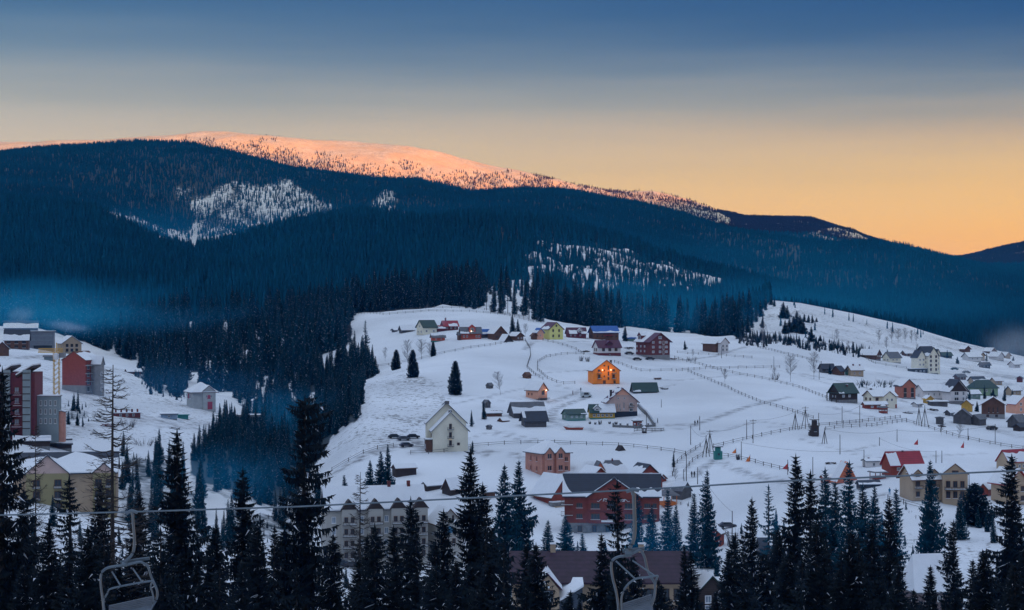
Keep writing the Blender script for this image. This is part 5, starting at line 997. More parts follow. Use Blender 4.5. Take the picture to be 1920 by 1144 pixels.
# red hotel
W_ = 178
def hotel():
    d = 478; px = 1149; g = Vector(((px - CX) / F * d, d, (CY - 1003) / F * d)); s = d / F
    o = empty('hotel', (g.x, d + 30 * s, g.z), R(-3), 'large red brick hotel with slate roof and white script sign behind spruces', 'hotel'); W = W_ * s; Dp = 60 * s; H = 72 * s
    mb = MB(); mb.box((0, 0, (22 * s + H) / 2), (W, Dp, H - 22 * s), BRICK); mb.build('wall', o)
    mb = MB(); mb.box((0, 0, 22 * s / 2 - 2), (W + .2, Dp + .2, 22 * s + 4), STONE); mb.build('foundation', o)
    # main ridge along x
    ez, rz = H, H + 40 * s; ov = 4 * s; fy = Dp / 2 + ov; th = .3; rb = MB()
    fr = [(-W / 2 - ov, -fy, ez), (W / 2 + ov, -fy, ez), (W / 2 + ov, 0, rz), (-W / 2 - ov, 0, rz)]; bk = [(W / 2 + ov, fy, ez), (-W / 2 - ov, fy, ez), (-W / 2 - ov, 0, rz), (W / 2 + ov, 0, rz)]
    rb.prism(fr, (0, 0, -th), SLATE); rb.prism(bk, (0, 0, -th), SLATE); ro = rb.build('roof', o)
    sb = MB(); a, b, c, e = [Vector(p) for p in fr]; P1 = []; n = 16
    def curve(u): return .13 + .85 * (1 - u / .12) ** 2 if u < .12 else .13
    lo = [a.lerp(b, u * .33) for u in [k / n for k in range(n + 1)]]; hi = [a.lerp(b, u * .33).lerp(e.lerp(c, u * .33), curve(u * .33) * .9) for u in [k / n for k in range(n + 1)]]
    sb.prism([p + Vector((0, 0, .012)) for p in lo + hi[::-1]], (0, 0, .22), SNOW)
    lo = [a.lerp(b, .66 + .34 * k / n) for k in range(n + 1)]; hi = [a.lerp(b, .66 + .34 * k / n).lerp(e.lerp(c, .66 + .34 * k / n), .28 - .1 * math.sin(k)) for k in range(n + 1)]
    sb.prism([p + Vector((0, 0, .012)) for p in lo + hi[::-1]], (0, 0, .22), SNOW)
    sb.prism([Vector(p) + Vector((0, 0, .012)) for p in bk], (0, 0, .22), SNOW); sb.build('roof_snow', ro)
    # central projecting gable
    gw = 96 * s; gx = 4 * s; gy = -Dp / 2 - 6 * s; gz = 33 * s
    mb = MB(); mb.prism([(gx - gw / 2, gy, 22 * s), (gx + gw / 2, gy, 22 * s), (gx + gw / 2, gy, H - .1), (gx, gy, H + gz), (gx - gw / 2, gy, H - .1)], (0, Dp * .6, 0), BRICK); mb.build('wall', o)
    rb = MB(); sb = MB()
    for q in (-1, 1):
        P = [(gx, gy - 3 * s, H + gz + .35), (gx + q * (gw / 2 + 5 * s), gy - 3 * s, H + .35 - 4 * s), (gx + q * (gw / 2 + 5 * s), -Dp / 2 + 26 * s, H + .35 - 4 * s), (gx, 2 * s, H + gz + .35)]
        rb.prism(P, (0, 0, -.3), SLATE)
        P2 = [(gx + q * .6, gy - 3 * s, H + gz - .1), (gx + q * (gw / 2 + 5 * s), gy - 3 * s, H + .35 - 4 * s), (gx + q * (gw / 2 + 5 * s), -Dp / 2 + 22 * s, H + .35 - 4 * s), (gx + q * gw * .2, gy + 10 * s, H + gz * .6)]
        sb.prism([Vector(p) + Vector((0, 0, .02)) for p in P2], (0, 0, .22), SNOW)
    r2 = rb.build('gable_roof', o); sb.build('roof_snow', r2)
    def wn(x, z, w, h, y): link('window', winmesh(w * s, h * s, BROWN, GLASS, 2 if w > 10 else 1), o, (x * s, y, z * s), (0, 0, 0))
    for z in (55, 35):
        for x in (-61,): wn(x, z, 12, 9, -Dp / 2 - .03)
        for x in (-31, 0, 32): wn(x, z, 17, 11, gy - .03)
        wn(66, z, 12, 9, -Dp / 2 - .03); wn(80, z, 8, 9, -Dp / 2 - .03)
    for x in (-60, -33, -8, 40, 66): wn(x, 11, 9, 13, -Dp / 2 - .14)
    for z in (45, 67): addbox(o, 'string_course', (gx, gy - .05, z * s), (gw, .12, .25), BRICKD)
    addbox(o, 'porch_roof', ((-6) * s, gy - 6 * s, 27 * s), (28 * s, 12 * s, .35), SNOW, 1)
    link('balcony', balmesh(3.2, 1.2, 1.0, BROWN), o, (-84 * s, -Dp / 2, 60 * s)); link('balcony', balmesh(3.2, 1.2, 1.0, BROWN), o, (-84 * s, -Dp / 2, 40 * s))
    # white script sign, as far as it can be read between the trees
    def text(tx, x, z, size, sh=.3):
        cu = bpy.data.curves.new('sign_lettering', 'FONT'); cu.body = tx; cu.size = size; cu.extrude = .05; cu.shear = sh; cu.align_x = 'CENTER'; cu.offset = .03
        cu.materials.append(WHITE); t = link('sign_lettering', cu, o, (x * s, gy - .22, z * s), (R(90), 0, 0)); return t
    text('Ві', -14, 63.2, 1.15); text('ика', 17, 63.2, 1.15)
    mb = MB()
    for q, x0 in ((-1, -19), (1, 24)):
        mb.tube([((x0 + q * 0) * s, gy - .2, 68 * s), ((x0 + q * 3) * s, gy - .2, 66 * s), ((x0 + q * 6) * s, gy - .2, 63 * s), ((x0 + q * 9) * s, gy - .2, 64 * s)], .07, WHITE, 5)
    mb.build('sign_flourish', o)
    return o
hotel()
r = gazebo('open pavilion with snowy roof and orange posts right of the red hotel', 1252, 948, 34, 34, GREYR, mat('orange timber', (.65, .18, .04), .8, .1), True, 'pavilion', 'pavilion')
r = house('barn', 'grey plank barn behind the snowy pavilion right of the red hotel', 1278, 938, 22, 30, 18, 14, 35, GREYW, GREYR, {'L': (.3, 1)}, cat='barn', dmin=430)
house('shed', 'small dark shed with red gable above the pavilion', 1240, 905, 14, 14, 8, 6, 20, REDW, BROWN, 'full', cat='shed', dmin=450)
# ---------------------------------------------------------------- right-hand village
house('chalet', 'isolated grey chalet with three staggered snow roofs below the forest', 1340, 661, 26, 40, 17, 11, 32, BROWN, BROWN, 'full', grid('F', [-5, 4], [7, 14], 4, 4) , cat='chalet', dmin=780, fm=WHITE)
r = house('chalet', 'white and dark timber wing of the staggered roofed chalet', 1356, 662, 15, 14, 20, 8, 20, WHITEW, BROWN, 'full', grid('F', [-4, 4], [6, 13], 4, 5), cat='chalet', dmin=770)
V2 = 'houses of the valley village on the right'
def hs(lb, px, py, W, L, H, Rr, yw, wl, rf, sn, wn=(), nm='country_house', cat='house', **k):
    k.setdefault('group', V2); return house(nm, lb, px, py, W, L, H, Rr, yw, wl, rf, sn, wn, cat=cat, **k)
hs('dark slate roofed bungalow beside bare birch, uphill end of the village', 1550, 700, 16, 24, 9, 8, -75, GREYW, SLATE, None, dmin=620)
hs('low brown house with dark roof between slate bungalow and teal gabled house', 1572, 704, 16, 18, 9, 8, -40, BROWN, SLATE, {'L': (0, .4)}, dmin=620)
hs('beige house with snowy roof, dark chimney and a teal gable on its left', 1603, 706, 18, 26, 12, 7, -70, BEIGE, BROWN, 'full', grid('R', [-6, 5], [6], 3, 4), chim=[(0, -4, 4), (0, 10, 3)], dmin=620)
hs('small teal gabled annex left of the beige chimney house', 1592, 704, 12, 12, 9, 8, 15, TEALP, TEALR, {'R': 'full'}, dmin=620)
r = hs('dark log house with teal green roof and open corner porch', 1581, 756, 32, 42, 20, 16, -62, DKWOOD, TEALR, {'L': (0, .5), 'R': (0, .12, 0, .25)}, grid('R', [-12, 2], [13], 5, 5, 'p') + grid('F', [-5, 5], [12], 4, 4, 'p'), chim=[(6, 4, 4)], footh=6, dmin=580, over=3)
s = r.location.y / F
for x in (-14, 0, 14): addbox(r, 'post', (x, -27, 8), (1.4, 1.4, 20), DKWOOD, s)
addbox(r, 'porch_roof', (0, -24, 18.5), (33, 7, 1), TEALR, s)
cr = hs('cream house with snowy cross gables, square chimney and red plinth', 1650, 764, 38, 50, 20, 10, -72, CREAM, BROWN, 'full', grid('R', [-17, -4, 12], [15], 6, 6) + grid('F', [-8, 8], [15], 5, 5), footh=5, foot=REDW, chim=[(-6, -16, 7, 3, DKWOOD, 1)], dmin=580, fm=BROWN)
s = cr.location.y / F; sub(cr, s, 'wall', 10, 4, 24, 36, 20, 9, 90, CREAM, BROWN, 'full', win=grid('F', [-5, 5], [14], 4, 5)); 
hs('low red brown outbuilding with snow roof before the cream cross gabled house', 1640, 768, 14, 44, 9, 4, -78, REDW, BROWN, 'full', grid('R', [-8, 4, 14], [5], 5, 4, 'p'), dmin=560)
gazebo('little red gazebo with pointed snow roof in front of the cream house', 1656, 775, 15, 18, GREYR, REDW)
hs('brick red three storey house with plum roof and two dark glazed bays', 1697, 748, 30, 24, 24, 12, 22, mat('terracotta render', (.46, .16, .11), .9, .08), SLATE, {'L': (.1, 1), 'R': (0, .2)}, grid('F', [-8, 8], [7, 16], 6, 9), dmin=600, fm=DKWOOD, footh=2)
hs('white barn like hall with broad snow roof left of the dark roofed chalet', 1743, 748, 30, 46, 15, 10, -70, WHITEW, GREYR, 'full', [('F', 0, 6, 3, 6, 'w')] + grid('R', [-12, 0, 12], [8], 3, 5), dmin=600)
r = hs('large chalet with dark hipped gable roof, white balconies and timber gable', 1790, 758, 34, 36, 26, 19, 12, WHITEW, SLATE, {'L': (0, .4), 'R': (0, .35)}, grid('F', [-5], [10, 20], 9, 7) + grid('F', [9], [10, 20], 4, 7) + [('F', -3, 14.5, 26, 3, 'b')], gable=(DKWOOD, 24), balm=WHITE, dmin=600, over=4, footh=6)
hs('small orange roofed garage before the white hall', 1740, 757, 14, 12, 9, 5, 20, OCHRE, OCHRE, {'L': (.1, 1)}, nm='garage', cat='garage', dmin=590)
hs('low timber garage row with snow between white hall and chalet', 1758, 762, 14, 34, 8, 1, -80, GREYW, GREYR, 'full', nm='garage', cat='garage', dmin=580)
hs('large brown timber house with wide gable and snow edged roof', 1862, 785, 42, 34, 26, 13, -14, BROWN, BROWN, {'L': 'full', 'R': (0, .9)}, grid('F', [-8, 0, 8], [16], 2, 10) + grid('F', [-10, 6], [5], 5, 5), foot=CONC, footh=8, dmin=570, over=4, fm=BROWN)
hs('pink gabled house with snow roof cut by the right edge of view', 1909, 776, 34, 30, 18, 14, 24, PINK, CRIMR, 'full', grid('F', [-6, 4], [8, 18], 4, 6), dmin=590)
hs('wide pale green house with teal hipped roof behind the brown timber house', 1842, 742, 30, 48, 15, 13, -74, PALEG, TEALR, None, grid('R', [-14, 0, 12], [9], 4, 4), hip=12, dmin=640)
hs('blue grey roofed house showing above the teal hipped roof', 1832, 722, 18, 26, 8, 7, -70, BEIGE, SLATE, {'R': (0, .3)}, dmin=660)
hs('square teal and snow trimmed bungalow below the teal hipped house', 1822, 748, 18, 26, 9, 6, -70, GRNP, TEALR, 'full', grid('R', [-6, 6], [5], 3, 3), dmin=620)
r = hs('slate grey barn with low second wing in the lower right field', 1805, 796, 32, 36, 15, 13, -18, GREYW, GREYR, None, nm='barn', cat='barn', dmin=540)
s = r.location.y / F; sub(r, s, 'wall', 26, 8, 22, 30, 9, 8, -20, GREYW, GREYR, None)
hs('small ochre gabled upper house rising right behind the slate grey barn', 1813, 772, 19, 16, 13, 8, -20, OCHRE, BROWN, {'R': (.1, 1), 'L': (.6, 1)}, dmin=560)
hs('square grey shed standing alone left of the slate grey barn', 1762, 796, 14, 12, 12, 1, -14, GREYW, GREYR, None, nm='shed', cat='shed', dmin=540)
hs('dark slate barn cut by the right edge above the lower field', 1908, 803, 24, 30, 12, 12, -50, GREYW, GREYR, None, nm='barn', cat='barn', dmin=540)
hs('low black shed in front of the barn at the right edge', 1912, 809, 14, 24, 8, 5, -45, DKWOOD, SLATE, None, nm='shed', cat='shed', dmin=530)
# second tier
hs('long brown lodge with snowy roof, dark gable facing the field', 1632, 674, 18, 34, 9, 9, 50, BROWN, BROWN, 'full', grid('F', [-3, 4], [6], 3, 3), dmin=760)
hs('dark green roofed shed behind the long brown lodge', 1618, 666, 12, 22, 6, 5, -70, GREYW, TEALR, None, nm='shed', cat='shed', dmin=780)
hs('small peach house with grey roof and pointed gable in the upper village', 1672, 680, 18, 30, 10, 9, -55, CREAM, GREYR, {'L': (0, .4)}, grid('F', [-3, 4], [5], 3, 3) + grid('R', [-6, 4], [5], 3, 3), dmin=760)
r = hs('tall cream apartment house with dark towers, highest in the upper village', 1741, 700, 22, 30, 34, 14, 24, CREAM, SLATE, {'L': (0, .3)}, grid('F', [-6, 6], [7, 15, 23, 31], 4, 5) + grid('L', [-8, 6], [20, 28], 3, 4), nm='apartment_house', cat='apartments', dmin=740, fm=BROWN)
s = r.location.y / F
sub(r, s, 'wall', -20, 4, 18, 20, 30, 12, 0, CREAM, SLATE, {'R': (0, .5)}, win=grid('F', [-4, 4], [16, 25], 3, 4)); sub(r, s, 'wall', 13, -6, 9, 12, 36, 8, 0, CREAM, SLATE, None, win=grid('F', [0], [8, 18, 28], 3, 5)); sub(r, s, 'wall', -30, -6, 34, 14, 8, 0, 0, DKWOOD, GREYR, True, win=grid('F', [-8, 2, 10], [4], 4, 3))
hs('dark green roofed shed right of the tall cream apartment house', 1773, 671, 12, 20, 5, 5, -70, GREYW, TEALR, None, nm='shed', cat='shed', dmin=780)
hs('long dark roof directly behind the cream apartment house', 1736, 663, 16, 26, 6, 7, -60, GREYW, SLATE, {'R': (0, .2)}, nm='barn', cat='barn', dmin=800)
hs('brown gabled house highest of the far smoky cluster', 1809, 662, 14, 14, 8, 5, 30, BROWN, BROWN, {'L': 'full'}, dmin=800)
hs('pale house with snow roof left in the far smoky cluster', 1822, 678, 18, 30, 9, 7, -64, WHITEW, GREYR, 'full', grid('R', [-6, 6], [5], 3, 3), dmin=760)
hs('ochre walled house in the middle of the far smoky cluster', 1836, 676, 12, 16, 10, 5, 30, BEIGE, BROWN, 'full', grid('F', [0], [5], 3, 4), dmin=760)
hs('white timber framed house right of the far smoky cluster', 1868, 676, 16, 22, 8, 7, 35, WHITEW, BROWN, 'full', grid('F', [-3, 3], [4], 2, 3), dmin=760)
hs('tiny brown cottage beyond the timber framed house at far right', 1886, 672, 10, 14, 6, 5, 20, BEIGE, BROWN, 'full', dmin=760)
hs('small reddish house alone at the far right edge of the upper fields', 1912, 717, 10, 14, 8, 3, -20, BRICKD, GREYR, None, dmin=700)
for px, py, W, L, H, Rr, yw, wl, rf, lb in ((1868, 722, 12, 18, 8, 5, -60, BEIGE, BROWN, 'small beige cottage right behind the wide pale green house'), (1846, 690, 10, 18, 6, 4, -70, GREYW, SLATE, 'low dark shed below the far smoky cluster'), (1800, 712, 10, 20, 6, 4, -60, BROWN, GREYR, 'brown shed above the dark hipped chalet'), (1720, 764, 10, 18, 6, 3, -50, WHITEW, GREYR, 'small white annex below the white hall'),
    (1856, 664, 12, 18, 6, 5, 30, BROWN, BROWN, 'brown cottage behind the white timber framed house'), (1902, 690, 12, 20, 7, 5, -50, WHITEW, BROWN, 'white cottage at the right edge under the smoke'), (1700, 668, 10, 16, 6, 4, -60, BROWN, GREYR, 'brown shed left of the tall cream apartment house'), (1900, 742, 16, 24, 10, 7, -60, BEIGE, SLATE, 'beige house behind the pink right edge house'), (1780, 780, 10, 16, 6, 4, -40, GREYW, SLATE, 'low grey shed uphill of the slate grey barn')):
    hs(lb, px, py, W, L, H, Rr, yw, wl, rf, 'full' if 'dark' not in lb else None, grid('R', [-4, 4], [H * .5], 2.5, 3), dmin=520)
# ---------------------------------------------------------------- lower right
r = house('guest_house', 'beige three storey guest house with sagging snow roofs and brown balconies', 1742, 942, 52, 96, 44, 22, -74, BEIGE, BROWN, 'full', grid('R', [-38, -8, 20], [15], 8, 10) + grid('R', [-38, -4], [36], 9, 14) + grid('R', [-38, -4], [29], 14, 6, 'b'), over=5, dorm=[('R', -38, 16, 9, .96, BEIGE, BROWN, True), ('R', -4, 16, 9, .96, BEIGE, BROWN, True)], fm=BROWN, cat='guest house', dmin=400, footh=3)
s = r.location.y / F; sub(r, s, 'wall', 20, 38, 46, 56, 52, 18, 70, BEIGE, BROWN, {'L': 'full', 'R': 'full'}, win=grid('F', [-13, 0, 13], [14, 33], 8, 13) + grid('F', [0], [26], 40, 5, 'b') + [('F', 0, 56, 12, 6, 'w')], fm=BROWN)
r = house('barn', 'crimson roofed red timber house with snow blown over its left roof', 1692, 892, 40, 66, 20, 22, -76, REDW, CRIMR, {'R': (0, .9, 0, .3), 'L': 'full'}, grid('R', [-18, -2], [12], 6, 6), chim=[(0, 0, 3, 3)], cat='house', dmin=440, over=3)
house('country_house', 'white bungalow with snow roof and two windows left of the crimson roof', 1638, 876, 26, 36, 10, 3, -82, WHITEW, GREYR, 'full', grid('R', [-4, 10], [5], 5, 6), chim=[(0, -10, 4, 3)], dmin=460)
gazebo('red gazebo with snow roof in front of the crimson roofed house', 1646, 898, 28, 22, GREYR, REDW)
house('shelter', 'tall orange tent shaped shelter between spruces left of the red house', 1583, 906, 42, 26, 2, 36, 16, mat('orange boards', (.60, .16, .07)), FLAGO, {'L': (.0, .95)}, cat='shelter', dmin=430, over=1)
house('shed', 'low orange boarded shed with snow roof beside the tent shaped shelter', 1556, 906, 18, 30, 9, 4, -80, mat('orange boards', (.60, .16, .07)), BROWN, 'full', cat='shed', dmin=430)
house('shed', 'low dark hut below the red gazebo', 1628, 916, 20, 40, 7, 6, -82, DKWOOD, SLATE, {'R': (0, .3)}, cat='shed', dmin=420)
house('guest_house', 'beige house with red roof edge cut by the right picture edge', 1893, 948, 50, 46, 42, 24, 28, BEIGE, CRIMR, {'L': 'full', 'R': 'full'}, grid('F', [-10, 10], [12, 30], 8, 10), cat='guest house', dmin=410, over=5, fm=BROWN)
house('country_house', 'upper brown house with crimson ridge behind the beige right edge house', 1900, 884, 34, 52, 18, 20, -64, BEIGE, CRIMR, {'R': (0, .7)}, grid('R', [-12, 0, 10], [9], 5, 6), dmin=450)
house('shed', 'dark red shed between round conifer and beige right edge house', 1847, 930, 18, 18, 12, 9, -35, REDW, BROWN, 'full', cat='shed', dmin=420)
house('shed', 'long snow roofed shed with triangular gable on the lower right', 1848, 968, 20, 62, 7, 9, -76, GREYW, GREYR, 'full', cat='shed', dmin=400)
r = house('wooden_lodge', 'grey house with huge clipped snow roof at the bottom right', 1748, 1150, 70, 92, 46, 56, -80, mat('mauve timber cladding', (.20, .15, .15), .8, .15, 1, 'plank'), GREYR, 'full', grid('R', [-24, 0, 24], [26], 10, 12), hip=12, cat='house', d=305, over=6)
# ---------------------------------------------------------------- lower middle
r = house('country_house', 'small red cabin with snowy roof beside the parked car', 1342, 1026, 26, 22, 24, 10, -25, REDW, BROWN, 'full', [('F', 0, 12, 6, 8, 'w')], cat='cabin', dmin=380, fm=BROWN)
house('barn', 'long blue grey roofed building with snow patches behind the right spruces', 1460, 1046, 34, 78, 18, 16, -86, GREYW, SLATE, {'R': [(0, .7, .25, .8)]}, cat='barn', dmin=370)
r = house('wooden_lodge', 'dark timber house with twin white gables at the bottom, green roof behind', 1328, 1150, 50, 60, 42, 26, 8, DKWOOD, TEALR, 'full', grid('F', [-8, 12], [8, 26], 12, 14, 'p'), cat='house', d=300, over=5)
# maroon roofed terrace
def terrace():
    d = 292; s = d / F; px = 1130; g = Vector(((px - CX) / F * d, d, (CY - 1190) / F * d))
    o = empty('terraced_house', (g.x, d + 12, g.z), 0, 'long beige terrace with plum tiled roof, chimneys and a tall gabled bay', 'terrace'); W = 340 * s; Dp = 14
    mb = MB(); mb.box((0, 0, 92 * s / 2 - 2), (W, Dp, 92 * s + 4), BEIGE); mb.build('wall', o)
    rb = MB(); rz = 138 * s; ez = 90 * s
    for q in (-1, 1): rb.prism([(-W / 2 - .5, q * (Dp / 2 + .8), ez), (W / 2 + .5, q * (Dp / 2 + .8), ez), (W / 2 + .5, 0, rz), (-W / 2 - .5, 0, rz)], (0, 0, -.3), mat('old plum roof tiles', (.035, .014, .030), .7, .3, .8, 'tile'))
    ro = rb.build('roof', o)
    for x in (-90, -52, 82): cb = MB(); cb.box((x * s, -1.5 if x == -52 else 0, rz + (.2 if x != -52 else -2.2)), (10 * s, 10 * s, 22 * s), BEIGE); cb.box((x * s, -1.5 if x == -52 else 0, rz + (.2 if x != -52 else -2.2) + 11 * s + .1), (12 * s, 12 * s, .18), SNOW); cb.build('chimney', ro)
    # gabled bay
    bx = -103 * s; bw = 44 * s; by = -Dp / 2 - 4; zt = 82 * s
    mb = MB(); mb.prism([(bx - bw / 2, by, -3), (bx + bw / 2, by, -3), (bx + bw / 2, by, zt), (bx, by, zt + 28 * s), (bx - bw / 2, by, zt)], (0, 5, 0), BEIGE); b = mb.build('bay', o)
    rb = MB()
    for q in (-1, 1):
        P = [Vector((bx, by - .4, zt + 32 * s)), Vector((bx + q * (bw / 2 + .5), by - .4, zt + 1 * s)), Vector((bx + q * (bw / 2 + .5), 0, zt + 1 * s)), Vector((bx, 0, zt + 32 * s))]
        rb.prism(P, (0, 0, -.2), PURR); rb.prism([p + Vector((0, 0, .02)) for p in P], (0, 0, .2), SNOW)
    rb.build('bay_roof', b)
    link('window', winmesh(22 * s, 24 * s, DKWOOD, GLASSB, 1), b, (bx, by - .05, 70 * s)); link('window', winmesh(28 * s, 30 * s, DKWOOD, GLASS, 2), b, (bx, by - .05, 30 * s))
    # low snow wing between bay and chimney
    mb = MB(); mb.prism([(bx + bw / 2, by + .5, -3), (bx + bw / 2 + 44 * s, by + .5, -3), (bx + bw / 2 + 44 * s, by + .5, 84 * s), (bx + bw / 2, by + .5, 58 * s)], (0, 4, 0), mat('dark slate cladding', (.06, .08, .11), .7, .15, 1, 'plank')); wv = mb.build('wing', o)
    mb = MB(); mb.prism([(bx + bw / 2, by, 60 * s), (bx + bw / 2 + 46 * s, by, 88 * s), (bx + bw / 2 + 46 * s, 0, 104 * s), (bx + bw / 2, 0, 104 * s)], (0, 0, .3), SNOW); mb.build('wing_snow', wv)
    for x in (40, 90, 118, 150, -150):
        for z in (30, 66): link('window', winmesh(24 * s, 22 * s, DKWOOD, GLASS, 2), o, (x * s, -Dp / 2 - .05, z * s))
    for x in (104,): link('balcony', balmesh(60 * s, 10 * s, 1.2, BLACKM), o, (x * s, -Dp / 2 - .05, 52 * s))
    addbox(o, 'eave_snow', (20 * s, -Dp / 2 - .3, ez + .3), (34 * s, 1.0, .25), SNOW)
terrace()
# cream apartment complex behind the spruces
def complex_():
    d = 415; s = d / F; g = Vector(((715 - CX) / F * d, d, (CY - 1062) / F * d))
    o = empty('apartment_house', (g.x, d + 60 * s, g.z), R(14), 'cream apartment complex with snowy gables and dark balconies behind spruces', 'apartments')
    A = mat('pale cream render', (.42, .40, .36), .9, .06, .4)
    mb = MB(); mb.box((-20 * s, 0, 52 * s - 2), (190 * s, 60 * s, 104 * s + 4), A); mb.build('wall', o)
    rb = MB(); rz = 144 * s; ez = 104 * s
    for q in (-1, 1):
        P = [Vector((-118 * s, q * 34 * s, ez)), Vector((78 * s, q * 34 * s, ez)), Vector((78 * s, 0, rz)), Vector((-118 * s, 0, rz))]
        rb.prism(P, (0, 0, -.3), GREYR)
    ro = rb.build('roof', o); sb = MB()
    for q in (-1, 1):
        P = [Vector((-118 * s, q * 34 * s, ez + .01)), Vector((78 * s, q * 34 * s, ez + .01)), Vector((78 * s, 0, rz + .01)), Vector((-118 * s, 0, rz + .01))]; sb.prism(P, (0, 0, .3), SNOW)
    sb.build('roof_snow', ro)
    for x in (10, 48): addbox(ro, 'chimney', (x, 0, 148), (6, 6, 12), BRICKD, s)
    for x in (-72, -22, 22, 64):
        wv = sub(o, s, 'wall', x, -32, 28, 16, 106, 17, 0, A, DKWOOD, None, over=2, win=grid('F', [-6, 6], [20, 42, 64, 86], 7, 11) + grid('F', [0], [36, 58, 80], 26, 6, 'b'), gable=DKWOOD, fm=BROWN)
    for x in (-100, -47, 0, 43):
        for z in (20, 42, 64, 86): link('window', winmesh(8 * s, 12 * s, WHITE, GLASSB, 1), o, (x * s, -30 * s - .05, z * s))
    w2 = sub(o, s, 'wall', 118, -4, 52, 60, 74, 26, 8, A, BROWN, {'L': 'full', 'R': (.1, 1)}, over=4, win=[('F', -7, 84, 5, 8, 'w'), ('F', 6, 84, 4, 10, 'w'), ('F', -8, 40, 7, 10, 'w'), ('F', 8, 40, 7, 10, 'w')], fm=BROWN)
    mb = MB(); mb.tube([(0, -30 * s - .25, 62 * s), (0, -30 * s - .02, 62 * s)], 7 * s, mat('blue round window', (.05, .2, .35), .3, .1), 20); mb.build('round_window', w2)
complex_()
# ---------------------------------------------------------------- left bank
r = house('unfinished_block', 'tall windowless red brick block with grey concrete ground floor', 152, 738, 54, 44, 62, 16, -24, mat('bright red brick', (.32, .07, .055), .9, .12, 1.2, 'brick'), BROWN, {'R': (0, .8), 'L': (0, .2)}, grid('R', [-14, -2, 10], [8, 22, 36, 50], 7, 9), foot=CONC, footh=15, over=1.5, gm=GLASS, fm=CONC, cat='building', dmin=520)
s = r.location.y / F; sub(r, s, 'wall', 31, 0, 10, 36, 56, 12, 90, CONC, GREYR, 'full', win=grid('F', [-3], [8, 22, 36], 5, 8))
for z in (22, 37, 52): addbox(r, 'balcony', (30, -4, z), (8, 36, 1.5), CONC, s)
r = house('villa', 'pale concrete villa with snowy hipped roof and two red shutters', 377, 768, 44, 46, 34, 14, 24, mat('pale concrete block', (.45, .45, .43), .9, .12, .6), BROWN, 'full', [('F', 6, 22, 4, 4, 'w'), ('F', 0, 22, 4, 4, 'w'), ('F', 8, 8, 6, 14, 'd'), ('L', 6, 24, 8, 9, 'd'), ('L', -14, 23, 5, 8, 'd')], hip=20, over=5, cat='villa', dmin=560)
s = r.location.y / F; sub(r, s, 'wall', 8, -20, 22, 14, 34, 9, 0, mat('pale concrete block', (.45, .45, .43)), BROWN, 'full', win=grid('F', [-4, 4], [24], 3, 5))
for z, x, w, h in ((23, 2, 6, 7), (7, 4, 9, 14)): addbox(r, 'shutter', (x + 6, -27.3, z), (w, .5, h), mat('faded crimson shutters', (.40, .04, .07)), s)
addbox(r, 'shutter', (-22.3, 6, 24), (.5, 8, 9), mat('faded crimson shutters', (.40, .04, .07)), s)
r = house('unfinished_block', 'long flat roofed concrete frame building beside the ravine', 445, 795, 20, 96, 15, 0, -82, CONC, CONC, True, grid('R', [-40, -28], [8], 9, 9) + grid('R', [-8, 4, 16, 28, 40], [8], 10, 10), cat='building', dmin=520, fm=CONC)
house('shed', 'small blue grey cabin on the snowy building site', 317, 786, 16, 30, 9, 2, -80, mat('faded blue boards', (.25, .33, .42)), GREYR, 'full', grid('R', [0], [5], 4, 4), cat='cabin', dmin=520)
house('shed', 'low teal blue container beside the blue grey cabin', 343, 786, 10, 20, 7, 0, -80, TEALP, TEALP, None, cat='container', dmin=520)
r = house('unfinished_block', 'half built brick ruin with bare wall stubs on the left slope', 236, 784, 30, 50, 9, 0, -70, BRICKD, SNOW, None, grid('R', [-12, 0, 12], [5], 4, 5), cat='ruin', dmin=520)
for k in range(5): addbox(r, 'wall_stub', (10, -20 + k * 10, 12), (3, 3, 8), BRICKD, r.location.y / F)
house('shed', 'snow covered timber stack shelter uphill of the bare larch', 250, 702, 12, 26, 5, 4, -60, BROWN, BROWN, 'full', cat='shed', dmin=600)
# maroon and grey block
def block():
    d = 500; s = d / F; g = Vector(((22 - CX) / F * d, d, (CY - 812) / F * d)); o = empty('apartment_house', (g.x, d + 8, g.z), R(4), 'tall maroon apartment block with pale glazed stair strips at the left edge', 'apartments')
    mb = MB(); mb.box((-12 * s, 0, 56 * s - 1), (96 * s, 12, 112 * s + 2), MAROON); mb.build('wall', o)
    for x in (-54, -16, 22):
        mb = MB(); mb.box((x * s, -6.5, 58 * s - 1), (14 * s, 1.2, 120 * s + 2), PANEL); t = mb.build('stair_strip', o)
        for k in range(9): addbox(t, 'mullion', (x * s, -7.15, (8 + k * 13) * s), (14 * s, .1, .22), DKWOOD)
    for x in (-35, 3):
        for z in (20, 40, 60, 80): link('window', winmesh(9 * s, 11 * s, BROWN, GLASSB, 1), o, (x * s, -6.05, z * s)); link('balcony', balmesh(20 * s, 8 * s, 1.3, MAROON), o, (x * s, -6, (z - 6) * s))
    rb = MB()
    for x in (-54, -16, 22): rb.prism([(x * s - 20 * s, -7, 108 * s), (x * s + 10 * s, -7, 126 * s), (x * s + 10 * s, 6.5, 126 * s), (x * s - 20 * s, 6.5, 108 * s)], (0, 0, .35), SNOW); rb.prism([(x * s - 20 * s, -7, 107 * s), (x * s + 10 * s, -7, 125 * s), (x * s + 10 * s, 6.5, 125 * s), (x * s - 20 * s, 6.5, 107 * s)], (0, 0, -.5), DKWOOD)
    rb.build('roof', o)
    w2 = sub(o, s, 'wall', 56, -2, 40, 30, 66, 0, 0, PANEL, GREYR, True, win=grid('F', [-13, -4, 5, 14], [20, 38, 54], 4, 10)); sub(o, s, 'wall', 80, -4, 12, 18, 36, 2, 0, PINKB, GREYR, 'full')
block()
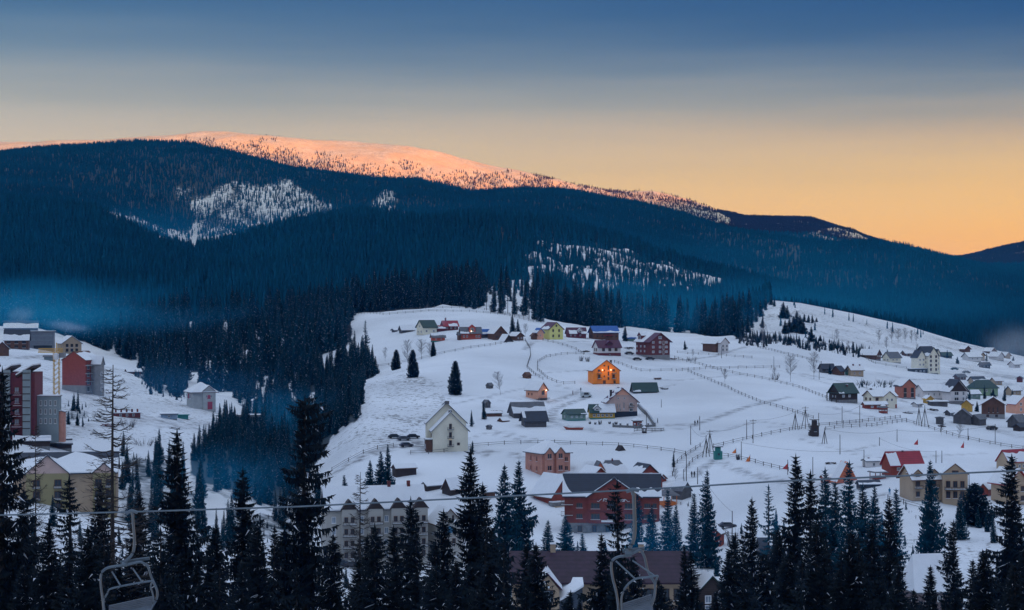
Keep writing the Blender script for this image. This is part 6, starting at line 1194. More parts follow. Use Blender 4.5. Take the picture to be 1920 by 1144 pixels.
# yellow apartments, lower left
def yblock():
    d = 440; s = d / F; g = Vector(((108 - CX) / F * d, d, (CY - 975) / F * d)); o = empty('apartment_house', (g.x, d + 9, g.z), R(10), 'yellow and pink apartment house with sagging snow roof behind the left spruces', 'apartments')
    YB = mat('dull yellow render', (.34, .29, .15), .9, .08, .4)
    mb = MB(); mb.box((0, 0, 44 * s - 2), (190 * s, 12, 88 * s + 4), BEIGE); mb.build('wall', o)
    rb = MB(); sb = MB()
    for q in (-1, 1): P = [Vector((-98 * s, q * 7, 86 * s)), Vector((98 * s, q * 7, 86 * s)), Vector((98 * s, 0, 122 * s)), Vector((-98 * s, 0, 122 * s))]; rb.prism(P, (0, 0, -.3), SLATE); sb.prism([p + Vector((0, 0, .012)) for p in snow_outline(P, 0, .72, 5, .12)], (0, 0, .25), SNOW)
    ro = rb.build('roof', o); sb.build('roof_snow', ro)
    for x, w in ((-32, 78), (72, 40)): sub(o, s, 'wall', x, -44, w, 22, 86, w * .42, 0, YB, SLATE, {'L': (0, .85), 'R': (0, .8)}, over=3, win=grid('F', [-w * .25, w * .25], [24, 46, 68], 13, 13) + grid('F', [-w * .25, w * .25], [39, 61], 15, 5, 'b'), fm=BROWN, gable=MAUVE)
yblock()
house('chalet', 'wide timber chalet with dark upper roof and snow skirts at the far left', 32, 655, 30, 44, 18, 18, -80, BROWN, SLATE, {'R': (0, .5)}, grid('R', [-14, 0, 14], [5, 13], 7, 5), cat='chalet', dmin=720, fm=DKWOOD)
r = house('office_building', 'grey glazed hall with a white grid front beside the left chalet', 78, 656, 22, 46, 34, 0, -84, mat('grey curtain wall', (.16, .18, .21), .5, .1), GREYR, True, (), cat='building', dmin=720)
s = r.location.y / F
for z in (9, 18, 26): addbox(r, 'facade_band', (11.2, 0, z), (.6, 46, .7), PANEL, s)
addbox(r, 'glass_front', (11.1, 4, 5), (.5, 34, 6), GLASS, s)
r = house('chalet', 'beige chalet with broad snow roof right of the grey glazed hall', 130, 664, 36, 44, 20, 13, 26, BEIGE, GREYR, 'full', grid('F', [-9, 0, 9], [7, 16], 5, 6), cat='chalet', dmin=700, fm=DKWOOD)
house('chalet', 'dark eaved house half cut by the left edge above the maroon block', 0, 668, 26, 30, 14, 12, 30, BROWN, SLATE, 'full', cat='chalet', dmin=680)
house('chalet', 'snow roofed lodge wrapped in smoke behind the left chalets', 40, 622, 24, 60, 8, 12, -80, BROWN, SLATE, {'R': (0, .6)}, cat='chalet', dmin=880)
house('shed', 'tin roofed hut in the snow under the crane jib', 92, 676, 10, 18, 7, 2, -80, PANEL, GREYR, None, cat='hut', dmin=650)
house('barn', 'wooden snow roofed barn at the foot of the maroon block', 60, 838, 26, 66, 10, 8, -76, DKWOOD, SLATE, {'R': [(0, .5), (.6, .9)]}, cat='barn', dmin=470)
house('barn', 'pile like dark shed with broken snow patches above the yellow apartments', 108, 842, 20, 50, 8, 8, -70, DKWOOD, SLATE, {'R': (.2, .6)}, cat='barn', dmin=465)
house('villa', 'small white house with snow roof at the rim of the forest ravine', 484, 764, 20, 20, 12, 5, 20, WHITEW, GREYR, 'full', [('F', 0, 6, 4, 5, 'w')], cat='house', d=760, lift=0)
# ---------------------------------------------------------------- fences, poles, small things
FENCEW = mat('fence wood', (.09, .08, .075), .9, .2, 2); POLEW = mat('pole wood', (.07, .062, .058), .9, .2, 2)
_p = MB(); _p.box((0, 0, .45), (.17, .17, 1.7), FENCEW); POST = _p.mesh('post')
def fence(label, pts, step=5.0, h=1.15, rails=2, group='rail fences', thin=.9):
    P = [at(*p) for p in pts]; L = [0]
    for a, b in zip(P[:-1], P[1:]): L.append(L[-1] + math.hypot(b.x - a.x, b.y - a.y))
    n = min(100, max(2, int(L[-1] / step))); q = []
    for k in range(n + 1):
        l = L[-1] * k / n; x = float(np.interp(l, L, [p.x for p in P])); y = float(np.interp(l, L, [p.y for p in P])); q.append(Vector((x, y, ground_z(x, y))))
    o = empty('fence', q[0], 0, label, 'fence', group)
    for p in q: link('post', POST, o, p - q[0], (random.uniform(-.05, .05), random.uniform(-.05, .05), random.uniform(0, 1)), (thin, thin, h / 1.15 * random.uniform(.9, 1.1)))
    mb = MB()
    for j in range(rails):
        z = h * (.9 - .5 * j)
        for a, b in zip(q[:-1], q[1:]): mb.tube([a - q[0] + Vector((0, 0, z + random.uniform(-.06, .06))), b - q[0] + Vector((0, 0, z + random.uniform(-.06, .06)))], .06 * thin, FENCEW, 4)
    mb.build('rails', o); return o
for lb, pts in (
    ('long rail fence across the slope above the pink brick villa', [(885, 838), (960, 833), (1040, 832), (1110, 835), (1180, 838), (1262, 848), (1285, 853)]),
    ('curved fence along the left side of the path', [(1261, 893), (1266, 872), (1285, 856), (1313, 838)]), ('curved fence along the right side of the path', [(1299, 935), (1283, 912), (1281, 890), (1296, 868), (1318, 854)]),
    ('straight fence climbing right from the teal booth', [(1338, 840), (1400, 825), (1480, 808), (1560, 798), (1640, 790), (1688, 784)]), ('lower fence parallel to the straight one by the dark booth', [(1548, 807), (1620, 801), (1700, 790)]),
    ('post fence running down from the teal booth to the orange banner', [(1325, 850), (1345, 856), (1375, 858), (1410, 867), (1478, 884)]), ('diagonal fence across the wide field to the dark booth', [(1290, 698), (1350, 722), (1384, 738), (1430, 757), (1470, 768), (1525, 786)]),
    ('upper diagonal fence ending at the dark log house', [(1265, 672), (1310, 684), (1360, 698), (1440, 713), (1500, 728), (1555, 750)]), ('level fence between the two diagonal fences', [(1268, 697), (1330, 692), (1462, 690)]),
    ('fence right of the orange guest house', [(1152, 680), (1180, 690), (1205, 697), (1260, 696)]), ('short winding fence below the brown snow roofed house', [(985, 640), (994, 655), (995, 668), (988, 690)]), ('fence stub leading to the small salmon house', [(990, 692), (1005, 705), (1018, 712)]),
    ('fence looping round the field left of the orange guest house', [(1096, 664), (1060, 665), (1025, 670), (1008, 680), (1008, 695), (1025, 710), (1050, 721), (1078, 720)]), ('fence below the yellow green house', [(1018, 639), (1045, 645), (1080, 656), (1094, 665)]),
    ('long fence below the upper row from bare trees to barns', [(770, 680), (810, 668), (850, 660), (900, 651), (950, 643), (985, 639)]), ('fence along the top of the hill under the forest', [(655, 595), (720, 591), (800, 584), (880, 585), (950, 592), (1000, 604)]),
    ('second fence following the forest foot', [(700, 588), (780, 580), (860, 578), (930, 584), (990, 598)]), ('hedge fence along the foot of the right hill', [(1432, 636), (1500, 642), (1560, 650), (1600, 657), (1650, 676)]), ('double fence down to the slate bungalow', [(1420, 652), (1470, 664), (1540, 682)]),
    ('roadside fence above the curved road', [(622, 884), (660, 862), (705, 843), (738, 838)]), ('fence before the cream guest house', [(770, 852), (820, 851), (882, 840)]), ('wire fence on the right field below the grey barn', [(1700, 792), (1740, 803), (1800, 822), (1860, 834), (1918, 843)]),
    ('short fence beside the parked car', [(1322, 975), (1342, 988), (1365, 1005)]), ('fence from the staggered roofed chalet to the forest foot', [(1270, 662), (1340, 666), (1410, 672)]), ('low fence in the snow right of the spruce pair', [(1330, 1000), (1380, 1010)]), ('fence below the beige guest house', [(1665, 938), (1700, 948), (1740, 958)]),
    ('fence at the upper village foot of the hill', [(1590, 652), (1640, 682), (1700, 692)]), ('fence on the upper left hill rim', [(690, 690), (740, 683), (765, 678)]), ('fence left of the tall slim spruce', [(600, 690), (650, 688), (690, 688)])):
    try: fence(lb, pts, 5.2)
    except ValueError as e: print('fence', lb, e)
def pole(px, top, py, label, kind=0):
    g = at(px, py); H = g.y * (CY - top) / F - g.z; o = empty('utility_pole', g, random.uniform(-.4, .4), label, 'pole', 'wooden poles on the fields')
    mb = MB(); mb.tube([(0, 0, -1), (0, 0, H)], .13, POLEW, 6, .09); mb.build('pole', o)
    if kind & 1:
        for sx in (-1, 1): mb = MB(); mb.tube([(sx * H * .2, 0, -1), (0, 0, H * .85)], .11, POLEW, 6); mb.build('brace', o)
    if kind & 2:
        mb = MB(); mb.box((0, 0, H - .5), (2.2, .12, .12), POLEW); mb.box((0, 0, H - 1.3), (1.5, .12, .12), POLEW)
        for x in (-1, 0, 1): mb.tube([(x, 0, H - .45), (x, 0, H - .2)], .06, WHITE, 5)
        mb.build('crossarm', o)
    return Vector((g.x, g.y, g.z + H - .3))
PP = {}
for i, (px, top, py, k, lb) in enumerate(((1312, 780, 807, 0, 'pole beside the two upper walkers'), (1295, 798, 834, 0, 'pole left above the path gate'), (1400, 787, 824, 0, 'plain pole left of the crossarm pole over the fence'), (1412, 786, 831, 2, 'crossarm pole standing over the straight fence'),
    (1491, 770, 806, 1, 'braced pole left of the dark booth'), (1510, 762, 804, 3, 'braced crossarm pole near the dark booth'), (1535, 774, 817, 0, 'pole right against the dark booth'), (1546, 802, 832, 1, 'braced pole below the dark booth'), (1575, 815, 852, 0, 'thick stub pole in the field below the dark booth'),
    (1579, 762, 793, 0, 'pole in the upper field right of the dark booth'), (1612, 760, 794, 0, 'pole over the fence below the gazebo'), (1390, 828, 863, 0, 'pole by the small bush near the lower fence'), (1477, 862, 890, 0, 'pole beside the red banner'), (1524, 857, 896, 0, 'pole behind the blackest spruce'), (1620, 843, 876, 0, 'pole before the white bungalow'),
    (1324, 816, 857, 1, 'leaning braced pole left of the teal booth'), (1331, 806, 848, 3, 'crossarm pole next to the teal booth'), (1287, 852, 905, 0, 'pole inside the curved path'), (1308, 876, 908, 0, 'pole behind the two lower walkers'), (1682, 805, 828, 0, 'pole above the left red banner'), (1649, 820, 836, 0, 'short pole above the white bungalow'),
    (1815, 803, 826, 0, 'pole right of the bare fruit tree'), (1866, 795, 833, 0, 'tall pole in the right field'), (1755, 845, 868, 0, 'left of the two close poles above the beige guest house'), (1766, 845, 868, 0, 'right of the two close poles above the beige guest house'), (1723, 760, 798, 1, 'left braced pole under the white hall'), (1734, 760, 800, 1, 'right braced pole under the white hall'),
    (1240, 749, 764, 0, 'lone pole right of the dusty pink house'), (1212, 775, 800, 0, 'thin pole at the red kiosk'), (1372, 1010, 990, 0, ''), (1451, 668, 694, 0, 'pole in the fenced upper field'), (1353, 650, 672, 0, 'pole before the staggered roofed chalet'), (1536, 690, 712, 0, 'pole below the slate bungalow'), (1373, 958, 1000, 0, 'pole beside the parked car'), (1817, 888, 925, 0, 'pole between the beige houses'))):
    if lb: PP[i] = pole(px, top, py, lb, k)
def wire(a, b, lb, sag=1.2):
    pts = [a.lerp(b, t / 12) - Vector((0, 0, sag * 4 * (t / 12) * (1 - t / 12))) for t in range(13)]; o = a; mb = MB(); mb.tube([p - o for p in pts], .035, BLACKM, 3); tag(mb.build('power_line', loc=o), lb, 'cable', 'wires between the poles')
for a, b, lb in ((1, 15, 'wire from the left path pole to the leaning pole'), (3, 16, 'wire between the two crossarm poles'), (3, 5, 'wire from the fence crossarm pole to the dark booth pole'), (0, 1, 'wire between the two poles by the walkers'), (11, 14, 'long wire over the banners to the white bungalow'), (7, 19, 'wire from the booth to the pole above the banner'), (19, 22, 'wire across the right field'), (6, 10, 'wire above the straight fence'), (17, 16, 'wire from the path pole up to the teal booth pole'), (33, 18, 'sagging wire down to the parked car pole'), (20, 23, 'wire over the crimson roof')):
    wire(PP[a], PP[b], lb)
def booth(label, px, py, w, h, m, top):
    g = at(px, py); s = g.y / F; o = empty('lift_booth', g, .2, label, 'booth'); w *= s; h *= s
    mb = MB(); mb.box((0, 0, h * .28 - .3), (w * 1.3, w, h * .56 + .6), m); mb.build('cabin', o)
    mb = MB(); mb.box((0, 0, h * .68), (w * .8, w * .8, h * .3), m); mb.build('upper_box', o)
    mb = MB(); mb.box((0, 0, h * .87), (w * 1.5, w * 1.3, .18), top); mb.box((0, 0, h * .87 + .15), (w * 1.4, w * 1.2, .12), SNOW); mb.build('roof', o)
    link('window', winmesh(w * .5, h * .2, m, GLASS, 0), o, (0, -w * .5 - .02, h * .35))
booth('teal green ticket booth under the crossarm pole', 1346, 861, 11, 27, TEALP, GREYW)
booth('dark wooden lookout booth where the fences meet', 1527, 818, 10, 36, DKWOOD, DKWOOD)
booth('small grey box hut beside the dark lookout booth', 1521, 817, 7, 12, GREYW, GREYW)
for px, py, w, h, m, lb in ((1376, 850, 8, 9, FLAGO, 'pale orange banner nearest the teal booth'), (1402, 866, 9, 12, FLAGO, 'yellow orange triangular banner by the lower fence'), (1472, 880, 11, 12, FLAGR, 'red triangular banner beside the tall spruce'), (1717, 834, 8, 10, FLAGR, 'left red triangular banner on the right field'), (1804, 840, 7, 11, FLAGR, 'right red triangular banner on the right field')):
    g = at(px, py); s = g.y / F; o = empty('banner', g, R(random.uniform(-15, 15)), lb, 'banner', 'triangular banners'); w *= s; h *= s
    mb = MB(); mb.tube([(w / 2, 0, -.4), (w / 2, 0, h * 1.15)], .06, POLEW, 5); mb.build('stake', o)
    mb = MB(); mb.prism([(w / 2, -.02, h), (w / 2, -.02, 0), (-w / 2, -.02, h * .05)], (0, .04, 0), m); mb.build('cloth', o)
# cars
TYRE = mat('tyre rubber', (.015, .015, .016), .9, .1)
def car(label, px, py, col, yaw, kind='car', snow=False, group=None, dmin=280):
    g = at(px, py, dmin); o = empty('parked_car' if kind == 'car' else kind, g + Vector((0, 0, .02)), R(yaw), label, 'car' if kind == 'car' else 'van', group); m = mat('car paint %s' % (col,), col, .35, .05)
    L, W = 4.3, 1.75; pr = [(-L / 2, .35), (L / 2, .35), (L / 2, .8), (L * .30, .95), (L * .16, 1.45), (-L * .28, 1.45), (-L * .42, .98), (-L / 2, .92)]
    if kind != 'car': pr = [(-L / 2, .35), (L / 2, .35), (L / 2, .95), (L * .38, 1.1), (L * .25, 1.95), (-L / 2, 1.95)]
    mb = MB(); mb.prism([(x, -W / 2, z) for x, z in pr], (0, W, 0), m); b = mb.build('body', o)
    top = 1.40 if kind == 'car' else 1.85
    for sg in (-1, 1):
        mb = MB(); mb.prism([(-L * .26, sg * (W / 2 + .004), 1.0), (L * .22, sg * (W / 2 + .004), 1.0), (L * .15, sg * (W / 2 + .004), top), (-L * .24, sg * (W / 2 + .004), top)], (0, sg * .01, 0), GLASS); mb.build('side_window', o)
        for x in (-L * .31, L * .31): mb = MB(); mb.tube([(x, sg * (W / 2 - .18), .33), (x, sg * (W / 2 + .03), .33)], .33, TYRE, 12); mb.build('wheel', o)
        mb = MB(); mb.box((L / 2 + .01, sg * .6, .68), (.05, .3, .14), WHITE); mb.build('headlight', o)
    if snow: mb = MB(); mb.box((-L * .06, 0, (1.53 if kind == 'car' else 2.03)), (L * .42 if kind == 'car' else L * .7, W * .9, .14), SNOW); mb.build('snow_cap', o)
car('white and teal van parked left of the dusty pink house', 1099, 745, (.5, .55, .55), 12, 'van', True, dmin=600)
car('dark estate car parked before the brick guest house', 1219, 675, (.02, .03, .045), 8, dmin=700)
car('dark grey car parked at the fence above the red cabin', 1364, 990, (.06, .06, .075), 5, snow=True)
for i, (px, py, c, y, lb) in enumerate(((712 + 28, 822, (.03, .04, .05), 10, 'dark snowy car nearest the road at the cream guest house'), (757, 826, (.10, .11, .13), 15, 'grey snowy car in the middle of the guest house yard'), (775, 822, (.02, .025, .04), 5, 'dark car right against the guest house porch'), (762, 838, (.05, .05, .07), 20, 'snowy car parked below the others in the yard'),
    (1205 - 10, 676, (.03, .03, .035), 0, 'dark car half hidden by the brick guest house left corner'), (34, 808, (.45, .16, .02), 0, 'orange van at the foot of the maroon block'), (62, 812, (.05, .06, .08), 5, 'dark car right of the orange van'), (1180, 665, (.04, .05, .06), 10, 'snowed in car between white and brick guest houses'), (1860, 806, (.02, .02, .025), 30, 'black car below the pink house at the right'), (1790, 694, (.04, .09, .10), 0, 'green car on the bare yard of the upper village'), (1812, 700, (.05, .08, .09), 10, 'second car on the bare yard, lower down'),
    (640, 1062, (.04, .06, .09), 12, 'blue car behind the tallest spruce trunk'), (662, 1064, (.05, .05, .06), 12, 'dark car in the cream apartments yard'), (690, 1068, (.08, .09, .11), 12, 'grey car in the cream apartments yard'))):
    try: car(lb, px, py, c, y, 'van' if 'van' in lb else 'car', i % 2 == 0, 'parked cars')
    except ValueError: pass
# people: one continuous skinned body each
SKIN_ = mat('skin', (.45, .28, .2), .6, .05); CLOTH = mat('dark winter clothing', (.02, .022, .03), .9, .2, 3); CLOTHB = mat('blue ski suit', (.02, .18, .35), .8, .1, 3)
def person(label, px, py, yaw=0, stride=.25, m=CLOTH, dmin=280):
    g = at(px, py, dmin); me = bpy.data.meshes.new('person')
    v = [(0, 0, .95), (0, .01, 1.2), (0, .02, 1.42), (0, 0, 1.54), (0, -.02, 1.66), (0, -.02, 1.77),
         (.1, 0, .9), (.11, -stride * .5, .5), (.11, -stride * .6, .08), (.11, -stride * .6 - .14, .04), (-.1, 0, .9), (-.11, stride * .5, .5), (-.11, stride * .9, .1), (-.11, stride * .9 - .14, .04),
         (.19, .02, 1.4), (.25, .08, 1.15), (.24, -.04, .93), (.24, -.07, .85), (-.19, .02, 1.4), (-.25, -.06, 1.15), (-.24, -.16, .95), (-.24, -.2, .88)]
    e = [(0, 1), (1, 2), (2, 3), (3, 4), (4, 5), (0, 6), (6, 7), (7, 8), (8, 9), (0, 10), (10, 11), (11, 12), (12, 13), (2, 14), (14, 15), (15, 16), (16, 17), (2, 18), (18, 19), (19, 20), (20, 21)]
    rd = [.16, .15, .17, .06, .10, .085, .10, .075, .055, .045, .10, .075, .055, .045, .075, .055, .045, .035, .075, .055, .045, .035]
    me.from_pydata(v, e, []); o = link('person', me, None, g, (0, 0, R(yaw))); o.modifiers.new('skin', 'SKIN')
    for i, r in enumerate(rd): me.skin_vertices[0].data[i].radius = (r * 1.1, r)
    me.skin_vertices[0].data[0].use_root = True; me.materials.append(m)
    o.modifiers.new('sub', 'SUBSURF').levels = 1; o.modifiers['sub'].render_levels = 1
    tag(o, label, 'person', 'people walking in the snow')
    mb = MB(); mb.tube([(0, -.06, 1.56), (0, -.115, 1.64), (0, -.08, 1.70)], .05, SKIN_, 6); mb.build('face', o)
    mb = MB(); mb.tube([(0, -.01, 1.70), (0, -.01, 1.76), (0, -.01, 1.84)], .125, DKWOOD, 8, .06); mb.build('hat', o)
for px, py, yw, lb, m in ((1303, 798, 20, 'left walker of the upper pair, in dark clothes', CLOTH), (1308, 797, 20, 'right walker of the upper pair, in dark clothes', CLOTH), (1297, 895, 160, 'left walker of the lower pair beside the curved path', CLOTH), (1302, 895, 160, 'right walker of the lower pair beside the curved path', CLOTH), (1074, 741, 60, 'person in light brown standing left of the van', BROWN), (1089, 735, -40, 'person in black on the snow below the orange guest house', CLOTH), (1233, 794, 90, 'dark figure on the snow right of the red kiosk', CLOTH), (1668, 928, 0, 'skier in a blue suit left of the beige guest house', CLOTHB)):
    person(lb, px, py, yw, m=m)
# construction crane
def crane():
    g = at(106, 803); s = g.y / F; YEL = mat('crane yellow paint', (.62, .36, .06), .6, .1); o = empty('tower_crane', g, 0, 'slim yellow tower crane between the maroon block and the brick block', 'crane')
    H = 142 * s; a = .8; mb = MB()
    for x in (-a, a):
        for y in (-a, a): mb.tube([(x, y, -1), (x, y, H)], .10, YEL, 4)
    n = 16
    for k in range(n):
        z0, z1 = H * k / n, H * (k + 1) / n
        for sg in (-1, 1): mb.tube([(-a, sg * a, z0), (a, sg * a, z1)], .07, YEL, 3); mb.tube([(sg * a, -a, z1), (sg * a, a, z0)], .07, YEL, 3)
    mb.build('mast', o)
    mb = MB(); z = H
    for y in (-.5, .5): mb.tube([(-34 * s, y, z), (12 * s, y, z)], .09, YEL, 4)
    mb.tube([(-34 * s, 0, z + 1.2), (12 * s, 0, z + 1.2)], .09, YEL, 4)
    for k in range(24): x = -34 * s + 46 * s * k / 24; mb.tube([(x, -.5, z), (x + 1.9 * s, 0, z + 1.2)], .05, YEL, 3); mb.tube([(x, .5, z), (x + 1.9 * s, 0, z + 1.2)], .05, YEL, 3)
    mb.tube([(0, 0, z), (0, 0, z + 3)], .15, YEL, 4); mb.build('jib', o)
    mb = MB(); mb.box((10 * s, 0, z - .8), (2.2, 1.4, 1.6), CONC); mb.build('counterweight', o); mb = MB(); mb.box((.2, -1.2, z - 1.2), (1.4, 1.4, 1.8), WHITE); mb.build('cab', o)
    mb = MB(); mb.box((0, 0, .2), (4.4, 4.4, 1.6), CONC); mb.build('base', o)
crane()
# low odds and ends
g = at(1078, 806); mb = MB(); mb.prism([(-3, -.6, .1), (2.6, -.6, .1), (3, -.6, .8), (-2, -.6, .7), (-4, -.6, 1.2)], (0, 1.2, 0), REDW); tag(mb.build('sledge', loc=g), 'long red wooden sledge lying in the snow', 'sledge')
g = at(1217, 810); o = empty('pen', g, R(-8), 'low railed pen standing in the snow below the kiosk', 'pen')
for x in (-5, -2, 1, 4): mb = MB(); mb.box((x, 0, .5), (.14, .14, 1.6), FENCEW); mb.build('post', o); mb = MB(); mb.box((x + .8, 3, .5), (.14, .14, 1.6), FENCEW); mb.build('post', o)
mb = MB()
for z in (.5, 1.1):
    for y, dx in ((0, 0), (3, .8)): mb.box((-.5 + dx, y, z), (9.2, .08, .12), FENCEW)
    mb.tube([(-5, 0, z), (-4.2, 3, z)], .06, FENCEW, 4); mb.tube([(4, 0, z), (4.8, 3, z)], .06, FENCEW, 4)
mb.build('rails', o)
g = at(1740, 845); 
o = empty('garden_wall', at(1192, 806), 0, 'stone garden wall with snow capped pillars below the dusty pink house', 'wall'); g = o.location
W = [at(1150, 801), at(1190, 803), at(1228, 800), at(1212, 778), at(1196, 762)]
for a, b in zip(W[:-1], W[1:]):
    dd = b - a; n = max(2, int(dd.length / 2.2)); mb = MB()
    an = math.atan2(dd.y, dd.x); nv = Vector((-math.sin(an), math.cos(an), 0)) * .3
    N_ = 8; P_ = [a.lerp(b, k / N_) for k in range(N_ + 1)]; P_ = [Vector((p.x, p.y, ground_z(p.x, p.y))) - g for p in P_]
    mb.prism([p - Vector((0, 0, .5)) for p in P_] + [p + Vector((0, 0, .8)) for p in P_[::-1]], nv, STONE); mb.build('wall_panel', o)
    for k in range(n): p = a.lerp(b, k / n); p = Vector((p.x, p.y, ground_z(p.x, p.y))) - g; mb = MB(); mb.box((p.x, p.y, p.z + .5), (.5, .5, 1.8), STONE, an); mb.box((p.x, p.y, p.z + 1.5), (.6, .6, .25), SNOW, an); mb.build('pillar', o)
# dark rubble and timber heaps
for i, (px, py, w, h, m, lb) in enumerate(((1232, 712, 16, 6, BROWN, 'heap of brown timber above the dark green shelter'), (1246, 730, 14, 5, GREYW, 'heap of grey boards beside the dark green shelter'), (1222, 722, 10, 4, REDW, 'small heap of reddish planks on the slope'), (1262, 674, 12, 3, BROWN, 'logs lying right of the brick guest house'), (1558, 896 - 26, 20, 4, DKWOOD, 'dark sledge shaped timber lying in the field'), (930, 773, 22, 5, BROWN, 'pile of beams behind the woodshed'),
    (1098, 660, 14, 4, DKWOOD, 'dark pile at the white house left corner'), (1178, 655, 22, 8, DKWOOD, 'stacked timber under snow between the white and brick houses'), (290, 690, 30, 6, CONC, 'rubble heap on the upper building site'), (205, 800, 34, 7, BRICKD, 'broken brick heap near the bare larch'), (330, 805, 40, 4, DKWOOD, 'dark stakes scattered on the building site'), (180, 815, 26, 6, DKWOOD, 'dark machine parts under snow left of the larch'), (1750, 770, 22, 6, DKWOOD, 'snowy woodpile below the garages'), (1700, 775, 24, 3, DKWOOD, 'bent logs across the lower village path'), (1765, 800, 14, 4, DKWOOD, 'dark junk heap by the square grey shed'), (640, 950, 40, 8, GREYW, 'old boards on the slope above the apartments'))):
    g = at(px, py); s = g.y / F; r = random.Random(i); mb = MB()
    for k in range(16): L_ = w * s * r.uniform(.25, .6); mb.box((r.uniform(-.35, .35) * w * s, r.uniform(-1, 1), r.uniform(.05, .8) * h * s * .7), (L_, .25, .2), m if k % 4 else SNOW, r.uniform(-.6, .6), 0, r.uniform(-.25, .25))
    tag(mb.build('timber_heap', loc=g), lb, 'heap', 'heaps lying in the snow')
# ---------------------------------------------------------------- the chairlift
LIFT = mat('lift galvanised steel', (.12, .16, .19), .45, .15, 3, None, .5); SLATW = mat('lift seat slats', (.13, .16, .19), .6, .1, 3)
def depth_at(px): return 62 - (px - 0) / 1920 * 8
def lp(px, py, dy=0.0):
    d = depth_at(px) ; return Vector(((px - CX) / F * d, d + dy, (CY - py) / F * d))
rope = [(-420, 978), (-200, 973), (0, 966), (245, 960), (560, 950), (740, 941), (960, 930), (1185, 919), (1450, 903), (1700, 892), (1920, 882), (2200, 868), (2500, 852)]
mb = MB(); O = lp(960, 930); RP = []
for k in range(len(rope) - 1):
    for q in range(4): t = q / 4; RP.append(lp(rope[k][0] + (rope[k + 1][0] - rope[k][0]) * t, rope[k][1] + (rope[k + 1][1] - rope[k][1]) * t) - O)
mb.tube(RP, .030, LIFT, 6); tag(mb.build('lift_cable', loc=O), 'steel chairlift cable crossing the whole view above the spruces', 'cable')
def chairlift(px0, base_py, label, T, rz):
    """T: dict of part -> list of (pixel polyline, depth offset, radius)"""
    o = empty('lift_chair', lp(px0, base_py), 0, label, 'lift chair', 'chairs of the lift'); O = o.location
    for nm, lst in T:
        mb = MB(); m = SLATW if nm in ('seat', 'backrest') else LIFT
        for pts, dy, r in lst:
            P = [lp(px0 + (x - px0), y) for x, y in pts]; dyl = dy if isinstance(dy, (list, tuple)) else [dy] * len(P)
            # lay the frame out in one vertical plane, then offset the pieces in depth
            d0 = O.y; Q = [Vector(((x - CX) / F * d0, d0, (CY - y) / F * d0)) - O + Vector((0, e, 0)) for (x, y), e in zip(pts, dyl)]
            if len(Q) > 2:      # smooth the bends
                S_ = []
                for i in range(len(Q) - 1):
                    p0, p1, p2, p3 = Q[max(i - 1, 0)], Q[i], Q[i + 1], Q[min(i + 2, len(Q) - 1)]
                    for k in range(5): t = k / 5; S_.append(.5 * (2 * p1 + (p2 - p0) * t + (2 * p0 - 5 * p1 + 4 * p2 - p3) * t * t + (3 * p1 - p0 - 3 * p2 + p3) * t ** 3))
                Q = S_ + [Q[-1]]
            mb.tube(Q, r, m, 8)
        mb.build(nm, o)
    return o
def slats(a, b, drop, n, dy0, dy1):
    return [([(a[0], a[1] + drop * k / n), (b[0], b[1] + drop * k / n)], dy0 + (dy1 - dy0) * k / n, .028) for k in range(n + 1)]
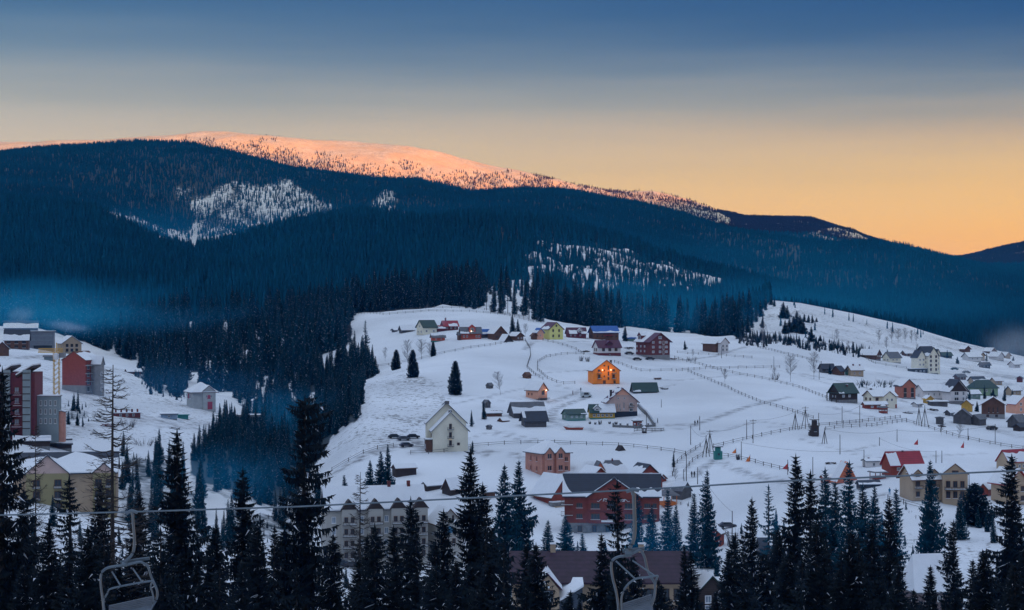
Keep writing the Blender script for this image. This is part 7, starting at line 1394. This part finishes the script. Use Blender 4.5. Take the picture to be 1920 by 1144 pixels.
chairlift(247, 960, 'empty lift chair on a curved hanger in front of the left spruces', [
    ('grip', [([(236, 964), (246, 958), (258, 961)], 0, .055), ([(247, 960), (249, 968)], 0, .05)]),
    ('hanger', [([(249, 964), (250, 985), (252, 1010), (251, 1030), (246, 1042), (236, 1052), (231, 1060)], 0, .050)]),
    ('joint', [([(229, 1058), (238, 1058)], 0, .075), ([(224, 1054), (252, 1050), (279, 1046)], .1, .028), ([(224, 1057), (252, 1053), (279, 1049)], .16, .028)]),
    ('side_frame', [([(233, 1060), (215, 1062), (199, 1066), (190, 1076), (189, 1095), (192, 1120), (195, 1150), (200, 1172)], [0, .0, 0, 0, 0, 0, 0, -.2], .042)]),
    ('side_frame', [([(233, 1060), (250, 1056), (264, 1054), (277, 1062), (283, 1080), (290, 1096), (295, 1110), (293, 1124), (286, 1136), (279, 1150), (276, 1166)], 0, .042)]),
    ('safety_bar', [([(292, 1085), (270, 1088), (216, 1099), (208, 1108), (201, 1121), (202, 1137), (206, 1156)], [-.5] * 7, .032), ([(292, 1085), (287, 1096), (290, 1110), (291, 1122), (284, 1140)], [-.5, -.4, -.35, -.3, -.2], .032)]),
    ('strut', [([(210, 1072), (232, 1094)], [0, -.5], .026)]), ('strut', [([(249, 1066), (272, 1087)], [0, -.5], .026)]),
    ('backrest', slats((204, 1137), (288, 1119), 12, 4, .05, 0)), ('seat', slats((204, 1152), (286, 1134), 10, 5, 0, -.55))], 0)
chairlift(1185, 919, 'nearer lift chair hanging before the red hotel', [
    ('grip', [([(1174, 922), (1186, 918), (1198, 920)], 0, .06), ([(1185, 919), (1187, 928)], 0, .055)]),
    ('hanger', [([(1188, 924), (1189, 950), (1190, 985), (1189, 1006), (1185, 1020), (1179, 1030), (1177, 1040)], 0, .060)]),
    ('joint', [([(1172, 1038), (1184, 1038)], 0, .09), ([(1168, 1032), (1209, 1028)], .1, .03), ([(1168, 1036), (1209, 1032)], .16, .03)]),
    ('side_frame', [([(1177, 1042), (1160, 1044), (1149, 1050), (1146, 1062), (1149, 1085), (1155, 1108), (1159, 1135), (1160, 1165)], 0, .042)]),
    ('side_frame', [([(1177, 1042), (1190, 1036), (1201, 1032), (1209, 1046), (1214, 1068), (1222, 1084), (1228, 1096), (1227, 1118), (1220, 1140), (1216, 1160)], 0, .042)]),
    ('safety_bar', [([(1231, 1075), (1212, 1078), (1190, 1081), (1173, 1094), (1164, 1114), (1164, 1140)], -.5, .034), ([(1231, 1075), (1227, 1090), (1226, 1110), (1220, 1130)], [-.5, -.4, -.3, -.2], .034)]),
    ('strut', [([(1155, 1052), (1189, 1081)], [0, -.5], .028)]), ('strut', [([(1186, 1051), (1226, 1076)], [0, -.5], .028)]),
    ('backrest', slats((1166, 1134), (1222, 1116), 10, 3, .05, 0)), ('seat', slats((1166, 1146), (1222, 1128), 10, 5, 0, -.55))], 0)
